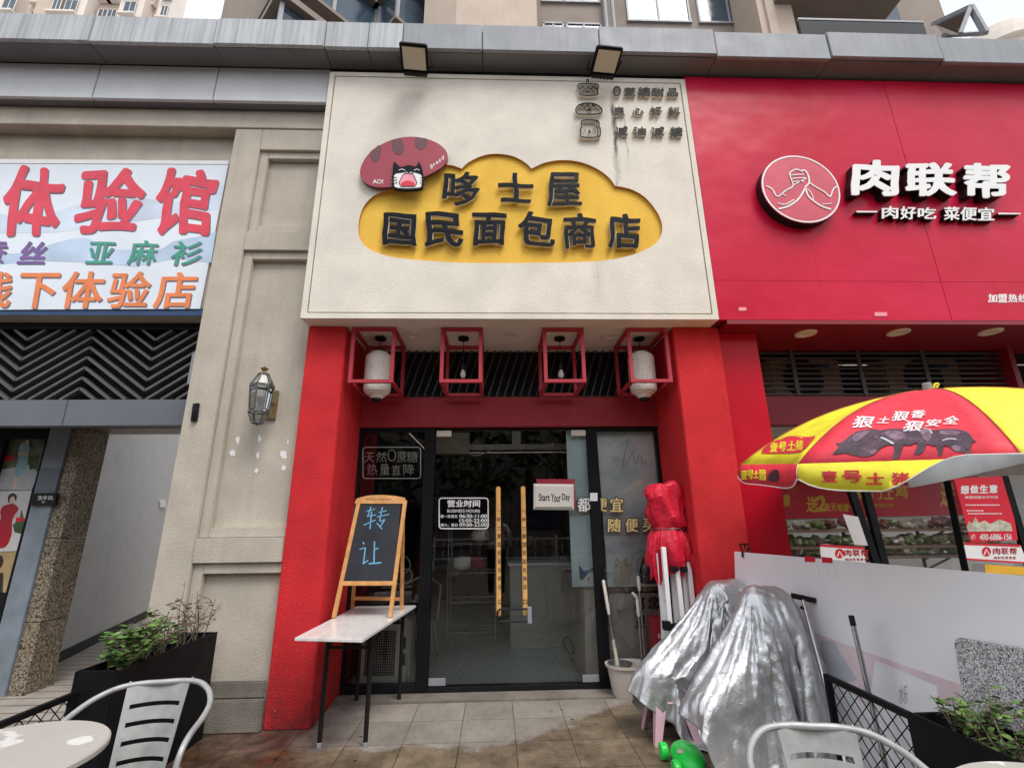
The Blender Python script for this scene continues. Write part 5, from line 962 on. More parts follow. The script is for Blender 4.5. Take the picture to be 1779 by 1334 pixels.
DRAPE['B'] = (40, 44, [
1426,2892,11,1465,2914,11,1505,2936,11,1544,2959,11,1584,2982,11,1622,3005,12,1660,3029,17,1692,3056,33,1718,3086,54,1741,3118,76,1763,3155,77,1772,3199,71,1778,3244,71,1786,3287,81,1796,3329,94,1793,3372,106,1756,3397,110,1761,3426,121,1796,3404,119,1828,3372,117,1841,3331,116,1829,3288,117,1835,3247,117,1873,3255,115,1896,3294,112,1928,3313,110,1957,3283,110,1951,3240,107,1924,3204,103,1884,3218,93,1842,3227,84,1817,3197,73,1837,3165,54,1874,3158,32,1900,3182,14,1904,3220,19,1946,3211,15,1988,3197,13,2031,3185,11,2075,3175,11,
1403,2931,11,1443,2953,11,1482,2976,11,1521,2998,11,1560,3021,11,1598,3045,11,1636,3069,12,1674,3091,17,1705,3108,40,1723,3139,53,1727,3168,87,1734,3203,90,1749,3243,99,1769,3280,111,1782,3319,130,1788,3358,148,1753,3384,154,1756,3411,164,1796,3398,165,1832,3371,163,1847,3331,162,1832,3288,163,1836,3247,163,1874,3258,160,1897,3296,157,1929,3313,156,1954,3280,155,1947,3236,152,1915,3208,147,1875,3224,137,1834,3220,128,1829,3183,115,1859,3161,94,1897,3163,71,1928,3184,47,1937,3224,32,1960,3249,19,2000,3241,11,2043,3230,11,2087,3219,11,
1381,2971,11,1421,2994,11,1460,3016,11,1499,3037,14,1536,3060,13,1575,3084,15,1613,3107,20,1649,3122,36,1678,3126,56,1702,3147,75,1728,3152,97,1743,3189,118,1759,3224,136,1781,3259,149,1791,3298,169,1777,3335,185,1745,3366,194,1751,3396,207,1793,3389,210,1833,3368,209,1851,3331,207,1835,3288,208,1838,3248,208,1873,3261,206,1892,3302,202,1930,3312,202,1949,3277,201,1940,3233,198,1908,3214,192,1867,3229,182,1833,3209,172,1846,3174,155,1883,3162,133,1919,3172,110,1940,3199,86,1961,3232,68,1989,3254,44,2015,3280,24,2056,3275,11,2100,3264,11,
1360,3013,11,1399,3035,11,1438,3057,11,1477,3077,16,1515,3093,31,1551,3118,32,1590,3139,42,1627,3153,60,1662,3158,82,1684,3140,109,1718,3140,134,1747,3166,154,1767,3201,173,1782,3239,192,1789,3279,211,1764,3311,222,1738,3346,234,1745,3381,249,1787,3375,253,1830,3362,254,1854,3330,253,1839,3287,254,1840,3247,254,1874,3265,251,1889,3306,247,1929,3311,248,1941,3274,246,1932,3230,243,1901,3224,236,1860,3230,226,1841,3197,215,1868,3171,195,1905,3170,172,1937,3189,148,1956,3221,123,1989,3232,101,2019,3253,77,2046,3280,53,2075,3304,28,2111,3308,13,
1338,3053,12,1378,3075,11,1417,3097,11,1456,3117,19,1492,3131,42,1529,3143,62,1566,3161,74,1605,3173,93,1644,3183,114,1674,3170,142,1697,3149,172,1731,3154,195,1758,3185,214,1778,3221,233,1784,3259,251,1756,3291,262,1733,3327,275,1739,3365,291,1781,3360,295,1825,3352,298,1856,3329,299,1844,3285,300,1843,3246,300,1874,3268,296,1886,3310,293,1928,3309,293,1946,3270,291,1931,3230,288,1893,3230,279,1855,3224,270,1856,3187,256,1891,3173,234,1925,3185,211,1949,3213,186,1973,3242,161,2009,3250,138,2044,3261,114,2074,3284,88,2102,3309,62,2128,3337,38,
1317,3093,13,1356,3114,18,1396,3128,31,1433,3128,51,1468,3149,71,1505,3164,92,1544,3171,112,1583,3182,133,1621,3195,153,1659,3197,176,1685,3176,205,1710,3154,234,1744,3171,255,1769,3204,275,1776,3239,291,1750,3273,304,1731,3311,318,1734,3350,334,1775,3346,338,1819,3336,340,1857,3327,345,1853,3283,345,1847,3246,346,1875,3272,342,1884,3314,338,1925,3306,339,1945,3267,337,1924,3233,333,1883,3238,324,1856,3213,313,1876,3181,296,1913,3181,273,1940,3206,248,1961,3237,223,1992,3253,199,2030,3259,177,2060,3281,151,2090,3304,125,2122,3324,101,2149,3350,76,
1296,3122,31,1335,3130,51,1375,3127,72,1412,3127,93,1449,3144,112,1484,3162,132,1523,3173,153,1562,3181,173,1600,3197,193,1638,3210,214,1673,3204,238,1697,3180,267,1725,3167,295,1755,3190,316,1772,3225,334,1758,3263,349,1731,3296,362,1729,3335,377,1770,3332,381,1814,3322,383,1851,3326,390,1851,3284,390,1850,3247,391,1876,3276,387,1882,3318,383,1922,3303,384,1943,3264,382,1916,3238,377,1873,3237,369,1866,3200,356,1898,3182,336,1932,3196,311,1954,3226,286,1978,3255,261,2013,3266,238,2048,3279,214,2075,3304,188,2108,3322,163,2142,3339,139,2172,3360,114,
1274,3125,70,1314,3127,91,1353,3126,113,1392,3123,134,1431,3134,154,1466,3155,173,1501,3174,193,1541,3181,213,1580,3193,234,1616,3211,254,1653,3221,275,1684,3206,302,1705,3180,332,1739,3178,357,1763,3210,376,1763,3250,392,1735,3283,406,1725,3321,421,1764,3319,425,1809,3309,427,1843,3323,435,1851,3286,436,1853,3249,437,1873,3282,433,1882,3323,429,1919,3300,429,1942,3261,428,1907,3241,422,1869,3226,413,1884,3192,397,1920,3190,375,1948,3215,349,1968,3246,324,1997,3270,299,2033,3283,276,2063,3303,250,2094,3322,225,2130,3334,202,2163,3352,177,2195,3372,152,
1253,3121,110,1292,3123,131,1332,3127,153,1371,3125,174,1410,3132,194,1446,3151,213,1481,3172,233,1520,3180,254,1559,3189,274,1596,3205,295,1631,3223,316,1668,3229,339,1692,3206,367,1716,3183,395,1750,3197,417,1763,3235,435,1741,3270,449,1722,3306,464,1760,3305,467,1804,3298,470,1835,3319,479,1850,3288,482,1856,3252,483,1870,3289,479,1883,3327,475,1915,3296,475,1939,3258,473,1899,3241,466,1875,3214,456,1905,3195,437,1937,3209,412,1963,3236,387,1985,3266,362,2017,3285,338,2050,3303,313,2079,3325,287,2116,3335,264,2152,3346,240,2181,3369,215,2195,3399,186,
1231,3120,150,1270,3124,171,1310,3124,193,1350,3126,214,1388,3133,234,1423,3154,253,1462,3163,274,1500,3175,294,1539,3185,315,1577,3197,335,1611,3218,357,1646,3236,378,1682,3233,402,1700,3205,430,1730,3193,456,1758,3218,477,1747,3256,493,1725,3291,507,1759,3302,513,1801,3289,516,1828,3314,524,1848,3290,527,1859,3255,529,1867,3296,524,1885,3328,521,1917,3296,519,1933,3256,518,1893,3241,510,1891,3207,498,1925,3209,475,1946,3237,448,1979,3256,425,2004,3283,400,2036,3300,376,2065,3324,350,2099,3341,325,2137,3346,302,2168,3365,278,2180,3395,249,2171,3423,215,
1213,3106,189,1249,3121,211,1288,3122,233,1328,3124,254,1365,3136,274,1404,3145,295,1441,3162,314,1478,3175,335,1518,3180,355,1558,3188,376,1593,3207,397,1626,3230,418,1663,3243,440,1695,3234,465,1712,3206,494,1745,3205,518,1752,3241,535,1730,3276,551,1756,3297,559,1797,3280,561,1824,3308,569,1844,3293,572,1859,3259,574,1863,3301,569,1887,3325,566,1920,3297,565,1924,3254,563,1892,3234,554,1913,3211,537,1939,3233,511,1958,3264,484,1991,3281,460,2024,3298,438,2054,3319,413,2082,3343,388,2119,3350,365,2153,3365,340,2167,3393,311,2155,3419,277,2140,3444,242,
1199,3088,229,1231,3110,251,1267,3123,273,1307,3123,294,1346,3130,315,1384,3142,335,1420,3159,355,1458,3171,375,1498,3177,395,1538,3182,416,1575,3195,437,1607,3218,458,1641,3237,480,1679,3248,503,1705,3232,529,1724,3206,557,1750,3226,577,1737,3262,594,1752,3291,604,1794,3274,606,1824,3299,613,1840,3295,617,1858,3264,620,1859,3306,614,1887,3317,612,1921,3295,611,1913,3254,609,1899,3228,597,1930,3229,574,1946,3260,547,1971,3286,521,2008,3299,499,2040,3315,476,2067,3341,450,2102,3353,427,2137,3366,403,2150,3393,373,2139,3419,339,2126,3444,304,2112,3469,269,
1184,3072,270,1217,3093,292,1246,3119,313,1285,3125,334,1325,3126,355,1364,3139,376,1401,3150,395,1440,3158,415,1479,3167,436,1518,3176,456,1557,3185,477,1591,3204,499,1621,3228,521,1657,3242,544,1695,3244,566,1709,3228,593,1737,3217,618,1749,3252,635,1748,3281,648,1790,3270,652,1823,3290,657,1836,3297,662,1859,3268,665,1859,3312,659,1887,3309,657,1917,3293,657,1895,3258,651,1916,3231,637,1941,3254,611,1954,3286,583,1988,3303,560,2025,3315,538,2052,3340,513,2087,3354,489,2122,3366,465,2140,3394,437,2128,3420,402,2116,3446,367,2106,3473,332,2091,3497,297,
1164,3093,301,1195,3092,330,1230,3106,353,1264,3124,374,1304,3124,396,1343,3133,416,1382,3144,436,1420,3154,456,1458,3167,477,1496,3181,497,1535,3191,516,1574,3197,538,1603,3217,561,1637,3231,583,1673,3240,604,1704,3253,628,1718,3227,656,1747,3238,678,1744,3268,690,1786,3268,697,1817,3285,703,1826,3294,707,1856,3274,711,1860,3318,704,1885,3306,702,1909,3291,702,1899,3250,695,1932,3250,674,1942,3282,646,1968,3306,621,2005,3318,599,2039,3337,575,2072,3354,552,2107,3368,528,2125,3395,499,2121,3423,466,2106,3447,431,2090,3470,395,2080,3498,360,2071,3526,327,
1171,3134,315,1180,3121,356,1207,3115,389,1243,3120,414,1282,3128,435,1321,3136,456,1361,3145,476,1400,3154,497,1439,3165,518,1477,3178,538,1514,3194,556,1554,3205,576,1590,3209,599,1615,3229,622,1653,3234,645,1686,3255,666,1711,3251,691,1733,3234,718,1753,3265,732,1779,3277,741,1811,3281,749,1815,3290,750,1851,3280,756,1860,3321,749,1881,3303,747,1904,3288,746,1918,3253,736,1940,3277,710,1950,3310,682,1986,3324,659,2023,3334,637,2057,3353,614,2093,3368,590,2112,3395,562,2109,3424,529,2096,3448,494,2079,3470,458,2067,3497,424,2063,3527,391,2059,3558,358,
1188,3174,325,1192,3162,368,1195,3151,412,1223,3148,443,1260,3151,469,1299,3157,490,1339,3162,511,1378,3166,534,1417,3172,557,1456,3181,577,1494,3194,597,1533,3210,616,1571,3223,635,1606,3222,660,1630,3242,682,1664,3252,706,1700,3265,728,1716,3248,755,1741,3260,775,1769,3281,785,1804,3284,794,1815,3305,792,1842,3288,800,1865,3323,794,1878,3300,792,1908,3282,791,1934,3273,773,1943,3307,745,1965,3335,719,2004,3340,698,2039,3352,676,2073,3369,652,2094,3394,624,2088,3418,589,2075,3439,553,2067,3468,520,2061,3498,487,2057,3528,454,2058,3559,422,2065,3589,390,
1174,3213,338,1180,3201,381,1189,3191,425,1207,3186,464,1242,3186,493,1281,3190,515,1321,3195,537,1360,3199,559,1397,3200,585,1434,3202,610,1472,3209,634,1510,3222,654,1549,3236,672,1588,3247,692,1619,3247,719,1639,3267,741,1676,3282,761,1707,3279,786,1726,3264,814,1760,3284,827,1794,3288,838,1813,3318,836,1836,3296,845,1871,3323,840,1875,3299,838,1912,3283,832,1936,3302,809,1949,3335,781,1982,3351,757,2021,3353,738,2056,3368,715,2074,3394,686,2068,3418,650,2069,3441,616,2073,3469,582,2072,3501,549,2068,3531,517,2056,3561,486,2070,3586,454,2094,3604,420,
1145,3245,352,1158,3237,395,1173,3232,437,1199,3229,474,1231,3229,505,1268,3230,532,1306,3233,556,1344,3236,580,1383,3239,603,1419,3241,629,1453,3242,659,1488,3242,687,1526,3251,709,1565,3265,727,1605,3273,748,1635,3265,779,1654,3294,797,1691,3306,817,1712,3286,849,1746,3294,867,1782,3295,881,1812,3327,881,1834,3310,888,1865,3331,883,1879,3299,884,1918,3301,870,1936,3331,844,1961,3357,818,2000,3361,798,2037,3371,776,2056,3396,748,2050,3421,712,2051,3447,676,2062,3475,643,2078,3502,612,2074,3532,581,2060,3560,550,2074,3585,518,2101,3597,484,2128,3609,450,
1124,3278,361,1147,3277,400,1174,3276,437,1201,3275,473,1230,3275,508,1264,3275,537,1297,3276,567,1332,3277,595,1369,3278,621,1407,3282,645,1445,3285,670,1479,3285,699,1509,3283,732,1544,3285,760,1583,3295,781,1621,3301,804,1646,3298,835,1670,3319,856,1701,3317,881,1729,3305,908,1770,3309,922,1805,3334,925,1835,3326,931,1857,3336,926,1888,3311,926,1921,3329,906,1941,3359,879,1978,3371,858,2017,3377,838,2035,3399,809,2034,3427,773,2041,3454,739,2061,3475,707,2079,3500,675,2075,3529,645,2071,3557,613,2082,3584,580,2106,3596,548,2130,3611,513,2145,3632,478,
1144,3311,348,1167,3314,387,1190,3317,426,1214,3318,464,1241,3319,500,1264,3322,538,1296,3322,569,1324,3321,605,1358,3320,634,1391,3319,665,1429,3323,689,1465,3325,716,1499,3326,745,1531,3324,778,1562,3322,810,1600,3327,834,1636,3330,859,1657,3321,896,1685,3341,915,1715,3328,943,1755,3329,961,1795,3342,970,1835,3342,974,1860,3343,970,1896,3335,964,1919,3361,938,1955,3378,917,1995,3384,898,2016,3404,870,2021,3433,836,2037,3459,803,2065,3471,771,2087,3494,739,2081,3525,709,2087,3550,675,2102,3574,640,2111,3604,608,2113,3626,570,2113,3637,527,2113,3646,483,
1181,3330,327,1201,3338,367,1219,3346,407,1238,3353,447,1258,3359,488,1279,3363,527,1302,3365,566,1330,3365,602,1358,3364,637,1386,3362,673,1415,3361,707,1447,3360,738,1480,3361,768,1514,3362,798,1547,3360,829,1580,3359,859,1617,3360,886,1651,3360,915,1672,3355,950,1702,3355,976,1740,3352,998,1784,3359,1008,1825,3371,1006,1862,3364,1008,1899,3368,997,1932,3384,976,1973,3391,959,2002,3408,932,2015,3436,900,2038,3456,867,2065,3471,835,2082,3495,802,2087,3524,769,2086,3550,733,2081,3572,695,2076,3589,654,2073,3599,611,2073,3606,566,2076,3612,521,2081,3615,477,
1218,3351,307,1237,3358,347,1253,3369,387,1267,3382,428,1286,3389,469,1307,3393,509,1328,3398,549,1352,3400,587,1376,3402,625,1401,3403,663,1425,3403,701,1450,3403,739,1476,3403,776,1503,3402,812,1533,3399,846,1564,3396,879,1598,3394,910,1634,3394,939,1665,3393,969,1690,3387,1005,1729,3386,1027,1772,3395,1034,1814,3395,1040,1855,3400,1028,1900,3405,1024,1941,3413,1010,1982,3420,993,2014,3437,965,2038,3456,932,2060,3475,899,2063,3499,862,2057,3517,823,2052,3529,780,2050,3538,736,2050,3545,692,2051,3553,648,2050,3562,603,2045,3572,559,2043,3581,515,2048,3584,471,
1250,3376,287,1267,3385,327,1281,3399,368,1300,3406,408,1321,3410,448,1342,3415,488,1363,3419,527,1387,3420,565,1411,3421,604,1435,3423,642,1457,3426,681,1480,3429,720,1503,3432,760,1526,3434,799,1550,3435,837,1574,3435,875,1600,3434,913,1626,3432,950,1654,3431,985,1686,3431,1018,1724,3429,1045,1764,3431,1061,1808,3436,1053,1852,3442,1045,1897,3447,1039,1942,3452,1033,1983,3461,1016,2016,3474,987,2039,3490,952,2034,3493,910,2031,3492,865,2031,3495,820,2033,3500,775,2034,3505,731,2032,3510,687,2031,3517,642,2029,3525,597,2027,3533,553,2020,3543,510,2020,3548,466,
1280,3405,267,1297,3413,308,1316,3420,348,1337,3422,388,1357,3427,427,1377,3435,467,1397,3443,507,1417,3450,547,1438,3454,586,1461,3455,625,1485,3454,663,1510,3453,701,1535,3451,740,1560,3451,777,1583,3454,816,1604,3459,855,1624,3465,896,1643,3470,936,1664,3475,977,1692,3478,1014,1726,3475,1044,1761,3470,1053,1804,3476,1051,1848,3485,1052,1892,3492,1046,1937,3497,1043,1973,3506,1023,2003,3518,990,2025,3527,953,2021,3533,912,2011,3533,868,2006,3533,823,2003,3535,777,2003,3537,733,2001,3535,689,1996,3535,644,1993,3536,599,1989,3536,554,1986,3537,509,1983,3539,464,
1316,3424,247,1336,3426,287,1357,3426,327,1377,3428,367,1394,3442,406,1414,3449,446,1433,3459,486,1453,3465,526,1473,3471,566,1493,3478,605,1515,3481,644,1540,3481,683,1564,3481,721,1586,3484,760,1605,3491,800,1624,3498,841,1646,3501,880,1669,3499,917,1683,3513,959,1709,3516,997,1741,3510,1024,1760,3509,1030,1798,3515,1032,1842,3520,1027,1886,3526,1024,1927,3538,1033,1959,3549,1020,1989,3562,989,2014,3570,952,2030,3570,911,2029,3567,866,2018,3572,822,2009,3575,778,2002,3578,733,1997,3579,689,1993,3579,643,1990,3578,598,1986,3577,554,1982,3577,509,1976,3577,464,
1356,3429,227,1377,3427,267,1398,3424,307,1416,3437,345,1434,3448,384,1453,3459,424,1472,3469,465,1492,3474,505,1512,3481,544,1531,3491,584,1551,3500,623,1571,3506,662,1592,3511,702,1614,3515,741,1634,3521,782,1657,3519,820,1677,3518,857,1688,3531,896,1707,3540,934,1734,3539,966,1745,3541,998,1761,3548,1006,1798,3545,1000,1837,3556,1001,1880,3559,1006,1922,3574,1012,1948,3569,993,1963,3577,963,1985,3595,935,2007,3604,899,2028,3607,859,2041,3604,817,2044,3600,773,2043,3598,729,2039,3598,684,2035,3599,639,2031,3599,594,2025,3600,550,2019,3602,505,2013,3603,459,
1396,3431,205,1417,3430,246,1438,3431,286,1456,3443,325,1475,3451,365,1493,3464,404,1511,3477,444,1530,3488,483,1549,3498,523,1569,3508,562,1589,3516,602,1608,3516,642,1626,3531,680,1646,3539,720,1669,3539,759,1689,3540,797,1685,3553,836,1707,3561,873,1728,3544,902,1733,3550,935,1742,3570,967,1761,3575,973,1797,3560,958,1837,3571,961,1881,3575,964,1917,3597,974,1955,3602,968,1952,3588,937,1962,3579,907,1978,3599,873,1995,3621,838,2017,3634,802,2040,3639,764,2057,3636,722,2068,3629,679,2073,3623,635,2071,3619,590,2064,3621,546,2060,3620,501,2054,3624,456,
1436,3439,184,1457,3438,225,1476,3444,265,1495,3454,304,1512,3468,343,1530,3480,383,1550,3487,423,1569,3492,463,1589,3498,503,1609,3501,544,1628,3503,584,1647,3520,620,1666,3532,659,1682,3545,698,1691,3560,737,1687,3574,775,1711,3572,809,1733,3555,840,1734,3561,874,1736,3572,903,1751,3600,933,1767,3606,941,1794,3581,919,1838,3579,917,1881,3591,921,1912,3620,935,1949,3636,938,1952,3608,904,1930,3588,884,1943,3589,846,1963,3605,810,1983,3626,775,2004,3646,741,2028,3660,705,2050,3666,666,2069,3663,626,2082,3656,583,2090,3646,540,2093,3648,498,2090,3649,453,
1474,3452,164,1495,3451,204,1514,3456,244,1531,3471,283,1551,3475,323,1569,3472,364,1588,3473,404,1608,3476,445,1628,3483,485,1648,3492,525,1665,3508,563,1679,3529,600,1684,3551,637,1684,3575,676,1692,3591,713,1716,3584,746,1739,3568,778,1738,3572,810,1722,3588,843,1749,3600,870,1756,3629,898,1774,3639,909,1797,3613,886,1839,3601,877,1879,3614,881,1911,3642,895,1942,3670,908,1948,3641,874,1922,3625,861,1913,3606,824,1924,3608,787,1946,3623,750,1968,3640,715,1990,3659,680,2013,3676,645,2036,3688,608,2053,3689,568,2063,3680,526,2089,3689,491,2103,3690,450,
1514,3465,145,1532,3468,186,1551,3468,225,1570,3460,266,1586,3453,307,1606,3454,347,1627,3462,386,1646,3475,424,1662,3494,462,1672,3517,500,1676,3541,537,1675,3565,576,1678,3589,613,1692,3608,650,1720,3595,683,1744,3575,714,1750,3585,748,1724,3601,781,1724,3621,815,1762,3628,837,1760,3657,863,1775,3662,871,1814,3648,866,1839,3639,864,1871,3644,847,1895,3674,869,1926,3701,878,1927,3669,852,1918,3640,824,1936,3627,812,1907,3640,780,1914,3650,741,1933,3661,702,1954,3673,663,1975,3686,625,1997,3700,589,2016,3711,551,2034,3712,510,2062,3723,477,2092,3734,445,
1552,3458,129,1570,3461,169,1587,3456,208,1605,3444,246,1626,3449,286,1644,3462,325,1658,3481,362,1665,3505,400,1666,3530,437,1666,3554,475,1669,3579,513,1678,3602,550,1699,3616,586,1726,3608,619,1749,3590,650,1762,3599,687,1741,3619,721,1720,3639,756,1733,3658,791,1769,3659,806,1777,3683,831,1793,3691,846,1817,3688,869,1838,3683,852,1857,3678,819,1874,3708,847,1907,3727,846,1906,3690,823,1935,3673,803,1960,3665,803,1935,3675,769,1909,3691,739,1912,3703,701,1931,3713,662,1952,3722,623,1970,3732,582,1990,3741,543,2013,3751,505,2041,3762,472,2072,3774,441,
1579,3423,120,1600,3430,159,1626,3451,189,1645,3447,226,1659,3468,263,1663,3493,300,1661,3518,337,1658,3543,375,1656,3567,413,1664,3592,450,1680,3612,487,1703,3628,523,1730,3620,556,1756,3598,587,1769,3616,625,1758,3637,662,1742,3658,698,1722,3679,732,1741,3696,765,1781,3692,775,1808,3701,803,1820,3720,841,1810,3731,871,1837,3726,839,1841,3714,799,1862,3741,822,1879,3735,813,1908,3716,791,1944,3715,808,1977,3705,795,1962,3710,759,1933,3726,728,1902,3745,701,1916,3756,665,1939,3766,627,1962,3776,589,1984,3785,551,2005,3795,512,2032,3806,478,2062,3818,446,
1594,3408,115,1627,3425,139,1647,3449,167,1651,3478,202,1651,3504,238,1649,3529,275,1648,3555,313,1651,3580,350,1664,3602,386,1684,3620,422,1709,3633,459,1736,3634,494,1759,3624,527,1765,3638,565,1775,3656,605,1765,3677,642,1746,3698,677,1723,3718,709,1752,3726,734,1794,3726,750,1820,3736,780,1804,3748,815,1797,3767,848,1820,3764,826,1833,3754,795,1854,3772,791,1883,3771,786,1916,3757,774,1954,3755,791,1992,3746,786,1985,3750,756,1951,3767,733,1915,3786,713,1915,3800,675,1934,3810,635,1959,3820,599,1984,3829,562,2006,3839,525,2027,3852,488,2056,3863,456,
1587,3449,96,1627,3462,111,1643,3484,142,1638,3512,176,1641,3539,213,1645,3565,249,1652,3590,287,1671,3607,323,1692,3624,359,1716,3637,395,1742,3643,431,1769,3642,466,1770,3658,505,1776,3678,545,1784,3697,584,1774,3718,622,1751,3738,655,1728,3758,688,1759,3761,714,1793,3767,738,1823,3775,764,1802,3785,796,1782,3802,827,1800,3795,828,1832,3796,804,1852,3799,767,1888,3799,752,1927,3797,755,1963,3784,758,2005,3783,771,2007,3789,755,1969,3808,738,1931,3827,725,1926,3842,689,1943,3852,649,1960,3864,609,1990,3871,577,2018,3879,543,2032,3893,503,2051,3908,466,
1583,3489,74,1625,3501,87,1651,3520,115,1643,3547,149,1649,3573,185,1661,3597,222,1679,3615,260,1703,3624,296,1728,3635,332,1752,3647,368,1773,3660,405,1775,3678,444,1774,3699,484,1785,3718,524,1791,3738,564,1782,3758,602,1756,3778,633,1739,3797,669,1755,3804,709,1782,3812,740,1819,3820,757,1816,3828,789,1807,3835,829,1824,3825,842,1838,3835,807,1855,3841,766,1890,3841,745,1934,3836,742,1963,3822,767,1993,3812,791,2001,3822,783,1983,3848,754,1946,3868,739,1942,3883,703,1961,3891,664,1967,3907,625,1996,3914,592,2028,3920,560,2047,3931,522,2046,3951,482,
1577,3530,56,1620,3540,65,1655,3555,87,1663,3577,123,1674,3600,160,1687,3623,196,1710,3635,233,1733,3647,269,1755,3661,306,1771,3679,344,1779,3699,383,1776,3719,423,1778,3739,463,1793,3757,502,1794,3777,542,1786,3799,581,1762,3817,613,1762,3833,653,1775,3842,695,1787,3852,738,1810,3859,768,1835,3863,794,1843,3861,832,1850,3860,852,1870,3859,819,1865,3880,780,1895,3885,756,1939,3878,760,1967,3862,786,1977,3841,821,1995,3854,814,1985,3882,784,1962,3905,757,1972,3912,718,1975,3929,682,1980,3946,644,2008,3954,610,2040,3957,578,2054,3972,542,2041,3991,503,
1570,3572,40,1613,3582,49,1651,3596,67,1679,3611,99,1700,3628,135,1716,3645,172,1731,3665,210,1740,3683,250,1752,3700,287,1770,3720,323,1781,3739,362,1783,3759,402,1783,3779,442,1798,3797,481,1791,3817,520,1789,3839,559,1780,3855,596,1795,3862,638,1806,3871,680,1817,3881,723,1834,3883,765,1834,3896,804,1858,3899,823,1875,3896,857,1890,3898,832,1874,3919,798,1900,3927,772,1943,3918,782,1957,3899,812,1967,3877,848,1975,3883,840,1979,3913,808,1988,3936,772,2002,3940,734,1985,3967,702,2000,3980,667,2030,3984,635,2058,3992,601,2055,4012,562,2035,4030,526,
1562,3616,31,1605,3625,35,1642,3638,56,1674,3654,83,1691,3671,120,1695,3684,160,1716,3705,194,1720,3720,235,1736,3739,273,1754,3759,309,1770,3779,345,1783,3800,383,1789,3819,422,1800,3837,461,1806,3856,501,1804,3874,540,1814,3884,582,1825,3892,624,1835,3901,666,1845,3910,709,1855,3919,753,1857,3927,796,1853,3933,836,1875,3928,861,1889,3939,840,1884,3950,812,1905,3968,792,1944,3954,809,1975,3935,833,1972,3917,868,1996,3918,859,2018,3925,826,2017,3948,794,2006,3974,762,2002,3998,728,2027,4007,693,2054,4015,659,2066,4032,621,2053,4052,584,2029,4069,549,
1555,3661,24,1599,3667,21,1639,3679,35,1664,3696,68,1668,3707,109,1676,3724,148,1697,3744,180,1705,3760,222,1711,3775,264,1727,3795,300,1745,3817,335,1759,3836,374,1767,3850,413,1781,3874,449,1793,3893,488,1804,3909,529,1814,3922,572,1823,3933,614,1831,3943,657,1838,3952,701,1840,3956,745,1830,3941,785,1827,3936,826,1843,3957,856,1859,3975,844,1860,3975,817,1896,3991,827,1932,3972,844,1962,3948,865,1994,3946,879,2027,3929,879,2034,3951,853,2016,3979,824,2010,4008,790,2027,4026,754,2054,4034,720,2069,4051,682,2066,4073,643,2049,4092,606,2025,4108,572,
1548,3706,18,1592,3710,11,1630,3719,26,1642,3730,61,1645,3744,97,1659,3763,133,1672,3782,171,1679,3797,213,1686,3812,254,1699,3831,293,1712,3848,333,1717,3855,376,1725,3868,418,1739,3892,453,1753,3912,491,1765,3930,531,1775,3941,574,1782,3948,618,1788,3952,662,1795,3949,707,1798,3964,747,1802,3970,791,1796,3961,824,1814,3952,842,1823,3970,859,1844,3991,852,1878,3976,861,1917,3979,879,1960,3980,893,1997,3978,890,2032,3961,910,2036,3986,884,2024,4013,852,2032,4037,817,2054,4049,781,2069,4068,743,2069,4091,704,2061,4112,666,2044,4131,629,2021,4148,593,
1544,3750,11,1586,3752,17,1601,3730,26,1607,3749,55,1618,3773,88,1628,3792,127,1638,3812,167,1647,3829,207,1656,3845,248,1665,3860,290,1673,3872,333,1677,3875,378,1688,3893,417,1701,3913,455,1712,3931,495,1722,3939,538,1733,3936,581,1740,3937,625,1744,3940,670,1750,3941,714,1761,3945,754,1761,3958,797,1780,3953,832,1790,3952,861,1817,3958,874,1837,3977,890,1864,3992,901,1906,3991,910,1949,3987,922,1991,3985,933,2032,3992,943,2037,4018,914,2048,4040,879,2056,4064,843,2063,4084,806,2067,4107,767,2060,4129,728,2049,4149,690,2032,4169,653,2021,4189,615,
1543,3796,12,1563,3777,25,1558,3732,26,1565,3754,60,1574,3779,96,1584,3799,136,1594,3815,177,1604,3833,217,1614,3859,252,1623,3877,292,1632,3891,335,1638,3900,378,1650,3917,417,1659,3929,460,1669,3933,504,1680,3926,546,1692,3918,589,1704,3911,632,1714,3909,676,1723,3911,721,1732,3914,764,1741,3924,808,1750,3936,850,1766,3944,875,1800,3936,900,1837,3952,920,1870,3978,934,1897,3994,954,1939,3994,964,1980,4011,965,2021,4028,966,2047,4050,941,2059,4075,905,2057,4098,867,2062,4122,829,2057,4144,790,2048,4166,752,2036,4187,714,2027,4208,675,2027,4230,636,
1524,3825,13,1518,3781,16,1513,3741,30,1521,3758,68,1530,3778,107,1541,3798,147,1551,3817,186,1560,3839,225,1570,3863,261,1579,3886,299,1588,3901,341,1597,3911,383,1606,3918,427,1614,3926,471,1625,3920,514,1637,3913,556,1651,3909,599,1665,3914,640,1680,3922,682,1694,3927,725,1706,3934,767,1719,3941,810,1732,3948,852,1751,3951,892,1776,3958,927,1811,3972,951,1846,3992,971,1884,4004,987,1924,4023,991,1965,4044,990,2005,4066,985,2036,4089,962,2054,4113,930,2057,4137,891,2052,4160,852,2048,4182,814,2042,4204,775,2037,4227,736,2036,4248,696,2044,4267,656,
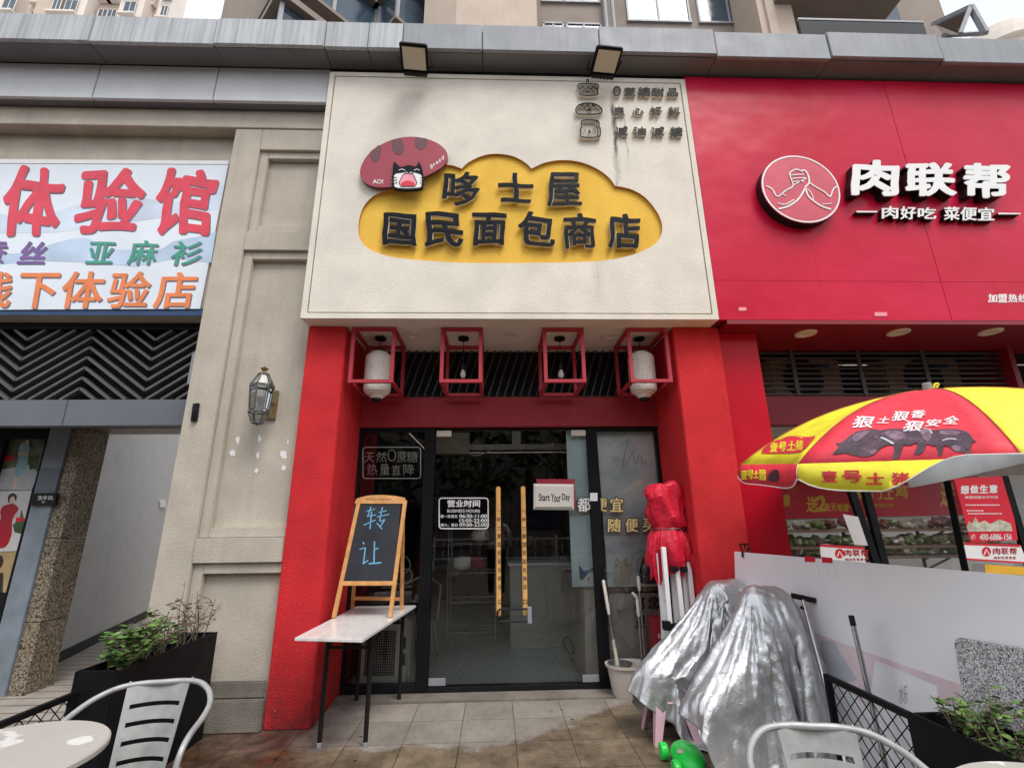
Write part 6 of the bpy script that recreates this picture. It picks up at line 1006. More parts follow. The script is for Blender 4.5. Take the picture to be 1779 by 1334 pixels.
1478,3830,11,1472,3785,11,1469,3752,34,1481,3777,67,1490,3797,107,1500,3816,147,1509,3836,187,1518,3856,226,1526,3876,265,1535,3894,306,1544,3900,349,1553,3905,393,1562,3909,438,1572,3913,482,1582,3918,526,1595,3920,569,1610,3922,612,1626,3929,654,1644,3940,694,1663,3954,733,1681,3967,772,1700,3978,812,1719,3987,852,1739,3994,892,1761,4000,931,1787,4005,968,1824,4022,988,1864,4042,997,1904,4062,1002,1945,4083,1002,1985,4104,1000,2019,4127,982,2042,4152,952,2048,4177,914,2043,4199,875,2039,4221,837,2042,4244,798,2045,4265,757,2055,4284,717,2072,4296,677])
# ================================================================ inside the bakery
b = MB(); b.box(XLI-1.2, XRI+.6, 5.012, 10.2, -.2, .05); struct_('shop_floor', b, M['floor'], 'pale green speckled floor inside the bakery')
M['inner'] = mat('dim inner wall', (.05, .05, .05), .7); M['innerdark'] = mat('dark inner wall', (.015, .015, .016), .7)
t = thing('bakery_room', 'dim inner walls and ceiling of the bakery behind the glass', 'room', (.1, 7.5, .05))
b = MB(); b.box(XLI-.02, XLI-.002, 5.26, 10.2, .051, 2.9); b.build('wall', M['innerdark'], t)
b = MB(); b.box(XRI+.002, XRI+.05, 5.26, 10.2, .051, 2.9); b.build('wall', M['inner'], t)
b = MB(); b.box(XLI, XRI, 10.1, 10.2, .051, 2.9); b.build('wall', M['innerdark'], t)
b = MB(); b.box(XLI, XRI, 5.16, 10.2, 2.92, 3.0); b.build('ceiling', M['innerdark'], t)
t = thing('curtain_box', 'cream box and white rail of a roller blind inside above the doors', 'blind', (.0, 5.6, 2.3))
b = MB(); b.box(-.80, -.30, 5.50, 5.62, 2.26, 2.50); b.build('cassette', M['offwhite'], t)
b = MB(); b.box(-.30, .96, 5.56, 5.60, 2.31, 2.37); b.box(.20, .30, 5.565, 5.595, 2.371, 2.62); b.build('rail', M['white'], t)
b = MB(); p0 = at(800, 780, y=5.6); p1 = at(862, 778, y=5.6); b.tube(spline([p0, (p0+p1)/2+Vector((-.03, 0, -.08)), p1], 8), .006, 6); b.build('cable', M['white'], t)
t = thing('serving_counter', 'pale serving counter seen through the glass door under the cream sign', 'counter', (.55, 6.3, .05))
b = MB(); b.box(.18, .95, 6.30, 6.9, .051, .97); b.build('body', M['counter'], t); b = MB(); b.box(.16, .97, 6.28, 6.92, .972, 1.0); b.build('top', M['white'], t)
t = thing('portable_cooler', 'white boxy air cooler with a mesh grille behind the marble table', 'cooler', (-.98, 5.2, .05))
b = MB(); b.box(-1.30, -.82, 5.12, 5.45, .052, .60); b.build('body', M['offwhite'], t, bevel=.02)
b = MB()
for k in range(14): b.box(-1.24+k*.021, -1.232+k*.021, 5.108, 5.119, .12, .5)
for k in range(18): b.box(-1.24, -.958, 5.104, 5.107, .12+k*.022, .128+k*.022)
b.build('grille', M['seam'], t)
b = MB(); b.box(-.90, -.86, 5.11, 5.119, .2, .3); b.box(-.90, -.86, 5.11, 5.119, .34, .44); b.build('vent', M['black'], t)
t = thing('bread_rack', 'grey wire rack on casters inside behind the glass door with the hours sticker', 'rack', (-.3, 6.25, .05))
b = MB()
for x in (-.56, .0):
    for y in (6.05, 6.45): b.tube([(x, y, .09), (x, y, 1.5)], .006, 6)
b.build('upright', M['alum'], t)
for z in (.28, .6, .92, 1.24):
    b = MB()
    for y in (6.05, 6.45): b.tube([(-.56, y, z), (.0, y, z)], .0055, 6)
    for k in range(12): b.tube([(-.56+k*.051, 6.05, z), (-.56+k*.051, 6.45, z)], .003, 4)
    b.build('wire_shelf', M['alum'], t)
for x in (-.56, .0):
    for y in (6.05, 6.45):
        b = MB(); b.lathe((x-.012, y, .085), [(.034, 0), (.034, .024)], 12, axis=Vector((1, 0, 0))); b.build('caster', M['alum'], t)
for i, (x, z, mt, lab) in enumerate(((-.40, .94, 'offwhite', 'white plastic bag slumped on the wire rack'), (-.22, .94, 'redbag', 'dark red bag on the wire rack'), (-.18, 1.26, 'vegpale', 'pale loaf bag high on the wire rack'))):
    b = MB(); b.ball((x, 6.2, z+.08), .12, .10, .085, 10, 7)
    for v in b.bm.verts: v.co += Vector((noise.noise(v.co*9)*.03, 0, noise.noise(v.co*11)*.02))
    o = b.build('goods_bag', M[mt], smooth=True); tag(o, lab, 'bag', 'bags on the bread rack')
t = thing('inside_chair', 'grey bucket chair standing inside beside the wire rack', 'chair', (-.85, 5.85, .05))
b = MB()
for dx, dy in ((-.17, -.16), (.17, -.16), (-.17, .17), (.17, .17)): b.tube([(-.85+dx*1.2, 5.85+dy*1.2, .052), (-.85+dx*.8, 5.85+dy*.8, .46)], .011, 6)
b.build('legs_frame', M['fabricgray'], t)
b = MB(); b.lathe((-.85, 5.85, .45), [(.20, 0), (.23, .02), (.22, .025)], 20); b.build('seat', M['fabricgray2'], t)
b = MB(); b.tube([(-.85+.23*math.cos(a), 5.85+.23*math.sin(a), .90-.1*abs(math.cos(a))) for a in [math.pi*k/14 for k in range(15)]], .014, 8); b.tube([(-.62, 5.85, .80), (-.64, 5.80, .46)], .012, 6); b.tube([(-1.08, 5.85, .80), (-1.06, 5.80, .46)], .012, 6); b.build('back_hoop', M['fabricgray'], t)
# back shelving with dark goods
t = thing('goods_shelving', 'dark shelving with dim goods at the back of the bakery', 'shelving', (-.2, 9.8, .05))
b = MB()
for z in (.5, 1.0, 1.5, 2.0): b.box(-1.35, 1.65, 9.5, 9.95, z, z+.03)
b.build('shelf', M['inner'], t)
rr = random.Random(5)
for k in range(26):
    x = -1.2+rr.random()*2.7; z = rr.choice((.535, 1.035, 1.535)); w_ = rr.uniform(.08, .2); h_ = rr.uniform(.12, .34)
    mk = rr.choice(('redbag', 'inner', 'offwhite', 'deepred', 'brownink')); b = MB(); b.box(x, x+w_, 9.55, 9.8, z, z+h_); o = b.build('goods_box', M[mk], bevel=.01)
    tag(o, {'redbag': 'dim maroon box', 'inner': 'dim grey box', 'offwhite': 'pale cream box', 'deepred': 'dark red box', 'brownink': 'dark brown box'}[mk]+' on the shelving deep inside the bakery', 'box', 'goods on the back shelving')
# cloth covered tables behind the window
def clothtable(x0, x1, y0, y1, zt, name, lab, txt):
    th = thing(name, lab, 'table', ((x0+x1)/2, (y0+y1)/2, .05))
    b = MB(); pts = []
    per = [(x0, y1), (x0, y0), (x1, y0), (x1, y1)]; loop = sub(per, 14)
    A = []; B_ = []
    for i, (x, y) in enumerate(loop):
        k = .03*math.sin(i*1.9)+.02*math.sin(i*3.7); cx, cy = (x0+x1)/2, (y0+y1)/2
        A.append(b.bm.verts.new((x, y, zt))); B_.append(b.bm.verts.new((x+(x-cx)*.16+k*.6, y+(y-cy)*.10+k*.5, .07+.02*math.sin(i))))
    n = len(loop)
    for i in range(n): b.face([A[i], A[(i+1) % n], B_[(i+1) % n], B_[i]])
    b.face(A); b.build('cloth', M['beigecloth'], th, smooth=True)
    return th
t = clothtable(.86, 1.28, 5.10, 6.2, .93, 'draped_table', 'beige cloth draped table end behind the glass door beside the slogan sticker', None)
S = PLN((.86-.03, 5.5, .5), (-1, -.22, 0))
b = MB(); b.stroke(S, spline([(981, 1115), (985, 1107), (992, 1108), (1001, 1125), (999, 1134), (993, 1135), (985, 1124)], 4, True), .008, .02, .024, True); b.build('roll_print', M['brownink'], t)
t = clothtable(1.12, 1.70, 5.045, 5.08, .80, 'draped_counter', 'beige printed cloth hanging below the window with brown characters', None)
S = PL(5.03)
b = MB()
for ch, bx in (('离', (1101, 1035, 1120, 1058)), ('您', (1124, 1035, 1147, 1057)), ('更', (1103, 1068, 1120, 1090)), ('新', (1126, 1066, 1144, 1088))): b.text(S, ch, bx, .03, .012, .016)
b.build('printed_slogan', M['brownink'], t)
b = MB(); b.stroke(PL(5.0), spline([(1063, 1085), (1078, 1072), (1072, 1052), (1076, 1064), (1096, 1052)], 2)+[(1102, 1066), (1115, 1092), (1118, 1112), (1100, 1130), (1065, 1092)], .008, 0, .006); o = b.build('neon_outline', M['neon']); tag(o, 'unlit neon outline of a bread bag on the draped counter behind the window', 'neon sign')
b = MB(); b.stroke(PL(5.0), [(u, v) for u, v in spline([(1093, 760), (1085, 790), (1082, 812), (1092, 800), (1100, 785), (1104, 806), (1112, 790), (1118, 806), (1123, 800)], 4)], .006, 0, .006); o = b.build('neon_script', M['neon']); tag(o, 'unlit neon scribble tube high behind the window over the slogan sticker', 'neon sign')
b = MB(); b.stroke(PL(5.0), ell(1123, 983, 17, 18, 24), .008, 0, .006, True); b.stroke(PL(5.0), spline([(1095, 1000), (1100, 965), (1125, 955), (1145, 965)], 4), .006, 0, .006); o = b.build('neon_ring', M['neon']); tag(o, 'unlit neon swirl ring low behind the window beside the two cat faces', 'neon sign')
b = MB(); b.box(1.02, 1.70, 5.06, 5.3, .82, .88); o = b.build('wicker_tray', M['wicker']); tag(o, 'wicker tray on the draped counter behind the window', 'tray')
b = MB(); b.stroke(PL(5.01), spline([(693, 968), (705, 966), (713, 980), (706, 994), (693, 992)], 4), .008, 0, .006); b.stroke(PL(5.01), spline([(696, 992), (710, 988), (716, 1002), (706, 1012), (694, 1004)], 4), .008, 0, .006); o = b.build('neon_cup', M['neon']); tag(o, 'unlit neon cup outline behind the window right of the easel', 'neon sign')
# the pale display boards with cat faces behind the glass
S = PL(5.035)
t = tag(MB().shape(S, [(983, 748), (1030, 748), (1044, 1019), (994, 1019)], 0, .006).build('display_board', M['bluecard']), 'pale blue display board with a blue eared cat behind the glass door', 'display board')
b = MB(); b.shape(S, spline([(1007, 978), (1015, 988), (1030, 985), (1042, 990), (1040, 1012), (1010, 1016), (1003, 1000)], 3, True), .0065, .008); b.build('cat_print', M['white'], t)
b = MB(); b.shape(S, [(1005, 981), (1014, 990), (1022, 988), (1034, 984), (1041, 993), (1022, 994), (1012, 1007), (1007, 1007)], .0085, .010); b.build('ear_print', M['bluecat'], t)
b = MB(); b.shape(S, ell(1022, 1004, 1.6, 1.4, 8), .0105, .012); b.stroke(S, [(1022, 1004), (1022, 1012)], .004, .0105, .012); b.build('nose_print', M['textblack'], t)
def _card2():
    tt = NT('greyish landscape print'); v = tt.pos(); s = tt.n('SeparateXYZ'); tt.l(v, s.inputs[0])
    f = tt.noise(tt.map(v, (1.2, 1, 2.4)), 2.2, 5); tt.l(tt.ramp(f, (.36, (.60, .65, .69)), (.5, (.80, .83, .84)), (.64, (.88, .85, .81))), tt.b.inputs['Base Color']); tt.b.inputs['Roughness'].default_value = .4; return tt.mat
M['card2'] = _card2()
t = tag(MB().shape(S, [(1036, 748), (1139, 747), (1150, 1018), (1056, 1019)], 0, .006).build('display_board', M['card2']), 'grey landscape display board with two cat faces behind the window beside the gazebo', 'display board')
b = MB(); b.shape(S, spline([(1067, 1016), (1066, 985), (1071, 968), (1080, 975), (1088, 968), (1094, 985), (1093, 1016)], 3, True), .0065, .008); b.build('cat_print', M['creamcat'], t)
b = MB(); b.stroke(S, [(1068, 980), (1071, 983), (1074, 980)], .005, .0085, .010); b.stroke(S, [(1085, 980), (1088, 983), (1092, 980)], .005, .0085, .010); b.shape(S, ell(1079, 985, 1.7, 1.6, 8), .0085, .010); b.stroke(S, [(1079, 986), (1079, 997)], .005, .0085, .010); b.build('face_print', M['textblack'], t)
b = MB(); b.shape(S, spline([(1112, 1012), (1112, 985), (1118, 968), (1127, 977), (1140, 976), (1146, 1010)], 3, True), .0065, .008); b.build('dark_cat_print', M['inner'], t)
b = MB(); b.shape(S, [(1118, 968), (1128, 978), (1144, 978), (1144, 985), (1116, 985)], .0085, .010); b.build('ear_print', M['signred2'], t)

# ================================================================ the butcher's shop on the right
GX0, GX1 = 2.192, 8.2
t = thing('butcher_fascia', 'glossy red butcher shop fascia with white letters and a round emblem', 'fascia', (4.5, 4.07, 3.30))
FYY = 4.075
bx = [XR+.012]+[at(u, 300, y=FYY).x for u in (1385, 1580)]+[at(1760, 300, y=FYY).x]+[6.9, GX1]; zsp = at(1400, 488, y=FYY).z
for i, (a, c) in enumerate(zip(bx, bx[1:])):
    b = MB(); d = (0, .002, -.001, .001, 0)[i]
    b.box(a+.0012, c-.0012, FYY+d, FYY+.03, zsp+.0015, 6.23); b.build('upper_panel', M['fascia'], t)
    b = MB(); b.box(a+.0012, c-.0012, FYY+d+.001, FYY+.03, 3.305, zsp-.0015); b.build('lower_panel', M['fascia'], t)
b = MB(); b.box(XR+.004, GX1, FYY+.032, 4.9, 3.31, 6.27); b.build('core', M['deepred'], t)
S = PL(FYY)
em = thing('butcher_emblem', 'round red emblem with two clasped hands in white line', 'emblem', tuple(at(1391, 388, y=FYY)))
c0 = [at(u, v, y=FYY-.1) for u, v in ((1391, 328),)][0]
rad = .405
b = MB(); b.lathe(c0+Vector((0, .095, 0)), [(rad, 0), (rad, .09)], 56, axis=Vector((0, -1, 0))); b.build('disc', M['black'], em)
b = MB(); b.lathe(c0+Vector((0, .0048, 0)), [(rad-.002, 0), (rad-.002, .006)], 56, axis=Vector((0, -1, 0))); b.build('face', M['logored'], em)
b = MB(); S3 = lambda u, v: (at(u, v, y=c0.y-.0012), Vector((0, -1, 0)))
ring_ = [(c0.x+(rad-.022)*math.cos(a), c0.y-.0012, c0.z+(rad-.022)*math.sin(a)) for a in [2*math.pi*k/56 for k in range(56)]]
inn_ = [(c0.x+(rad-.006)*math.cos(a), c0.y-.004, c0.z+(rad-.006)*math.sin(a)) for a in [2*math.pi*k/56 for k in range(56)]]
A = [b.bm.verts.new((p[0], p[1]-.003, p[2])) for p in ring_]; B_ = [b.bm.verts.new(p) for p in inn_]
for k in range(56): b.face([A[k], A[(k+1) % 56], B_[(k+1) % 56], B_[k]])
b.build('ring', M['white'], em)
hz = lambda q: [(1180+u/2.965, v/2.965) for u, v in q]
b = MB()
for q, w_, cl_ in (([(448, 960), (478, 978), (505, 1015), (545, 985), (585, 960), (575, 925), (568, 895), (590, 878), (610, 876), (625, 885)], .013, 0), ([(625, 885), (645, 880), (662, 905), (668, 940), (650, 965), (640, 985), (610, 1030), (560, 1065), (510, 1078)], .016, 0), ([(672, 945), (700, 965), (745, 990), (775, 1015), (790, 980), (808, 962)], .013, 0), ([(650, 970), (662, 1010), (700, 1045), (740, 1068), (780, 1080)], .016, 0), ([(505, 1048), (545, 1055), (590, 1030)], .010, 0), ([(570, 905), (640, 900)], .010, 0), ([(572, 922), (648, 918)], .010, 0), ([(578, 938), (640, 936)], .010, 0), ([(590, 955), (625, 935), (655, 920)], .010, 0), ([(660, 975), (680, 1000), (690, 1030)], .008, 0), ([(515, 1000), (550, 1010)], .007, 0), ([(735, 1055), (785, 1050)], .008, 0)):
    b.stroke(S3, hz(spline(q, 4)), w_, .004, .0065)
b.build('hand_lines', M['white'], em)
for ch, q in (('肉', (885, 822, 1137, 1012)), ('联', (1165, 835, 1432, 1012)), ('帮', (1465, 838, 1708, 1022))):
    p = hz([q[:2], q[2:]]); S4 = PL(FYY-.005)
    S5 = lambda u, v: (at(u, v, y=FYY-.10)+Vector((0, .10, 0)), Vector((0, -1, 0)))
    b = MB(); b.text(S5, ch, (*p[0], *p[1]), .045, .005, .095, warp=.012); lt = b.build('letter', M['black'], t)
    b = MB(); b.text(S5, ch, (*p[0], *p[1]), .04, .09, .1, warp=.012); b.build('face', M['white'], lt)
S5 = lambda u, v: (at(u, v, y=FYY-.06)+Vector((0, .06, 0)), Vector((0, -1, 0)))
for ch, q in (('肉', (1045, 1062, 1130, 1126)), ('好', (1140, 1062, 1222, 1130)), ('吃', (1230, 1068, 1326, 1128)), ('菜', (1365, 1064, 1446, 1134)), ('便', (1450, 1066, 1536, 1136)), ('宜', (1540, 1068, 1626, 1136))):
    p = hz([q[:2], q[2:]]); b = MB(); b.text(S5, ch, (*p[0], *p[1]), .028, .0, .055); lt = b.build('small_letter', M['black'], t)
    b = MB(); b.text(S5, ch, (*p[0], *p[1]), .026, .052, .058); b.build('face', M['white'], lt)
for q in ((915, 1086, 1022, 1094), (1645, 1096, 1760, 1104)):
    (u0, v0), (u1, v1) = hz([q[:2], q[2:]]); b = MB(); b.shape(S5, [(u0, v0), (u1, v0+.5), (u1, v1), (u0, v1)], 0, .055); lt = b.build('dash', M['black'], t)
    b = MB(); b.shape(S5, [(u0, v0), (u1, v0+.5), (u1, v1), (u0, v1)], .0555, .058); b.build('face', M['white'], lt)
for i, ch in enumerate('加盟热线'):
    u = 1716+i*17.5; b = MB(); b.text(S, ch, (u, 511, u+16, 526), .03, 0, .004); b.build('hotline_letter', M['white'], t)
for (u, v, su, sv, lab) in ((1290, 537, 7, 3, 'pale worn paint patch low on the red fascia near the cream sign'), (1530, 546, 11, 3.4, 'long pale filler patch low in the middle of the red fascia')):
    b = MB(); b.shape(S, rrect(u-su, v-sv, u+su, v+sv, 2.5), 0, .0025); tag(b.build('paint_patch', M['pink']), lab, 'paint patch', 'paint patches on the red fascia')
t = thing('red_soffit', 'dark red soffit under the butcher fascia', 'soffit', (5, 4.4, 3.27))
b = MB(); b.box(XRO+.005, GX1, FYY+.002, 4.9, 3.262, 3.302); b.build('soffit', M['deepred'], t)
for u, v, lab in ((1400, 581, 'oval looking cream downlight in the red soffit nearest the red pillar'), (1561, 579, 'oval looking cream downlight in the middle of the red soffit'), (1721, 578, 'oval looking cream downlight in the red soffit farthest from the red pillar')):
    p = at(u, v, z=3.25); b = MB(); b.lathe((p.x, p.y, 3.248), [(.06, .004), (.065, 0), (.095, .002), (.10, .013)], 24); tag(b.build('soffit_light', M['offwhite'], smooth=True), lab, 'ceiling light', 'downlights of the butcher shop')
b = MB(); b.box(XRO+.005, at(1312, 575, y=4.30).x, 4.30, 4.84, 0, 3.26); tag(b.build('panelled_pillar', M['panelred'], bevel=.006), 'glossy red panelled pillar between the stucco pillar and the butcher window', 'pillar')
p = at(1318, 584, y=4.5); th = thing('security_camera', 'small white camera under the red soffit beside the glossy pillar', 'camera', tuple(p))
b = MB(); b.obox(p, .025, .05, .03); b.build('body', M['white'], th, bevel=.008); b = MB(); b.lathe(p+Vector((0, -.055, -.005)), [(.014, 0), (.014, .008)], 12, axis=Vector((0, 1, 0))); b.build('lens', M['black'], th)
PXR = at(1312, 575, y=4.30).x
t = thing('bar_louvre', 'black horizontal bar louvre in front of two air conditioners', 'louvre', (4.2, 4.80, 2.75))
LX1 = at(1742, 640, y=4.80).x
b = MB()
for k in range(9): b.bar((PXR, 4.81, 2.765+k*.058), (LX1, 4.81, 2.765+k*.058), .03, .016)
b.build('horizontal_bars', M['slat'], t)
for u in (1380, 1496, 1610): b = MB(); x = at(u, 650, y=4.80).x; b.box(x-.022, x+.022, 4.785, 4.80, 2.75, 3.258); b.build('mullion', M['slat'], t)
b = MB(); b.box(PXR, GX1, 5.32, 5.36, 2.62, 3.26); b.box(PXR, GX1, 4.96, 5.31, 2.60, 2.61); b.box(PXR, GX1, 4.905, 5.31, 3.27, 3.28); b.build('backing', M['void'], t)  # black sheets added to keep the space behind the bars dark
for u0, u1, fu, lab in ((1338, 1462, 1382, 'air conditioner behind the bar louvre beside the glossy pillar'), (1537, 1670, 1590, 'air conditioner behind the bar louvre directly above the umbrella top')):
    xa, xb = at(u0, 650, y=5.0).x, at(u1, 650, y=5.0).x; th = thing('air_conditioner', lab, 'air conditioner', ((xa+xb)/2, 5.1, 2.76), 'air conditioners behind the bar louvre')
    b = MB(); b.box(xa, xb, 5.0, 5.3, 2.76, 3.24); b.build('cabinet', M['shelfwood'], th, bevel=.02)
    xf = at(fu+12, 650, y=5.0).x; b = MB(); b.lathe((xf, 4.998, 3.0), [(.225, 0), (.225, .012)], 32, axis=Vector((0, -1, 0))); b.build('fan_grille', M['void'], th)
    b = MB(); b.obox((xb-.2, 4.995, 3.16), .07, .004, .03); b.build('badge', M['navy'], th)
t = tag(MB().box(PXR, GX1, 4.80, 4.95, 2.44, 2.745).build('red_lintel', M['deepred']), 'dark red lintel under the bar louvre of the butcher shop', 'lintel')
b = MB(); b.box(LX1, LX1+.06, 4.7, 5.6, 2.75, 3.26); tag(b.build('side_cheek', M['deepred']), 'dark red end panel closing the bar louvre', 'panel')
# window
t = thing('butcher_window', 'black mullioned butcher shop window with price posters', 'window', (4.4, 4.85, 0))
mull = [((1474, 840), (1524, 985)), ((1500, 840), (1537, 985)), ((1743, 830), (1782, 960))]
for (a, c) in mull:
    S = PL(4.86); w_ = 6.5
    b = MB(); pa, pc = at(*a, y=4.86), at(*c, y=4.86); d = pc-pa; pa -= d*.3/ max(.01, 1); pc = pc+d*1.0
    pa.z = min(pa.z, 2.43)
    b.bar(pa, pc, .075, .05, up=(0, -1, 0)); b.build('mullion', M['blackm'], t, bevel=.003)
b = MB(); b.box(PXR+.002, GX1, 4.895, 4.903, .6, 2.438); b.build('pane', M['glass2'], t)
b = MB(); b.box(PXR+.002, GX1, 4.86, 4.95, 0, .6); b.build('sill_wall', M['deepred'], t)
S = PL(4.84)
def pst(quad, m_, lab): return tag(MB().shape(S, quad, 0, .003).build('window_poster', m_), lab, 'poster')
o = pst([(1657, 832), (1750, 826), (1768, 938), (1686, 942)], M['coral'], 'red recruiting poster with white characters on the butcher window')
b = MB()
for i, ch in enumerate('想做生意'): b.text(S, ch, (1668+i*16.5, 843-i*.5, 1683+i*16.5, 858-i*.5), .04, .003, .005)
b.text(S, '诚邀加盟合作开店', (1675, 861, 1733, 866), .01, .003, .005)
for k, (va, ln) in enumerate(((876, 60), (886, 30), (891, 60))):
    for j in range(int(ln/5)): b.shape(S, [(1677+k*2+j*5, va), (1680.6+k*2+j*5, va), (1680.6+k*2+j*5, va+2), (1677+k*2+j*5, va+2)], .003, .0045)
b.text(S, '400-6886-156', (1701, 927, 1757, 938), .02, .003, .005)
b.text(S, '✆', (1686, 928, 1694, 937), .01, .003, .005)
b.build('lettering', M['ltext'], o)
b = MB(); b.shape(S, [(1679, 915), (1683, 905), (1688, 910), (1694, 898), (1700, 908), (1710, 904), (1720, 910), (1735, 902), (1755, 909), (1758, 922), (1681, 923)], .0032, .0045); b.build('skyline_print', M['vegpale'], o)
def strip(quad, cu, lab, tx):
    o = pst(quad, M['white'], lab); (ua, va), (ub, vb), (uc, vc), (ud, vd) = quad
    b = MB(); b.shape(S, [(ua, va), (ub, vb), (ub, vb+4), (ua, va+4)], .0032, .0045); b.shape(S, [(ud, vd-3), (uc, vc-3), (uc, vc), (ud, vd)], .0032, .0045); b.build('red_edge', M['coral'], o)
    b = MB(); b.shape(S, ell(cu, (va+vd)/2+1, 8, 8.5, 20), .0032, .0045); b.build('emblem_print', M['coral'], o)
    b = MB(); m_ = (va+vd)/2+1; b.stroke(S, [(cu-4, m_+5), (cu, m_-4), (cu+5, m_+5)], .012, .0046, .0055); b.build('emblem_lines', M['white'], o)
    b = MB()
    for i, ch in enumerate('肉联帮'): b.text(S, ch, (tx+i*14.5, m_-7, tx+13+i*14.5, m_+5), .03, .0032, .005)
    for i, ch in enumerate('肉好吃菜便宜'): b.text(S, ch, (tx+2+i*6.5, m_+8, tx+7.5+i*6.5, m_+13), .02, .0032, .005)
    b.build('lettering', M['rdress'], o)
strip([(1668, 942), (1772, 946), (1785, 979), (1674, 972)], 1713, 'white and red strip poster with a round emblem under the recruiting poster', 1724)
strip([(1424, 945), (1500, 950), (1506, 988), (1427, 975)], 1458, 'white and red strip poster with a round emblem low behind the white board', 1466)
o = pst([(1710, 980), (1800, 986), (1800, 1000), (1712, 995)], M['gold'], 'yellow poster strip just above the white board at the photo edge')
o = pst([(1464, 893), (1494, 898), (1514, 948), (1484, 946)], M['pwhite'], 'plain white paper sheet stuck on the butcher window between mullions')
# shelves with vegetables inside
b = MB(); b.box(2.3, 8.2, 4.951, 8.3, -.2, .03); struct_('butcher_floor', b, M['counter'], 'pale floor inside the butcher shop')
t = thing('butcher_room', 'inner walls and ceiling of the butcher shop', 'room', (5, 7, .03)); M['bright'] = mat('pale shop wall', (.8, .8, .78), .6)
b = MB(); b.box(PXR, GX1, 6.4, 6.5, .031, 2.7); b.build('wall', M['bright'], t); b = MB(); b.box(PXR, GX1, 4.96, 6.4, 2.5, 2.58); b.build('ceiling', M['bright'], t); b = MB(); b.box(PXR-.03, PXR, 4.96, 6.4, .031, 2.7); b.build('wall', M['bright'], t)
S = PL(6.38)
o = tag(MB().shape(S, [(1340, 822), (1700, 802), (1700, 893), (1330, 902)], 0, .01).build('promotion_banner', M['bannerred']), 'red promotion banner with yellow characters on the butcher back wall', 'banner')
b = MB(); b.text(S, '送', (1400, 862, 1421, 890), .04, .01, .014); b.text(S, '2', (1418, 860, 1434, 889), .05, .01, .014)
for i, ch in enumerate('瓶天地壹号'): b.text(S, ch, (1431+i*11, 874, 1441+i*11, 888), .03, .01, .014)
for ch, u0, u1, v0, v1 in (('脚', 1486, 1504, 842, 870), ('门', 1512, 1531, 842, 868), ('土', 1534, 1552, 842, 868), ('鸡', 1553, 1576, 840, 866), ('送', 1632, 1658, 838, 880), ('粮', 1360, 1372, 858, 880)): b.text(S, ch, (u0, v0, u1, v1), .04, .01, .014)
b.text(S, '放养的美味土鸡', (1513, 874, 1550, 881), .01, .01, .014)
b.build('lettering', M['gold2'], o)
rr = random.Random(11)
for (zv, lab) in ((919, 'upper'), (948, 'middle'), (966, 'lower')):
    y0 = 5.35; zc = at(1500, zv, y=y0).z-.03; th = thing('vegetable_shelf', {'upper': 'topmost wooden shelf of vegetables behind the butcher window', 'middle': 'middle wooden shelf of vegetables behind the butcher window', 'lower': 'lowest visible wooden shelf of vegetables behind the butcher window'}[lab], 'shelf', (4.2, 5.5, zc), 'vegetable shelves')
    b = MB(); b.box(PXR+.02, 5.9, y0, 5.75, zc, zc+.028); b.build('board', M['shelfwood'], th)
    b = MB()
    for x in (3.2, 4.1, 5.0): b.bar((x, 5.40, zc-.005), (x, 5.75, zc-.16), .03, .012); b.box(x-.015, x+.015, 5.735, 5.752, zc-.2, zc-.001)
    b.build('bracket', M['black'], th)
    x = PXR+.10
    while x < 5.6:
        rx = rr.uniform(.06, .12); b = MB(); mt = rr.choice(('leafglove', 'vegred', 'vegpale', 'leafglove', 'vegpale', 'vegred') if lab == 'upper' else ('leafglove', 'vegpale', 'leafglove', 'leafglove'))
        for _ in range(7): b.ball((x+rr.uniform(-rx, rx)*.7, 5.47+rr.uniform(-.06, .06), zc+.055+rr.uniform(-.01, .05)), rx*.55, .06, rr.uniform(.02, .042), 8, 6)
        for v in b.bm.verts: v.co += Vector((noise.noise(v.co*22), noise.noise(v.co*19+Vector((3, 1, 0))), noise.noise(v.co*24)))*.022
        mz = min(v.co.z for v in b.bm.verts)
        for v in b.bm.verts: v.co.z += zc+.0285-mz
        o = b.build('vegetable_bag', M[mt], smooth=True)
        tag(o, {'leafglove': 'green leafy vegetable bag', 'vegred': 'red bagged produce', 'vegpale': 'pale bagged produce'}[mt]+{'upper': ' on the topmost butcher shelf', 'middle': ' on the middle butcher shelf', 'lower': ' on the lowest visible butcher shelf'}[lab], 'bag', 'bagged vegetables on the shelves')
        x += rx*1.9
# ================================================================ things in front of the bakery
# wall lantern on the pilaster
p = at(453, 690, y=4.17); t = thing('wall_lantern', 'six sided glass wall lantern on the beige pilaster', 'lantern', (p.x, 4.10, at(450, 738, y=4.1).z))
zf = lambda v: at(450, v, y=4.17).z
X0, Y0 = p.x, 4.17
def hexr(r, z): return [(X0+r*math.cos(math.pi/6+k*math.pi/3), Y0+r*math.sin(math.pi/6+k*math.pi/3), z) for k in range(6)]
r0, r1, r2 = .058, .104, .082
z0, z1, z2, z3, z4 = zf(737), zf(716), zf(713), zf(672), zf(650)
lev = [(.045, z0+.012), (.083, z1), (.079, z2+.006), (.096, z3), (.098, z3+.012), (.042, z4)]
b = MB()
for (ra, za), (rb, zb_) in ((lev[0], lev[1]), (lev[2], lev[3]), (lev[4], lev[5])):
    for a, c in zip(hexr(ra, za), hexr(rb, zb_)): b.bar(a, c, .010, .010)
for r_, z in lev:
    h = hexr(r_, z)
    for k in range(6): b.bar(h[k], h[(k+1) % 6], .012, .010)
b.build('cage', M['iron'], t)
b = MB()
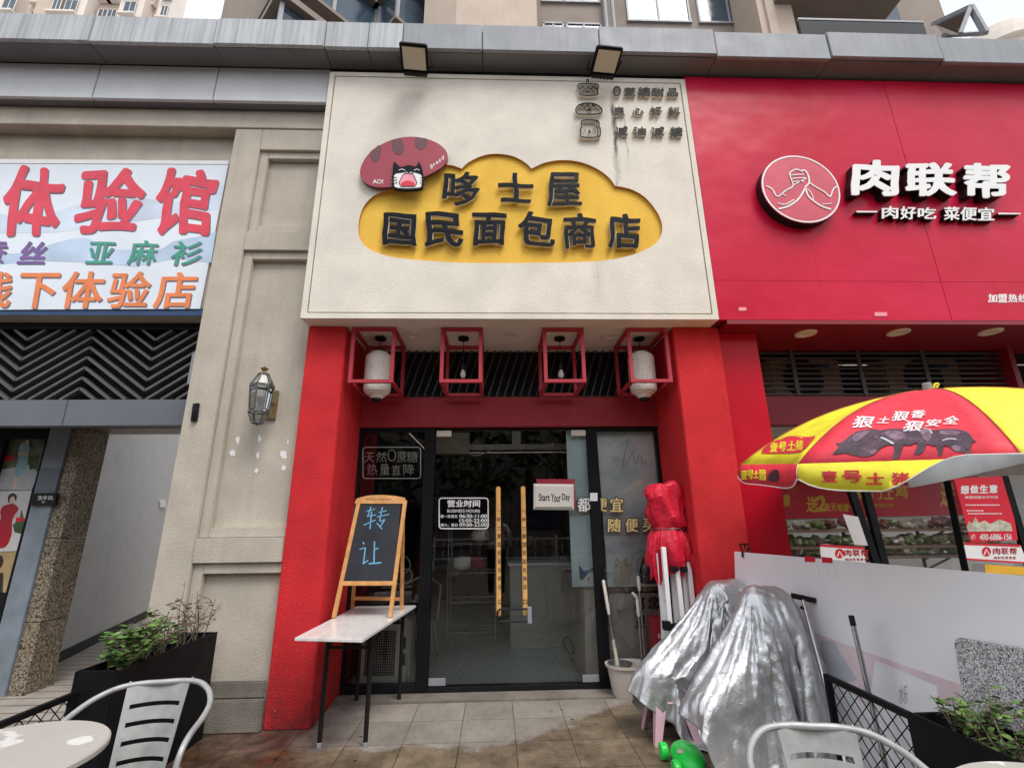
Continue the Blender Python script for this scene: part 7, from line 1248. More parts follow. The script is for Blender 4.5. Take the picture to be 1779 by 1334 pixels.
for (ra, za), (rb, zb_) in ((lev[0], lev[1]), (lev[2], lev[3]), (lev[4], lev[5])):
    A, B_ = hexr(ra-.004, za), hexr(rb-.004, zb_)
    for k in range(6): b.quad(A[k], A[(k+1) % 6], B_[(k+1) % 6], B_[k])
b.build('glass', M['lampglass'], t)
b = MB(); b.lathe((X0, Y0, z4), [(.042, 0), (.036, .010), (.012, .018), (.016, .03), (.032, .048), (.034, .053), (.009, .06), (.011, .068), (.003, .08)], 12); b.build('finial', M['brass'], t)
b = MB(); b.lathe((X0, Y0, z0-.012), [(.004, 0), (.014, .01), (.02, .024)], 10); b.build('drip', M['iron'], t)
b = MB(); b.lathe((X0, Y0, z1+.01), [(.02, 0), (.02, .05), (.014, .055), (.03, .10), (.03, .13), (.004, .155)], 12); b.build('candle_bulb', M['bulb'], t, smooth=True)
b = MB(); b.box(X0-.015, X0+.075, 4.328, 4.352, z1-.03, z3+.01); b.bar((X0+.03, 4.328, (z1+z3)/2), (X0+.03, Y0+.08, (z1+z3)/2), .02, .02); b.build('wall_plate', M['brass'], t, bevel=.004)

# marble topped folding table
t = thing('marble_table', 'folding table with a white marble top and black tube legs under the easel', 'table', (-1.06, 4.35, 0))
TZ = .755
q = [at(512, 1107, z=TZ), at(630, 1110, z=TZ), Vector((-.745, 4.90, TZ)), Vector((-1.30, 4.90, TZ))]
b = MB(); b.hexa([p-Vector((0, 0, .022)) for p in q], q); b.build('tabletop', M['marble'], t, bevel=.003)
lg = [Vector((-1.235, 3.945, 0)), Vector((-.912, 3.93, 0)), Vector((-.845, 4.80, 0)), Vector((-1.215, 4.80, 0))]
for p in lg:
    b = MB(); b.tube([p+Vector((0, 0, .012)), p+Vector((0, 0, TZ-.023))], .0165, 12); o = b.build('leg', M['black'], t, smooth=True)
    b = MB(); b.lathe(p, [(.019, 0), (.019, .028), (.017, .03)], 12); b.build('foot_cap', M['alum'] if p.y < 4 else M['black'], o)
b = MB()
for a, c in ((0, 1), (3, 2)): b.tube([lg[a]+Vector((0, 0, TZ-.13)), lg[c]+Vector((0, 0, TZ-.13))], .011, 8)
for a, c in ((1, 2), (0, 3)):
    b.bar(lg[a]+Vector((0, 0, TZ-.04)), lg[c]+Vector((0, 0, TZ-.04)), .025, .03); b.tube([lg[a]+Vector((0, 0, TZ-.15)), lg[a]*.68+lg[c]*.32+Vector((0, 0, TZ-.03))], .009, 8); b.tube([lg[c]+Vector((0, 0, TZ-.15)), lg[c]*.68+lg[a]*.32+Vector((0, 0, TZ-.03))], .009, 8)
b.build('brace', M['black'], t)

# chalkboard easel
t = thing('chalkboard_easel', 'wooden A frame easel with a chalkboard written in blue chalk', 'easel', (-1.06, 4.4, TZ))
bl_, br_ = at(580, 1073, z=TZ+.003), at(678, 1072, z=TZ+.003)
tl_, tr_ = at(625, 866, y=4.42), at(704, 869, y=4.40)
nn = (br_-bl_).cross(tl_-bl_).normalized(); nn = nn if nn.y < 0 else -nn
S = PLN((bl_+br_)/2, nn)
b = MB(); b.bar(bl_, tl_, .034, .026, up=nn); b.bar(br_, tr_, .034, .026, up=nn); b.build('stile', M['wood'], t, bevel=.003)
b = MB(); b.shape(S, [(594.5, 1009), (686, 1009), (685, 1017), (593, 1017)], -.012, .010); b.build('rail', M['wood'], t, bevel=.003)
b = MB(); b.shape(S, [(617, 875), (618, 870)]+spline([(621, 866), (640, 861), (665, 860), (690, 862), (704, 865)], 3)+[(704, 871), (702, 875)], -.012, .012); b.build('rail', M['wood'], t)
b = MB(); b.shape(S, [(616, 874), (697, 874), (683, 1010), (597, 1010)], -.006, .004); b.build('board', M['chalk'], t)
b = MB()
for q, w_ in (([(645, 880), (639, 897)], .009), ([(637, 888), (652, 884)], .007), ([(638, 897), (654, 894)], .008), ([(646, 888), (643, 919)], .010), ([(632, 912), (653, 903)], .008), ([(658, 890), (672, 887)], .008), ([(655, 898), (677, 893)], .008), ([(665, 881), (660, 905), (669, 902), (661, 914)], .009), ([(655, 908), (664, 919)], .008), ([(631, 941), (633, 945)], .010), ([(625, 954), (635, 951)], .008), ([(635, 951), (632, 976), (631, 979), (640, 973)], .010), ([(651, 940), (650, 978)], .011), ([(651, 954), (658, 952)], .009), ([(641, 979), (663, 977)], .011)):
    b.stroke(S, spline(q, 3) if len(q) > 2 else q, w_, .0045, .006)
b.build('chalk_writing', M['chalkblue'], t)
b = MB(); b.text(S, 'Blessing from you', (636, 864.5, 680, 870.5), 0, .012, .0125, shear=.2); b.build('engraving', M['brownink'], t)
rl, rr_ = at(612, 1057, z=TZ+.003), at(698, 1058, z=TZ+.003)
tl2, tr2 = tl_*.8+bl_*.2+Vector((.02, .05, 0)), tr_*.8+br_*.2+Vector((-.005, .05, 0))
b = MB(); b.bar(rl, tl2, .03, .022, up=nn); b.bar(rr_, tr2, .03, .022, up=nn); b.build('rear_leg', M['wood'], t, bevel=.003)
b = MB(); b.bar(rl*.88+tl2*.12, rr_*.88+tr2*.12, .02, .03); b.build('rear_rail', M['wood'], t, bevel=.003)
b = MB(); b.tube([br_*.72+tr_*.28, rr_*.72+tr2*.28], .003, 5); b.build('chain', M['steel'], t)

# folded red gazebo
GY = 4.50
t = thing('folded_gazebo', 'folded gazebo with a bunched red canopy and white legs by the red pillar', 'gazebo', (1.55, GY, 0))
def leg(u0, v0, u1, v1, y0, y1, w_=.026):
    a, c = at(u0, v0, y=y0), at(u1, v1, y=y1); d = (c-a).normalized(); f = a.z/ -d.z; e = a+d*f
    b = MB(); b.bar(a, e, w_, w_, up=(0, 1, 0)); b.build('leg', M['legwhite'], t, bevel=.003); return a, e
for (u0, v0, u1, v1, y0) in ((1143, 960, 1157, 1125, 4.44), (1152, 950, 1167, 1125, 4.36), (1164, 940, 1179, 1120, 4.46), (1173, 960, 1190, 1120, 4.37), (1184, 950, 1198, 1110, 4.46), (1194, 960, 1208, 1090, 4.40), (1148, 990, 1153, 1120, 4.54)):
    leg(u0, v0, u1, v1, y0, y0+.01, .03 if u0 == 1148 else .038)
for i, (u, v) in enumerate(((1158, 1086), (1172, 1090), (1186, 1086), (1171, 988), (1187, 988))):
    p = at(u, v, y=4.35); b = MB(); b.obox(p, .030, .028, .035 if i < 3 else .022); b.tube([p+Vector((0, -.03, 0)), p+Vector((0, -.04, 0))], .01, 8); b.build('bracket', M['black'], t, bevel=.006)
b = MB()
prof = [(.02, 1.795), (.08, 1.81), (.14, 1.805), (.172, 1.775), (.183, 1.735), (.18, 1.69), (.172, 1.65), (.180, 1.61), (.184, 1.565), (.180, 1.52), (.168, 1.475), (.156, 1.44), (.153, 1.415), (.165, 1.39), (.186, 1.35), (.203, 1.30), (.214, 1.25), (.218, 1.20), (.214, 1.15), (.205, 1.10), (.192, 1.05)]
cx0 = at(1160, 900, y=GY).x; rings = []; n = 120; rg_ = random.Random(33)
tri = lambda x: abs(x-math.floor(x)-.5)*4-1
for j, (r_, z) in enumerate(prof):
    ring = []; up_ = z > 1.425; A1 = .05 if abs(z-1.425) < .02 else .075 if up_ else .10+.10*min(1, (1.40-z)/.3)
    for k in range(n):
        a = 2*math.pi*k/n; c_, s_ = math.cos(a), math.sin(a)
        w1 = a/(2*math.pi)*9+.45*math.sin(2*a+1)+.3*math.sin(3*a+z*2.5)+(1.1*noise.noise(Vector((c_*1.2, s_*1.2, z*3.2))) if up_ else .5*noise.noise(Vector((c_, s_, z*2))))
        w2 = a/(2*math.pi)*19+.7*math.sin(3*a+2)+1.2*noise.noise(Vector((c_*2, s_*2, z*(6 if up_ else 3))))
        f = 1+A1*tri(w1)+A1*.42*tri(w2)+(.22 if up_ else .12)*noise.noise(Vector((c_*1.5, s_*1.5, z*(8 if up_ else 4))))
        dz = .05*noise.noise(Vector((c_*1.6, s_*1.6, 3)))*(z > 1.6)-(.05*tri(w1)+.035*tri(w2)+.05*math.sin(2*a))*(max(0, (1.16-z)/.11))
        ring.append(b.bm.verts.new((cx0+.03*(1.8-z)+r_*f*c_, GY+.02+.82*r_*f*s_, z+dz)))
    rings.append(ring)
for A, B_ in zip(rings, rings[1:]):
    for k in range(n): b.face([A[k], A[(k+1) % n], B_[(k+1) % n], B_[k]])
b.face(rings[0])
bmesh.ops.recalc_face_normals(b.bm, faces=b.bm.faces)
cv = b.build('canopy', M['canopyred'], t, smooth=True); cv.data.set_sharp_from_angle(angle=R(30))
b = MB(); b.tube([(cx0+.012+.160*math.cos(a), GY+.02+.132*math.sin(a), 1.425+.012*math.sin(a)+.006*math.sin(3*a)) for a in [2*math.pi*k/24 for k in range(24)]], .009, 6, closed=True); b.build('strap', M['signred2'], t)
# small maroon carton and orange pole
b = MB(); p = at(1150, 1105, y=4.72); b.box(p.x-.075, p.x+.09, 4.68, 4.88, 0, at(1145, 1074, y=4.70).z); t = tag(b.build('carton', M['redbag'], bevel=.004), 'maroon carton with small white print standing behind the gazebo legs', 'carton')
b = MB(); b.text(PL(4.678), 'S.U.B', (1143, 1100, 1154, 1108), .02, 0, .002); b.build('print', M['ltext'], t)
b = MB(); a, c = at(1204.5, 972, y=4.40), at(1218, 1045, y=4.38); d = (c-a).normalized(); e = a+d*(a.z/-d.z); b.tube([a, e], .017, 10); t = b.build('broom_pole', M['orange'], smooth=True); tag(t, 'orange pole with a white tip leaning by the red stucco pillar', 'pole')
b = MB(); b.lathe(a-d*.025, [(.008, 0), (.017, .02), (.0175, .035)], 10, axis=d); b.build('tip', M['white'], t)

# mop bucket and mops
BX, BY = at(1085, 1180, y=4.78).x, 4.78
t = thing('mop_bucket', 'beige twin well mop bucket standing at the door post', 'bucket', (BX+.05, BY, 0))
def oval(cx, cy, a, b_, z, n=32): return [(cx+a*math.copysign(abs(math.cos(q))**.8, math.cos(q)), cy+b_*math.copysign(abs(math.sin(q))**.8, math.sin(q)), z) for q in [2*math.pi*k/n for k in range(n)]]
b = MB(); L = [(.165, .10, .0), (.172, .108, .02), (.205, .132, .235), (.222, .148, .24), (.225, .15, .262), (.212, .138, .262), (.195, .122, .235), (.165, .10, .05)]
rg = [[b.bm.verts.new(p) for p in oval(BX+.06, BY, a, c, z)] for a, c, z in L]
for A, B_ in zip(rg, rg[1:]):
    for k in range(32): b.face([A[k], A[(k+1) % 32], B_[(k+1) % 32], B_[k]])
b.face(rg[0][::-1]); b.face(rg[-1]); b.build('tub', M['plastic'], t, smooth=True)
b = MB(); b.lathe((BX-.03, BY, .11), [(.03, 0), (.085, .02), (.098, .14), (.112, .15), (.112, .158), (.095, .155), (.08, .04), (.02, .02)], 24); b.build('spin_basket', M['steel'], t, smooth=True)
def mop(u0, v0, u1, v1, y0, y1, lab, hand=.16, head=None):
    a, c = at(u0, v0, y=y0), at(u1, v1, y=y1); d = (c-a).normalized(); th = thing('mop', lab, 'mop', tuple(c), 'mops in the bucket')
    b = MB(); b.tube([a+d*hand*.9, c], .0095, 10); b.build('pole', M['steel'], th, smooth=True)
    b = MB(); b.tube([a, a+d*.01, a+d*hand*.8, a+d*hand], [.012, .016, .0165, .012], 10); b.build('handle', M['offwhite'], th, smooth=True)
    if head: b = MB(); b.tube([c-d*head, c-d*.02], [.014, .018], 10); b.tube([c-d*.02, c+d*.05], [.02, .012], 10); b.build('socket', M['vegpale'], th)
    return th
mop(1048, 1007, 1073, 1158, 4.90, 4.78, 'mop with a pale handle leaning towards the door post', .30, .22)
mop(1109, 1000, 1122, 1162, 4.86, 4.80, 'tall mop with a white grip standing beside the gazebo legs', .13)
th = mop(1107, 1040, 1117, 1166, 4.74, 4.76, 'short pole with a bent white grip between the two mops', .15)
a = at(1107, 1040, y=4.74); b = MB(); b.tube([a+Vector((.004, 0, -.01)), a+Vector((-.02, -.01, .03)), a+Vector((-.045, -.015, .055))], [.0155, .0155, .013], 10); b.build('bent_grip', M['offwhite'], th, smooth=True)

# pink stool, green toy, silver covers
t = thing('pink_stool', 'pink plastic stool half hidden by the silver cover', 'stool', (1.26, 3.94, 0))
b = MB()
sq = [(1.10, 3.80), (1.42, 3.80), (1.42, 4.12), (1.10, 4.12)]
c0_ = Vector((1.26, 3.96, 0))
b.hexa([(c0_.x-.13, c0_.y-.13, .235), (c0_.x+.13, c0_.y-.13, .235), (c0_.x+.13, c0_.y+.13, .235), (c0_.x-.13, c0_.y+.13, .235)], [(c0_.x-.12, c0_.y-.12, .262), (c0_.x+.12, c0_.y-.12, .262), (c0_.x+.12, c0_.y+.12, .262), (c0_.x-.12, c0_.y+.12, .262)])
b.build('seat', M['pinkpl'], t, bevel=.01)
for sx, sy in ((-1, -1), (1, -1), (1, 1), (-1, 1)):
    b = MB(); f = lambda s_, z: (c0_.x+sx*s_, c0_.y+sy*s_, z)
    for dx, dy in ((1, 0), (0, 1)):
        b.hexa([(c0_.x+sx*.165, c0_.y+sy*.165, 0), (c0_.x+sx*(.165-.045*dx), c0_.y+sy*(.165-.045*dy), 0), (c0_.x+sx*(.165-.045*dx-.012*dy), c0_.y+sy*(.165-.045*dy-.012*dx), .001), (c0_.x+sx*(.165-.012), c0_.y+sy*(.165-.012), .001)],
               [(c0_.x+sx*.122, c0_.y+sy*.122, .236), (c0_.x+sx*(.122-.075*dx), c0_.y+sy*(.122-.075*dy), .236), (c0_.x+sx*(.122-.075*dx-.01*dy), c0_.y+sy*(.122-.075*dy-.01*dx), .236), (c0_.x+sx*.112, c0_.y+sy*.112, .236)])
    b.build('leg', M['pinkpl'], t)
gp = at(1190, 1325, z=.08)
t = thing('green_toy', 'bright green plastic ride on toy poking out under the silver cover', 'toy', (gp.x, gp.y+.1, 0))
b = MB(); b.ball((gp.x+.05, gp.y+.08, .075), .095, .17, .072, 20, 12)
for v in b.bm.verts: v.co.z = max(v.co.z, .02)
b.build('body', M['greenpl'], t, smooth=True)
for dy in (0, .24):
    b = MB(); b.lathe((gp.x-.075, gp.y+.0+dy, .05), [(.01, 0), (.045, .002), (.05, .015), (.045, .045), (.01, .047)], 20, axis=Vector((1, 0, 0))); b.build('wheel', M['greenpl'], t, smooth=True)
b = MB(); b.ball((gp.x-.005, gp.y+.03, .128), .028, .02, .014, 12, 6); b.build('eye', M['creamcat'], t, smooth=True)
def drape(k, lab, ta, tb):
    nx, ny, dat = DRAPE[k]; G = [[Vector((dat[(j*nx+i)*3]/1000, dat[(j*nx+i)*3+1]/1000, dat[(j*nx+i)*3+2]/1000)) for i in range(nx)] for j in range(ny)]
    def up4(L):                                         # four points for one along a smooth curve
        o = []
        for i in range(len(L)-1):
            a, b_, c, d = L[max(0, i-1)], L[i], L[i+1], L[min(len(L)-1, i+2)]
            for q in range(4):
                s = q/4; o.append(.5*((2*b_)+(c-a)*s+(2*a-5*b_+4*c-d)*s*s+(3*b_-a-3*c+d)*s**3))
        return o+[L[-1]]
    G = [up4(r) for r in G]; G = list(zip(*[up4(list(c)) for c in zip(*G)])); my, mx = len(G), len(G[0])
    ta, tb = Vector(ta), Vector(tb); b = MB(); V = []
    for j in range(my):
        for i in range(mx):
            p = G[j][i]; du = G[j][min(i+1, mx-1)]-G[j][max(i-1, 0)]; dv = G[min(j+1, my-1)][i]-G[max(j-1, 0)][i]; n = du.cross(dv)
            n = n.normalized() if n.length > 1e-9 else Vector((0, 0, 1))
            f = min(1, max(0, (p-ta).dot(tb-ta)/(tb-ta).length_squared)); q = p-(ta+(tb-ta)*f); r = q.length; a = math.atan2(q.y, q.x)
            A_ = min(1, max(0, (r-.06)/.35)); c, s = math.cos(a), math.sin(a)
            rg = lambda k_, m__, o: 1-2*abs(noise.noise(Vector((c*k_+o, s*k_, r*m__+f))))
            h = A_*(.034*(rg(2.6, .7, 2)-.5)+.024*(rg(6, 1.0, 7)-.5))+(.35+.65*A_)*.010*(rg(13, 2.2, 4)-.5)+.004*(.5-2*abs(noise.noise(p*7+Vector((3, 1, 7)))))
            V.append(b.bm.verts.new(p+n*h+Vector((0, 0, max(0, .006-p.z)))))
    for j in range(my-1):
        for i in range(mx-1): a = j*mx+i; b.face([V[a], V[a+1], V[a+mx+1], V[a+mx]])
    o = b.build('scooter_cover', M['silver'], smooth=True); tag(o, lab, 'cover', 'silver scooter covers')
    o.data.set_sharp_from_angle(angle=math.pi)
    m_ = o.modifiers.new('thick', 'SOLIDIFY'); m_.thickness = .004
    return o
drape('A', 'crumpled silver cover over a low scooter with its tail towards the mop bucket', (1.80, 4.10, 1.0), (1.95, 4.12, 1.0))
drape('B', 'taller crumpled silver cover over a scooter beside the mesh fence', (1.76, 3.44, 1.02), (1.92, 3.48, 1.02))

# leaning white board and what leans on it
TL, TR_ = at(1268, 957, z=1.231), at(1779, 1000, z=1.231); ddir = (TR_-TL).normalized(); TR_ = TR_+ddir*.5
nB = Vector((-ddir.y, ddir.x, 0)); nB = nB if nB.x < 0 else -nB
BL, BR = TL+nB*.14-Vector((0, 0, 1.231)), TR_+nB*.14-Vector((0, 0, 1.231))
nW = (BL-TL).cross(TR_-TL).normalized(); nW = nW if nW.x < 0 else -nW
S = PLN(TL, nW)
b = MB(); b.hexa([BL-nW*.02, BL, BR, BR-nW*.02], [TL-nW*.02, TL, TR_, TR_-nW*.02]); WB = tag(b.build('white_board', M['wboard'], bevel=.004), 'large used white board leaning along the side of the terrace', 'board')
b = MB(); b.shape(S, [(1415, 1098), (1500, 1130), (1600, 1165), (1690, 1195), (1692, 1226), (1632, 1222), (1628, 1190), (1520, 1145), (1508, 1232), (1430, 1150)], .0005, .0022); b.build('pink_print', mat('faded pink print', (.70, .57, .60), .45, var=.1, vs=6), WB)
b = MB(); b.shape(S, [(1425, 1110), (1450, 1115), (1490, 1180), (1460, 1190), (1430, 1160)], .0023, .0035); b.build('grey_print', mat('faded grey print', (.46, .48, .51), .45, var=.15, vs=6), WB)
b = MB(); b.text(S, '水乐', (1562, 1189, 1577, 1222), .01, .0005, .002); b.build('faded_lettering', mat('faded lettering', (.48, .40, .43), .5), WB)
for u, lab in ((1407, 'red tag folded over the top edge of the white board, nearer the pillar'), (1437, 'red tag folded over the top edge of the white board, nearer the umbrella')):
    b = MB(); b.shape(S, [(u-9, 965+(u-1400)*.05), (u+9, 967+(u-1400)*.05), (u+9.5, 976+(u-1400)*.05), (u-8, 975+(u-1400)*.05)], .001, .004); o = b.build('red_tag', M['coral']); tag(o, lab, 'tag', 'red tags on the white board')
    b = MB(); b.shape(S, [(u-4, 978+(u-1400)*.05), (u+13, 980+(u-1400)*.05), (u+19, 1002+(u-1400)*.05), (u, 1000+(u-1400)*.05)], .001, .003); b.build('tape', M['white'], o)
p = S(1292, 957)[0]; t = thing('spring_clip', 'black spring clip on the corner of the white board', 'clip', tuple(p))
b = MB(); b.tube([p+nW*.02+Vector((0, 0, -.05)), p+nW*.012, p+Vector((0, 0, .05))+nW*.03, p+Vector((0, 0, .06))-nW*.05], .008, 8); b.tube([p-nW*.035+Vector((0, 0, -.04)), p-nW*.03, p+Vector((0, 0, .04))-nW*.06], .008, 8); b.tube(spline([p+Vector((0, -.02, .02)), p+Vector((0, -.04, .06)), p+Vector((0, -.09, .05)), p+Vector((0, -.11, .0))], 4), .005, 6); b.build('jaw', M['black'], t)
# terrazzo table top leaning on the board
pz = [(1672, 1118), (1674, 1110), (1682, 1108), (1860, 1138), (1875, 1300), (1705, 1310), (1690, 1230)]
b = MB(); b.shape(S, pz, .03, .055); tag(b.build('terrazzo_slab', M['terrazzo'], bevel=.004), 'speckled terrazzo table top leaning against the white board behind the planter', 'slab')
# squeegee and pole
a, c = at(1395, 1042, y=3.45), at(1418, 1130, y=3.30); d = (c-a).normalized(); e = a+d*(a.z/-d.z)
t = thing('squeegee', 'floor squeegee with a black blade upright against the white board', 'squeegee', tuple(e))
b = MB(); b.tube([a, e], .012, 10); b.build('pole', M['steel'], t, smooth=True)
b = MB(); b.bar(at(1375, 1034, y=3.46), at(1416, 1043, y=3.44), .02, .035); b.tube([a, a-d*.03], .015, 8); b.ball(a+d*.05+Vector((-.02, 0, 0)), .012); b.build('blade', M['black'], t)
a, c = at(1480, 1075, y=2.96), at(1502, 1170, y=2.93); d = (c-a).normalized(); e = a+d*(a.z/-d.z)
b = MB(); b.tube([a, e], .0135, 12); b.tube([a+Vector((.02, .03, 0)), e+Vector((.02, .03, 0))], .011, 10); t = tag(b.build('steel_pole', M['steel'], smooth=True), 'pair of bare steel poles standing behind the mesh fence', 'pole')
b = MB(); b.tube([a-d*.02, a+d*.035], .0155, 12); b.build('end_cap', M['black'], t)
b = MB(); pb = at(1424, 1135, y=3.62); b.box(pb.x-.06, pb.x+.08, 3.56, 3.72, pb.z-.22, pb.z); b.box(pb.x-.03, pb.x+.05, 3.60, 3.68, 0, pb.z-.2); tag(b.build('meter_box', M['blackm'], bevel=.006), 'small black box on a post behind the taller silver cover', 'box')

# mesh fences
def mesh_fence(x, ya, yb, zt, lab, xa=None):
    th = thing('mesh_fence', lab, 'fence', (x, (ya+yb)/2, 0), 'mesh fences of the terrace')
    for z in (zt-.015, .06): b = MB(); b.bar((x, ya, z), (x, yb, z), .03, .03); b.build('rail', M['blackm'], th, bevel=.003)
    for y in (ya, yb): b = MB(); b.bar((x, y, 0), (x, y, zt), .032, .032); b.build('post', M['blackm'], th, bevel=.003)
    b = MB(); L = abs(yb-ya); y0 = min(ya, yb); s_ = .085; h = zt-.03-.075
    n = int((L+h)/s_)+2
    for k in range(-int(h/s_)-1, n):
        for sg in (1, -1):
            P = []
            y_a = y0+k*s_
            pts = [(y_a, .075), (y_a+h, .075+h)] if sg > 0 else [(y_a+h, .075), (y_a, .075+h)]
            (q0, w0), (q1, w1) = pts
            def cl(q0, w0, q1, w1):
                t0, t1 = 0, 1; dq = q1-q0
                for lim, s2 in ((y0, 1), (y0+L, -1)):
                    f0, f1 = s2*(q0-lim), s2*(q1-lim)
                    if f0 < 0 and f1 < 0: return None
                    if f0 < 0: t0 = max(t0, f0/(f0-f1))
                    if f1 < 0: t1 = min(t1, f0/(f0-f1))
                return None if t1-t0 < .02 else (q0+dq*t0, w0+(w1-w0)*t0, q0+dq*t1, w0+(w1-w0)*t1)
            r_ = cl(q0, w0, q1, w1)
            if r_: b.tube([(x+sg*.002, r_[0], r_[1]), (x+sg*.002, r_[2], r_[3])], .0028, 5)
    b.build('wire_mesh', M['blackm'], th)
mesh_fence(1.935, 3.08, 2.49, .622, 'black mesh fence panel beside the taller silver cover')
mesh_fence(-2.36, 3.12, 2.3, .612, 'black mesh fence panel next to the round table and the planter with green leaves')
# planters
def planter(x0, x1, y0, y1, h, lab):
    th = thing('planter_box', lab, 'planter', ((x0+x1)/2, (y0+y1)/2, 0), 'black planter boxes of the terrace'); w_ = .018
    b = MB(); b.box(x0, x0+w_, y0, y1, 0, h); b.box(x1-w_, x1, y0, y1, 0, h); b.box(x0+w_+.001, x1-w_-.001, y0, y0+w_, 0, h); b.box(x0+w_+.001, x1-w_-.001, y1-w_, y1, 0, h); b.build('box', M['blackm'], th, bevel=.003)
    b = MB(); n = 12
    V = [[b.bm.verts.new((x0+w_+(x1-x0-2*w_)*i/4, y0+w_+(y1-y0-2*w_)*j/n, h-.10+.03*noise.noise(Vector((i*.7, j*.8, h))))) for i in range(5)] for j in range(n+1)]
    for j in range(n):
        for i in range(4): b.face([V[j][i], V[j][i+1], V[j+1][i+1], V[j+1][i]])
    b.build('soil', M['soil'], th)
    return th
planter(-2.395, -2.145, 3.14, 4.14, .708, 'black planter box with leafy stems standing before the beige pilaster')
planter(1.905, 2.17, 1.55, 2.465, .635, 'black planter box with leafy stems below the white board')
def leaf(b, p, d, L, w_, rr):
    d = d.normalized(); s_ = d.cross(Vector((0, 0, 1))); s_ = s_.normalized() if s_.length > .01 else Vector((1, 0, 0)); up = s_.cross(d)
    s_ = (s_*math.cos(rr.uniform(-.7, .7))+up*math.sin(rr.uniform(-.7, .7))).normalized(); dr = Vector((0, 0, -.12*L))
    q = [p, p+d*L*.3+s_*w_*.42, p+d*L*.65+s_*w_*.4+dr*.5, p+d*L+dr, p+d*L*.65-s_*w_*.4+dr*.5, p+d*L*.3-s_*w_*.42]
    V = [b.bm.verts.new(x) for x in q]; c = b.bm.verts.new(p+d*L*.5+up*w_*.10+dr*.3)
    for i in range(6): b.face([V[i], V[(i+1) % 6], c])
def plant(cx, cy, z, h, spread, nst, leaves, lab, mats, seed, lsize=.05, low=.3):
    rr = random.Random(seed); th = thing('leafy_plant', lab, 'plant', (cx, cy, z), 'plants in the planters')
    b = MB(); tips = []
    for k in range(nst):
        a = rr.uniform(0, 6.28); s0 = Vector((cx+rr.uniform(-.04, .04), cy+rr.uniform(-spread, spread)*.5, z)); hh = h*rr.uniform(.65, 1.0)
        pts = [s0]; d = Vector((math.cos(a)*.35, math.sin(a)*.5, 1)).normalized()
        for i in range(6):
            d = (d+Vector((rr.uniform(-.25, .25), rr.uniform(-.25, .25), rr.uniform(-.1, .1)))).normalized(); pts.append(pts[-1]+d*hh/6)
        b.tube(pts, [.0045-.0005*i for i in range(7)], 5); tips.append(pts)
        for _ in range(3):
            i = rr.randint(2, 5); e = pts[i]+Vector((rr.uniform(-.1, .1), rr.uniform(-.12, .12), rr.uniform(.01, .12))); b.tube([pts[i], (pts[i]+e)/2+Vector((0, 0, .012)), e], [.0028, .0024, .0015], 4); tips.append([pts[i], (pts[i]+e)/2, e])
    b.build('stems', M['stem'], th)
    if leaves:
        for mi, mt in enumerate(mats):
            b = MB()
            for k in range(leaves//len(mats)):
                pts = rr.choice(tips); f = rr.uniform(low, 1)*(len(pts)-1); i = min(int(f), len(pts)-2); p = pts[i].lerp(pts[i+1], f-i)
                a = rr.uniform(0, 6.28); leaf(b, p, Vector((math.cos(a), math.sin(a), rr.uniform(-.15, .6))), lsize*rr.uniform(.6, 1.2), lsize*rr.uniform(.4, .62), rr)
            b.build('leaves', M[mt], th)
plant(-2.28, 3.36, .60, .40, .20, 13, 420, 'bushy green plant at the fence end of the planter before the pilaster', ('leaf', 'leaf', 'leaf2'), 3, .062, .25)
plant(-2.26, 3.58, .60, .36, .26, 10, 120, 'green plant with thinning leaves midway along the planter before the pilaster', ('leaf', 'leaf2'), 4, .055, .35)
plant(-2.28, 3.80, .60, .36, .22, 15, 60, 'almost leafless tangle of stems in the planter before the pilaster', ('dry', 'leaf2'), 5, .035, .4)
plant(-2.24, 4.0, .60, .52, .16, 8, 90, 'tall withered plant with brown leaves nearest the pilaster in the black planter', ('dry',), 6, .042, .55)
plant(2.02, 2.30, .53, .27, .18, 9, 190, 'small green plant at the fence end of the planter under the white board', ('leaf', 'leaf2'), 8, .05, .25)
plant(2.05, 2.08, .53, .22, .14, 8, 110, 'sparse green plant midway along the planter under the white board', ('leaf2', 'leaf'), 9, .045, .2)
plant(2.06, 1.90, .53, .34, .14, 8, 150, 'tallest green plant in front of the terrazzo slab in the planter', ('leaf', 'leaf2'), 10, .05, .25)
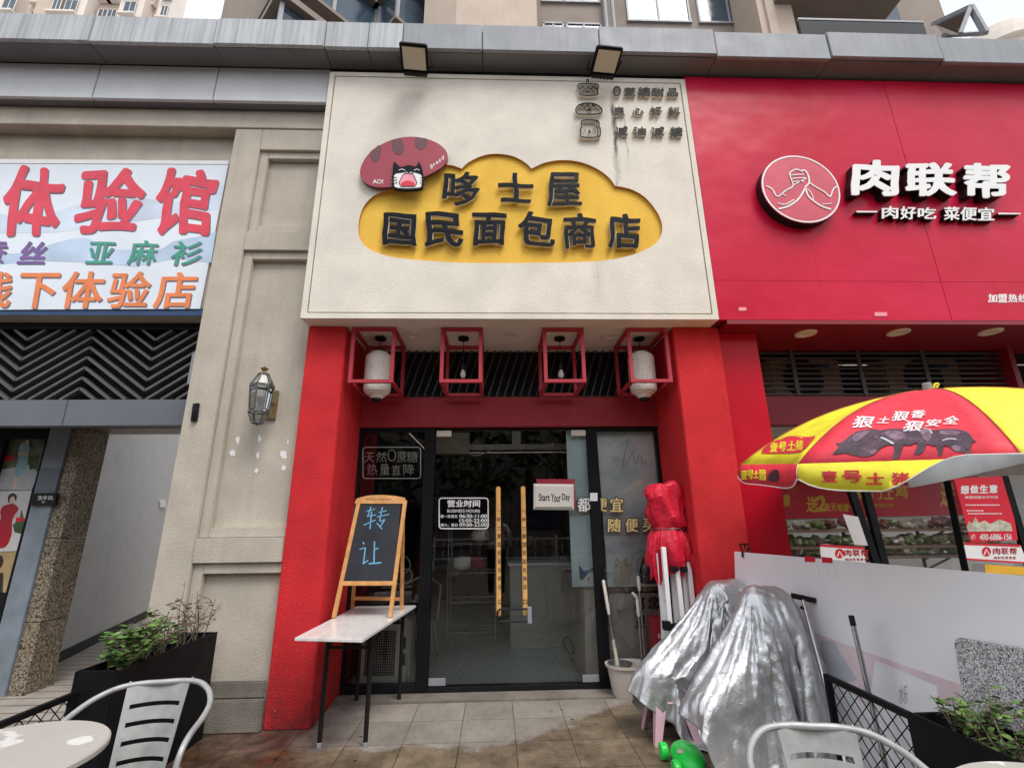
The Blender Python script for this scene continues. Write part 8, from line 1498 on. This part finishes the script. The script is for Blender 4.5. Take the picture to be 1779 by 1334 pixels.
# bistro chairs
def chair(loc, rz, lab):
    th = thing('bistro_chair', lab, 'chair', (0, 0, 0), 'aluminium bistro chairs')
    def curve_back(u, t_):                              # u across -1..1, t up 0..1
        w_ = .122+.022*t_; return Vector((u*w_, .185+.09*t_-.045*u*u, .46+.355*t_))
    b = MB(); nu = 12
    rows = [0, .10, .155, .31, .365, .52, .575, .73, .785, .93, 1.0]; slots = {1, 3, 5, 7}
    V = [[b.bm.verts.new(curve_back(-1+2*i/nu, t_)) for i in range(nu+1)] for t_ in rows]
    for j in range(len(rows)-1):
        for i in range(nu):
            if j in slots and 1 <= i <= nu-2: continue
            b.face([V[j][i], V[j][i+1], V[j+1][i+1], V[j+1][i]])
    o = b.build('back', M['fabricgray'], th); m_ = o.modifiers.new('t', 'SOLIDIFY'); m_.thickness = .004
    b = MB()
    for j in (1, 3, 5, 7):                              # pressed rims round the slots
        t0, t1 = rows[j], rows[j+1]; ui = -1+2*1/nu; ue = -1+2*(nu-1)/nu
        loop = [curve_back(ui+(ue-ui)*k/8, t0-.006) for k in range(9)]+[curve_back(ue-(ue-ui)*k/8, t1+.006) for k in range(9)]
        b.tube(loop, .0035, 5, closed=True)
    b.build('slot_rim', M['fabricgray'], th, smooth=True)
    b = MB(); ns = 8; yy = [-.22, -.16, -.11, -.04, .01, .08, .13, .185]
    V = [[b.bm.verts.new((( -1+2*i/ns)*(.21-.03*max(0, (y+.0))/.2), y, .452-.016*math.cos((-1+2*i/ns)*1.4)+(.008 if y > .15 else 0)-(.03 if y < -.2 else 0))) for i in range(ns+1)] for y in yy]
    for j in range(len(yy)-1):
        for i in range(ns):
            if j in (1, 3, 5) and 1 <= i <= ns-2: continue
            b.face([V[j][i], V[j][i+1], V[j+1][i+1], V[j+1][i]])
    o = b.build('seat', M['fabricgray'], th); m_ = o.modifiers.new('t', 'SOLIDIFY'); m_.thickness = .004
    b = MB(); half = [(.0, .262, .822), (.09, .262, .822), (.185, .24, .815), (.255, .18, .79), (.295, .10, .755), (.305, .0, .725), (.302, -.12, .70), (.298, -.19, .66), (.292, -.215, .58), (.285, -.225, .40), (.275, -.235, .0)]
    pts = [(-x, y, z) for x, y, z in half[::-1]]+half[1:]
    b.tube(spline(pts, 4), .0135, 10); b.build('arm_tube', M['fabricgray'], th, smooth=True)
    for sx in (-1, 1):
        b = MB(); b.tube(spline([(sx*.262, -.16, .43), (sx*.235, .10, .43), (sx*.225, .19, .38), (sx*.24, .27, 0)], 4), .0125, 10); b.build('rear_leg', M['fabricgray'], th, smooth=True)
    b = MB(); b.tube([(-.262, -.18, .425), (.262, -.18, .425)], .01, 8); b.build('crossbar', M['fabricgray'], th)
    b = MB()
    for sx in (-1, 1): b.lathe((sx*.142, .258, .822), [(.0155, -.0), (.0155, .006)], 10, axis=Vector((sx, -.1, 0)))
    b.build('tube_sleeve', M['fabricgray'], th)
    th.scale = (.93, .93, .93); th.location = loc; th.rotation_euler = (0, 0, rz); return th
CH = chair((-1.59, 2.46, 0), R(10), 'silver slatted bistro chair before the leafy planter at the pilaster')
dup(CH, (1.12, 1.75, 0), R(-10), 'silver slatted bistro chair in front of the silver covers')
# round tables
def rtable(cx, cy, r_, lab):
    th = thing('round_table', lab, 'table', (cx, cy, 0), 'round terrace tables')
    b = MB(); b.lathe((cx, cy, .672), [(r_-.02, 0), (r_, .008), (r_, .024), (r_-.006, .03)], 56); b.build('tabletop', M['tabletop'], th, smooth=True)
    b = MB(); b.lathe((cx, cy, .028), [(.03, 0), (.03, .62), (.12, .642)], 20); b.build('column', M['fabricgray'], th, smooth=True)
    b = MB(); b.lathe((cx, cy, 0), [(.22, 0), (.22, .012), (.05, .03)], 32); b.build('base', M['fabricgray2'], th)
e = at(185, 1293, z=.70); rtable(e.x-.345, e.y-.09, .345, 'round beige table with worn white patches at the mesh fence')
e = at(1700, 1322, z=.70); rtable(e.x+.03, e.y-.345, .345, 'round beige table barely in view in front of the planter under the white board')
# ================================================================ the umbrella
UC, UR, UPH, UH = Vector((2.9353, 3.0495, 1.8692)), 1.2, 2.6051, .4558
un = Vector((-.03, -.1031, 1)).normalized(); ua = Vector((0, 1, 0)).cross(un).normalized(); ub = un.cross(ua)
t = thing('market_umbrella', 'red and yellow market umbrella printed with black pigs beside the white board', 'umbrella', (UC.x, UC.y, 0)); UM = t
def cpt(k, s, r_):                                     # panel k, s across 0..1, r_ 0 apex..1 rim
    a0, a1 = UPH+k*math.pi/4, UPH+(k+1)*math.pi/4
    d0 = ua*math.cos(a0)+ub*math.sin(a0); d1 = ua*math.cos(a1)+ub*math.sin(a1)
    sag = 1-.05*4*s*(1-s)*r_
    h = UH*(1-(.2*r_+.8*r_**2.4))
    return UC+(d0*(1-s)+d1*s)*UR*r_*sag+un*(h-.03*4*s*(1-s)*r_*(1-r_)*1.5)
b0 = MB(); panels = []
for k in range(8):
    b = MB(); n, m_ = 10, 12
    V = [[b.bm.verts.new(cpt(k, i/n, max(.004, j/m_))) for i in range(n+1)] for j in range(m_+1)]
    for j in range(m_):
        for i in range(n): b.face([V[j][i], V[j][i+1], V[j+1][i+1], V[j+1][i]])
    me_v = [v.co.copy() for r_ in V for v in r_]; panels.append((me_v, n, m_))
    o = b.build('canopy_panel', [M['umbred'] if k % 2 else M['umbyel'], M['umbsil']], t, smooth=True)
    md = o.modifiers.new('lining', 'SOLIDIFY'); md.thickness = .004; md.offset = 1 if False else -1; md.material_offset = 1; md.material_offset_rim = 0
vv, ff = [], []
for me_v, n, m_ in panels:
    o_ = len(vv); vv += me_v
    for j in range(m_):
        for i in range(n): a = o_+j*(n+1)+i; ff.append((a, a+1, a+n+2, a+n+1))
BV = BVHTree.FromPolygons(vv, ff)
def SU(u, v):
    d = ray(u, v); h = BV.ray_cast(CAM, d)
    if h[0] is None: h = BV.find_nearest(CAM+d*2.9)
    n = h[1]; n = n if n.dot(CAM-h[0]) > 0 else -n
    return h[0], n
# valance
VAL = {}
for k in range(8):
    n = 20; A = []; B_ = []; C_ = []
    for i in range(n+1):
        s = i/n; p = cpt(k, s, 1.0); out = (p-UC); out -= un*out.dot(un); out.normalize()
        dr = .155*(1-.42*(2*abs(s-.5))**6)
        ang = -math.pi/2+.12*math.sin(5*s+k)+(.34 if k == 0 else 0)
        if k == 1:
            f = min(1, max(0, (s-.40)/.14)); f = f*f*(3-2*f)
        dv = out*math.cos(ang)+un*math.sin(ang); dm = out*math.cos(ang*.92)+un*math.sin(ang*.92)
        A.append(p+un*.001); q1 = p+dm*dr*.5+out*.004; q2 = p+dv*dr
        if k == 1 and f > 0:                             # the blown up part of the front valance shows its silver side
            e_ = (s-.40)/.6; g_ = min(1, max(0, (s-.40)/.40)); g_ = g_*g_*(3-2*g_); dn = .135*(1-e_**1.3)+.018
            q1 = q1.lerp(p-un*dn+out*.03, f); q2 = p+out*(.01+.075*min(1, e_*5))+un*(.025*g_*(1-.4*e_)-.15*(1-g_))
        B_.append(q1); C_.append(q2)
    VAL[k] = (A, B_, C_)
    b = MB(); rows = [[b.bm.verts.new(q) for q in L] for L in (A, B_, C_)]
    for r0_, r1_ in zip(rows, rows[1:]):
        for i in range(n): b.face([r0_[i], r0_[i+1], r1_[i+1], r1_[i]])
    bmesh.ops.recalc_face_normals(b.bm, faces=b.bm.faces)
    o = b.build('valance', [M['umbyel'] if k % 2 else M['umbred'], M['umbsil']], t, smooth=True)
    # make the outside face away from the pole
    me = o.data; q = me.polygons[2]; wc = q.center+t.location-UC
    if q.normal.dot(wc) < 0: me.flip_normals()
    md = o.modifiers.new('lining', 'SOLIDIFY'); md.thickness = .003; md.offset = -1; md.material_offset = 1; md.material_offset_rim = 1
    b = MB(); b.tube(C_, .0035, 6); b.build('hem', M['white'], o)
for k in range(8):
    b = MB(); b.tube([cpt(k, 0, j/10)-un*.012 for j in range(1, 11)], .006, 6); b.build('rib', M['steel'], t)
M['seamdark'] = mat('umbrella seam', (.42, .16, .04), .7)
for k in range(8): b = MB(); b.tube([cpt(k, 0, j/12)+un*.0015 for j in range(1, 13)], .003, 5); b.build('seam', M['seamdark'], t)
b = MB(); b.tube([UC+un*(UH+.02), Vector((UC.x, UC.y, .05))+Vector((un.x, un.y, 0))*-1.4], .019, 14); b.build('pole', M['blackm'], t, smooth=True)
b = MB(); b.lathe(UC+un*(UH-.004), [(.026, 0), (.026, .045), (.02, .05)], 16, axis=un); b.build('finial', M['alum'], t)
b = MB(); b.tube(spline([UC+un*UH+Vector((.03, -.01, .006)), UC+un*UH+Vector((.05, -.01, .035)), UC+un*UH+Vector((.085, 0, .04)), UC+un*UH+Vector((.06, 0, .012))], 5), .007, 6); b.build('top_loop', M['umbyel'], t)
b = MB(); bx_, by_ = UC.x-.03*-1.4*0+un.x*-1.4, UC.y+un.y*-1.4; b.lathe((bx_, by_, 0), [(.24, 0), (.24, .05), (.2, .07), (.04, .075), (.04, .2)], 28); b.build('foot', M['alumdark'], t)
# prints on the canopy
hz = lambda q: [(1380+u/4.459, 620+v/4.459) for u, v in q]
b = MB()
for ch, bx in (('狠', (450, 462, 625, 555)), ('土', (640, 468, 740, 520)), ('狠', (755, 425, 895, 502)), ('香', (905, 418, 1020, 480)), ('狠', (845, 500, 1010, 582)), ('安', (1015, 488, 1145, 545)), ('全', (1155, 462, 1280, 528))):
    q = hz([bx[:2], bx[2:]]); b.text(SU, ch, (*q[0], *q[1]), .02, .004, .006, shear=.25, warp=.012, sub=1)
b.build('slogan_print', M['white'], t)
def pshape(b, q, d1, n=3): b.decal(SU, hz(spline(q, n, True)), d1, 7)
b = MB()
pshape(b, [(300, 760), (330, 720), (345, 690), (320, 672), (370, 665), (420, 625), (480, 585), (560, 568), (640, 566), (700, 600), (690, 680), (600, 740), (480, 770), (400, 750)], .0050)
pshape(b, [(1030, 580), (1100, 570), (1200, 562), (1300, 572), (1360, 600), (1385, 640), (1415, 660), (1385, 665), (1370, 700), (1340, 735), (1290, 745), (1240, 730), (1200, 700), (1150, 690), (1060, 690), (1020, 650)], .0050)
pshape(b, [(1100, 690), (1160, 690), (1150, 730), (1140, 768), (1110, 768), (1118, 735)], .0050); pshape(b, [(1320, 720), (1360, 710), (1365, 745), (1400, 770), (1345, 768)], .0050)
b.build('pig_print', M['pig'], t)
b = MB()
pshape(b, [(480, 745), (500, 720), (545, 660), (590, 620), (640, 585), (720, 565), (820, 562), (900, 570), (980, 560), (1040, 565), (1075, 600), (1070, 650), (1030, 680), (1000, 740), (960, 762), (930, 755), (950, 710), (950, 670), (900, 690), (850, 690), (830, 740), (805, 790), (762, 792), (775, 740), (770, 690), (720, 690), (660, 720), (620, 760), (560, 778), (500, 772)], .0056)
b.build('pig_print', M['pig'], t)
b = MB(); rp_ = random.Random(4)
for cx, cy, rx, ry, n_ in ((520, 640, 110, 60, 9), (700, 630, 110, 50, 10), (900, 620, 130, 50, 12), (1180, 625, 140, 50, 12), (590, 730, 60, 26, 5), (1000, 660, 40, 40, 4)):
    for _ in range(n_):
        x, y = cx+rp_.uniform(-rx, rx), cy+rp_.uniform(-ry, ry)*.8; w_, h_, a_ = rp_.uniform(8, 26), rp_.uniform(3, 8), rp_.uniform(-.9, .3)
        b.decal(SU, hz(ell(x, y, w_, h_, 9, rot=a_)), .0059, 9)
b.build('pig_shade_print', mat('pig print mid', (.12, .065, .095), .5, var=.5, vs=20), t)
b = MB()
for q in ([(700, 590), (780, 575), (860, 600), (840, 640), (760, 640)], [(980, 575), (1040, 572), (1062, 605), (1050, 650), (1010, 640)], [(1130, 580), (1230, 575), (1290, 590), (1240, 610), (1150, 605)], [(450, 620), (520, 585), (590, 580), (540, 620), (470, 660)], [(580, 740), (620, 720), (640, 735), (600, 765)], [(1220, 700), (1270, 690), (1300, 720), (1260, 738)]): pshape(b, q, .0062)
b.build('pig_sheen_print', M['pig2'], t)
b = MB(); b.stroke(SU, hz(spline([(672, 630), (700, 640), (740, 660), (770, 680)], 4)), .012, .0062, .0068); b.stroke(SU, hz(spline([(1150, 655), (1200, 640), (1260, 645)], 4)), .008, .0062, .0068); b.stroke(SU, hz(spline([(1000, 560), (1050, 570), (1070, 600)], 4)), .008, .0062, .0068); b.build('pig_highlight_print', M['pgrey'], t)
kz = lambda q: [(1180+u/2.965, 440+v/2.965) for u, v in q]
b = MB(); b.decal(SU, kz(spline([(425, 1030), (455, 988), (490, 966), (525, 962), (562, 944), (610, 940), (650, 948), (690, 945), (705, 942), (680, 975), (625, 1026), (520, 1032)], 2, True)), .0045); b.build('badge_print', M['umbred'], t)
b = MB(); b.stroke(SU, kz(spline([(470, 1000), (500, 965), (560, 945), (610, 945), (640, 955)], 4)), .006, .005, .006); b.build('badge_arc_print', M['umbyel'], t)
b = MB()
for i, ch in enumerate('壹号土猪'): q = kz([(470+i*44, 978-i*4), (512+i*44, 1026-i*3)]); b.text(SU, ch, (*q[0], *q[1]), .03, .005, .0068, shear=.15, sub=1)
b.build('badge_lettering', M['umbyel'], t)
# lettering on the two front valances
def valS(k):
    A, B_, C_ = VAL[k]; n = len(A); vv = A+B_+C_; ff = [(r_*n+i, r_*n+i+1, (r_+1)*n+i+1, (r_+1)*n+i) for r_ in (0, 1) for i in range(n-1)]
    T = BVHTree.FromPolygons(vv, ff)
    def f(u, v):
        d = ray(u, v); h = T.ray_cast(CAM, d)
        if h[0] is None: h = T.find_nearest(CAM+d*(UC-CAM).length*.75)
        nn_ = h[1]; return h[0], nn_ if nn_.dot(CAM-h[0]) > 0 else -nn_
    return f
S = valS(1); b = MB()
for ch, bx in (('壹', (735, 1120, 812, 1178)), ('号', (838, 1118, 940, 1180)), ('土', (960, 1130, 1062, 1190)), ('猪', (1095, 1128, 1185, 1196))): q = kz([bx[:2], bx[2:]]); b.text(S, ch, (*q[0], *q[1]), .022, .002, .007)
b.build('valance_lettering', M['umbred'], t)
S = valS(0); b = MB()
for ch, bx in (('壹', (322, 1118, 352, 1166)), ('号', (356, 1116, 384, 1164)), ('土', (388, 1120, 410, 1160)), ('猪', (414, 1114, 448, 1170))): q = kz([bx[:2], bx[2:]]); b.text(S, ch, (*q[0], *q[1]), .03, .002, .007)
b.build('valance_lettering', M['umbyel'], t)
b = MB(); b.decal(S, kz(spline([(458, 1165), (468, 1134), (490, 1116), (512, 1120), (516, 1150), (505, 1178), (480, 1176), (466, 1170)], 3, True)), .004, 5); b.build('valance_pig_print', M['pig'], t)

# ================================================================ towers behind the roof
def win(b, bg, x, z, w_, h, y): bg.box(x, x+w_, y-.02, y, z, z+h); b.box(x-.08, x, y-.06, y, z-.05, z+h+.05); b.box(x+w_, x+w_+.08, y-.06, y, z-.05, z+h+.05); b.box(x+w_/2-.04, x+w_/2+.04, y-.05, y, z, z+h); b.box(x-.08, x+w_+.08, y-.06, y, z+h, z+h+.08); b.box(x-.1, x+w_+.1, y-.10, y, z-.14, z-.05)
t = thing('residential_tower', 'beige residential tower with bay windows rising behind the bakery roof', 'tower', (2, 14, 0)); YT = 14
xw = lambda u, y=YT: at(u, 25, y=y).x
b = MB(); b.box(xw(385, 13.2), xw(560, 13.2), 13.2, 24, 0, 30); b.box(xw(560), xw(735), 15.0, 24, 0, 30); b.box(xw(930), xw(1055), 14.5, 24, 0, 30); b.box(xw(1055), xw(1340), 15.2, 24, 0, 30); b.build('taupe_wall', M['bldg2'], t)
b = MB(); b.prism([(xw(735, 13), 13.2, 0), (xw(795, 13), 12.6, 0), (xw(935, 13), 13.4, 0), (xw(935, 13), 24, 0), (xw(735, 13), 24, 0)], (0, 0, 30)); b.box(xw(1318, 13.6), xw(1378, 13.6), 13.6, 24, 0, 30); b.box(xw(1330, 13.6), xw(1345, 13.6), 13.5, 13.6, 0, 30); b.build('beige_wall', M['bldg'], t)
b = MB(); b.box(xw(1378, 14.6), xw(1640, 14.6), 14.6, 24, 0, 30); b.build('taupe_wall', M['bldg2'], t)
for zf_ in (15.2, 18.2, 21.2, 24.2):
    # corner bays: slabs turned 45 degrees with glass between
    for uc, yc, rad_ in ((545, 14.2, 1.9), (700, 15.0, 1.5)):
        c = Vector((xw(uc), yc, zf_)); Mx = Matrix.Rotation(R(45), 3, 'Z')
        b = MB(); b.obox(c, rad_, rad_, .13, Mx); b.obox(c+Vector((0, 0, .9)), rad_*.96, rad_*.96, .07, Mx); bay = b.build('bay_slab', M['bldg2'], t)
        b = MB(); b.obox(c+Vector((0, 0, 1.9)), rad_*.86, rad_*.86, .9, Mx); b.build('bay_glass', M['towerwin'], bay)
        for sx, sy in ((-1, -1), (1, -1), (-1, 1), (0, -1), (-1, 0)): b = MB(); b.obox(c+Vector((0, 0, 1.9))+Mx @ Vector((sx*rad_*.87, sy*rad_*.87, 0)), .06, .06, .9, Mx); b.build('bay_frame', M['winframe'], bay)
    for ua_, ub_, y in ((945, 975, 14.5), (985, 1040, 14.5), (1092, 1195, 15.2), (1215, 1315, 15.2)):
        x0_, x1_ = xw(ua_, y), xw(ub_, y); b = MB(); bg = MB(); win(b, bg, x0_, zf_+1.0, x1_-x0_, 1.7, y); f_ = b.build('window', M['winframe'], t); bg.build('pane', M['towerwin'], f_)
    b = MB(); b.box(xw(1378, 12.8), xw(1600, 12.8), 12.8, 14.6, zf_-.14, zf_+.05); b.build('balcony_slab', M['bldg2'], t)
    b = MB(); b.box(xw(1470, 14.6), xw(1560, 14.6), 14.55, 14.6, zf_+.1, zf_+2.3); b.build('balcony_glass', M['towerwin'], t)
    b = MB(); b.box(xw(1385, 12.8), xw(1600, 12.8), 12.82, 12.86, zf_+.15, zf_+1.0); b.build('balcony_pane', M['glass'], t); b = MB(); b.box(xw(1385, 12.8), xw(1600, 12.8), 12.8, 12.88, zf_+1.0, zf_+1.08); b.build('balcony_rail', M['winframe'], t)
b = MB()
for u in (1052, 1065): x = xw(u, 14.3); b.tube([(x, 14.3, 0), (x, 14.3, 30)], .08, 8)
b.build('drain_pipe', M['winframe'], t)
# glass balustrade frame at the right end
t = thing('glass_balustrade', 'open steel framed glass balustrade above the parapet over the white butcher letters', 'balustrade', tuple(at(1680, 60, y=12)))
b = MB(); P = [at(1622, 42, y=12.5), at(1686, 12, y=11.0), at(1712, 58, y=11.0), at(1640, 62, y=12.5), at(1668, 60, y=11.2)]
for i, j in ((0, 1), (1, 2), (3, 2), (1, 4)): b.bar(P[i], P[j], .16, .12)
b.bar(P[3]+(P[0]-P[3])*.0, P[4]+(P[1]-P[4])*.2, .10, .10); b.build('frame', M['winframe'], t)
b = MB(); b.quad(P[0], P[1], P[4], P[3]); b.build('pane', M['glass'], t)
t = thing('round_tower', 'pale tower with round balconies far off beyond the glass balustrade', 'tower', tuple(at(1735, 60, y=45)))
p = at(1705, 60, y=45); b = MB(); b.lathe((p.x+3, 47, 20), [(4.2, 0), (4.2, 60-18)], 24); b.build('body', M['bldg3'], t)
for z in range(44, 62, 3): b = MB(); b.lathe((p.x+3, 47, z), [(4.25, 0), (5.2, 0), (5.2, 1.1), (5.05, 1.1), (5.05, .2), (4.25, .2)], 28); b.build('balcony', M['bldg3'], t)
# pale tower at the left
t = thing('pale_tower', 'tall pale apartment tower with blue windows behind the parapet above the blue banner', 'tower', (-43, 48, 0)); Y1 = 45
xl = lambda u, y=Y1: at(u, 10, y=y).x
blocks = [(-60, 22, 45, 'bldg3'), (22, 62, 46.5, 'bldg3'), (62, 100, 45, 'bldg'), (100, 112, 46.5, 'bldg'), (112, 150, 45, 'bldg3'), (150, 172, 46.5, 'bldg2'), (172, 208, 46, 'bldg'), (208, 250, 45, 'bldg3'), (250, 275, 46.4, 'bldg'), (275, 298, 45.4, 'bldg3')]
for u0, u1, y, mt in blocks: b = MB(); b.box(xl(u0, y), xl(u1, y), y, 47.5, 0, 80); b.build('wall', M[mt], t)
for u0, u1, y in ((5, 26, 44.9), (60, 75, 46.4), (92, 105, 44.9), (114, 134, 44.9), (152, 165, 46.4), (176, 190, 45.9), (192, 206, 45.9), (217, 236, 44.9), (255, 268, 46.3), (283, 293, 45.3)):
    for z in (54.8, 58.2, 61.6, 65):
        x0_, x1_ = xl(u0, y), xl(u1, y); b = MB(); bg = MB(); win(b, bg, x0_, z, x1_-x0_, 1.9, y); b.box(x0_-.3, x1_+.3, y-.5, y, z-.45, z-.2); f_ = b.build('window', M['bldg3'], t); bg.build('pane', M['towerwin'], f_)
# ================================================================ the street behind the camera, seen only in reflections
t = thing('street_building', 'long grey building across the street behind the camera', 'building', (0, -24, 0))
b = MB(); b.box(-45, 45, -30, -22, 0, 11); b.build('wall', M['bldg2'], t)
for k in range(16): b = MB(); b.box(-40+k*5.2, -37+k*5.2, -22.0, -21.95, 1, 3.6); b.build('window', M['towerwin'], t)
rr = random.Random(2)
for k in range(9):
    x = -16+k*4+rr.uniform(-.8, .8); y = -14.5+rr.uniform(-1, 1); h = rr.uniform(6.5, 8.5)
    th = thing('street_tree', 'leafy street tree across the road behind the camera', 'tree', (x, y, 0), 'street trees across the road')
    b = MB(); b.tube([(x, y, 0), (x+.1, y, h*.35), (x-.1, y+.1, h*.6)], [.18, .14, .08], 8)
    for a in range(5): b.tube([(x, y, h*.38), (x+math.cos(a*1.3)*1.2, y+math.sin(a*1.3)*1.2, h*.62)], [.07, .03], 6)
    b.build('trunk', M['bark'], th)
    b = MB()
    for _ in range(420):
        v = Vector((rr.gauss(0, 1), rr.gauss(0, 1), rr.gauss(0, 1))).normalized()*rr.uniform(.5, 1)**.6; p = Vector((x+v.x*2.5, y+v.y*2.1, h*.62+v.z*h*.36)); d = Vector((rr.uniform(-1, 1), rr.uniform(-1, 1), rr.uniform(-.6, .6))); leaf(b, p, d, .55, .4, rr)
    b.build('crown', M['treeleaf'], th)
t = thing('road_barrier', 'white railing along the road behind the camera', 'railing', (0, -6.5, 0))
b = MB()
for z in (.35, .95): b.bar((-14, -6.5, z), (14, -6.5, z), .05, .05)
b.build('rail', M['white'], t); b = MB()
for k in range(93): b.bar((-14+k*.3, -6.5, .36), (-14+k*.3, -6.5, .94), .02, .02)
b.build('balusters', M['white'], t)
for k in range(8): b = MB(); b.bar((-14+k*4, -6.5, 0), (-14+k*4, -6.5, 1.05), .08, .08); b.build('post', M['white'], t)
# the person taking the picture
def skin(name, V, E, rad, m_, parent):
    me = bpy.data.meshes.new(name); o0 = root_loc(parent); me.from_pydata([Vector(v)-o0 for v in V], E, []); o = bpy.data.objects.new(name, me); COL.objects.link(o); o.parent = parent
    md = o.modifiers.new('skin', 'SKIN'); md.use_smooth_shade = True
    for i, r_ in enumerate(rad): sv = me.skin_vertices[0].data[i]; sv.radius = r_ if isinstance(r_, tuple) else (r_, r_); sv.use_root = i == 0
    md = o.modifiers.new('sub', 'SUBSURF'); md.levels = 1; md.render_levels = 2; me.materials.append(m_); return o
PX, PYY = 0.02, -.42
t = thing('person', 'person in a white T-shirt and black trousers holding up a phone, mirrored in the door', 'person', (PX, PYY, 0))
V = [(0, 0, .96), (0, 0, 1.12), (0, 0, 1.34), (0, .02, 1.46), (0, .05, 1.54), (0, .06, 1.63), (0, .05, 1.72), (-.19, 0, 1.40), (-.27, .10, 1.16), (-.10, .30, 1.42), (.19, 0, 1.40), (.27, .10, 1.16), (.10, .30, 1.42), (-.10, 0, .90), (-.11, .03, .50), (-.11, 0, .09), (-.11, .14, .04), (.10, 0, .90), (.11, .03, .50), (.11, 0, .09), (.11, .14, .04)]
E_ = [(0, 1), (1, 2), (2, 3), (3, 4), (4, 5), (5, 6), (2, 7), (7, 8), (8, 9), (2, 10), (10, 11), (11, 12), (0, 13), (13, 14), (14, 15), (15, 16), (0, 17), (17, 18), (18, 19), (19, 20)]
rad = [(.15, .10), (.14, .095), (.16, .10), .06, .055, (.085, .10), (.075, .085), .06, .045, .03, .06, .045, .03, .085, .06, .045, .035, .085, .06, .045, .035]
V = [(x+PX, y+PYY, z) for x, y, z in V]
skin('body', V, E_, rad, M['skin'], t)
s_ = lambda L: [(x+PX, y+PYY, z) for x, y, z in L]
skin('shirt', s_([(0, 0, .93), (0, 0, 1.12), (0, 0, 1.34), (0, .01, 1.43), (-.19, 0, 1.39), (-.25, .07, 1.24), (.19, 0, 1.39), (.25, .07, 1.24)]), [(0, 1), (1, 2), (2, 3), (2, 4), (4, 5), (2, 6), (6, 7)], [(.175, .125), (.16, .115), (.18, .12), .07, .075, .062, .075, .062], M['white'], t)
skin('trousers', s_([(0, 0, .96), (-.10, 0, .88), (-.11, .03, .5), (-.11, 0, .1), (.10, 0, .88), (.11, .03, .5), (.11, 0, .1)]), [(0, 1), (1, 2), (2, 3), (0, 4), (4, 5), (5, 6)], [(.165, .12), .1, .075, .06, .1, .075, .06], M['black'], t)
b = MB(); b.ball((PX, PYY+.035, 1.69), .10, .115, .10, 16, 10)
for v in b.bm.verts:
    if v.co.y > PYY+.10 and v.co.z < 1.70: v.co.y = PYY+.10
b.build('hair', M['phair'], t, smooth=True)
for sx in (-1, 1):
    b = MB()
    for k in range(4): b.tube([(PX+sx*(.10-.005*k), PYY+.31, 1.40+k*.02), (PX+sx*(.088), PYY+.36, 1.405+k*.02), (PX+sx*.07, PYY+.375, 1.41+k*.02)], [.009, .009, .007], 6)
    b.tube([(PX+sx*.10, PYY+.31, 1.47), (PX+sx*.085, PYY+.33, 1.49), (PX+sx*.068, PYY+.335, 1.48)], [.010, .010, .008], 6); b.ball((PX+sx*.105, PYY+.30, 1.435), .026, .03, .05, 10, 8); b.build('hand', M['skin'], t, smooth=True)
b = MB(); b.box(PX-.075, PX+.075, PYY+.345, PYY+.354, 1.40, 1.475); o = b.build('phone', M['acryl'], bevel=.003); tag(o, 'black phone held up by the person taking the picture', 'phone')
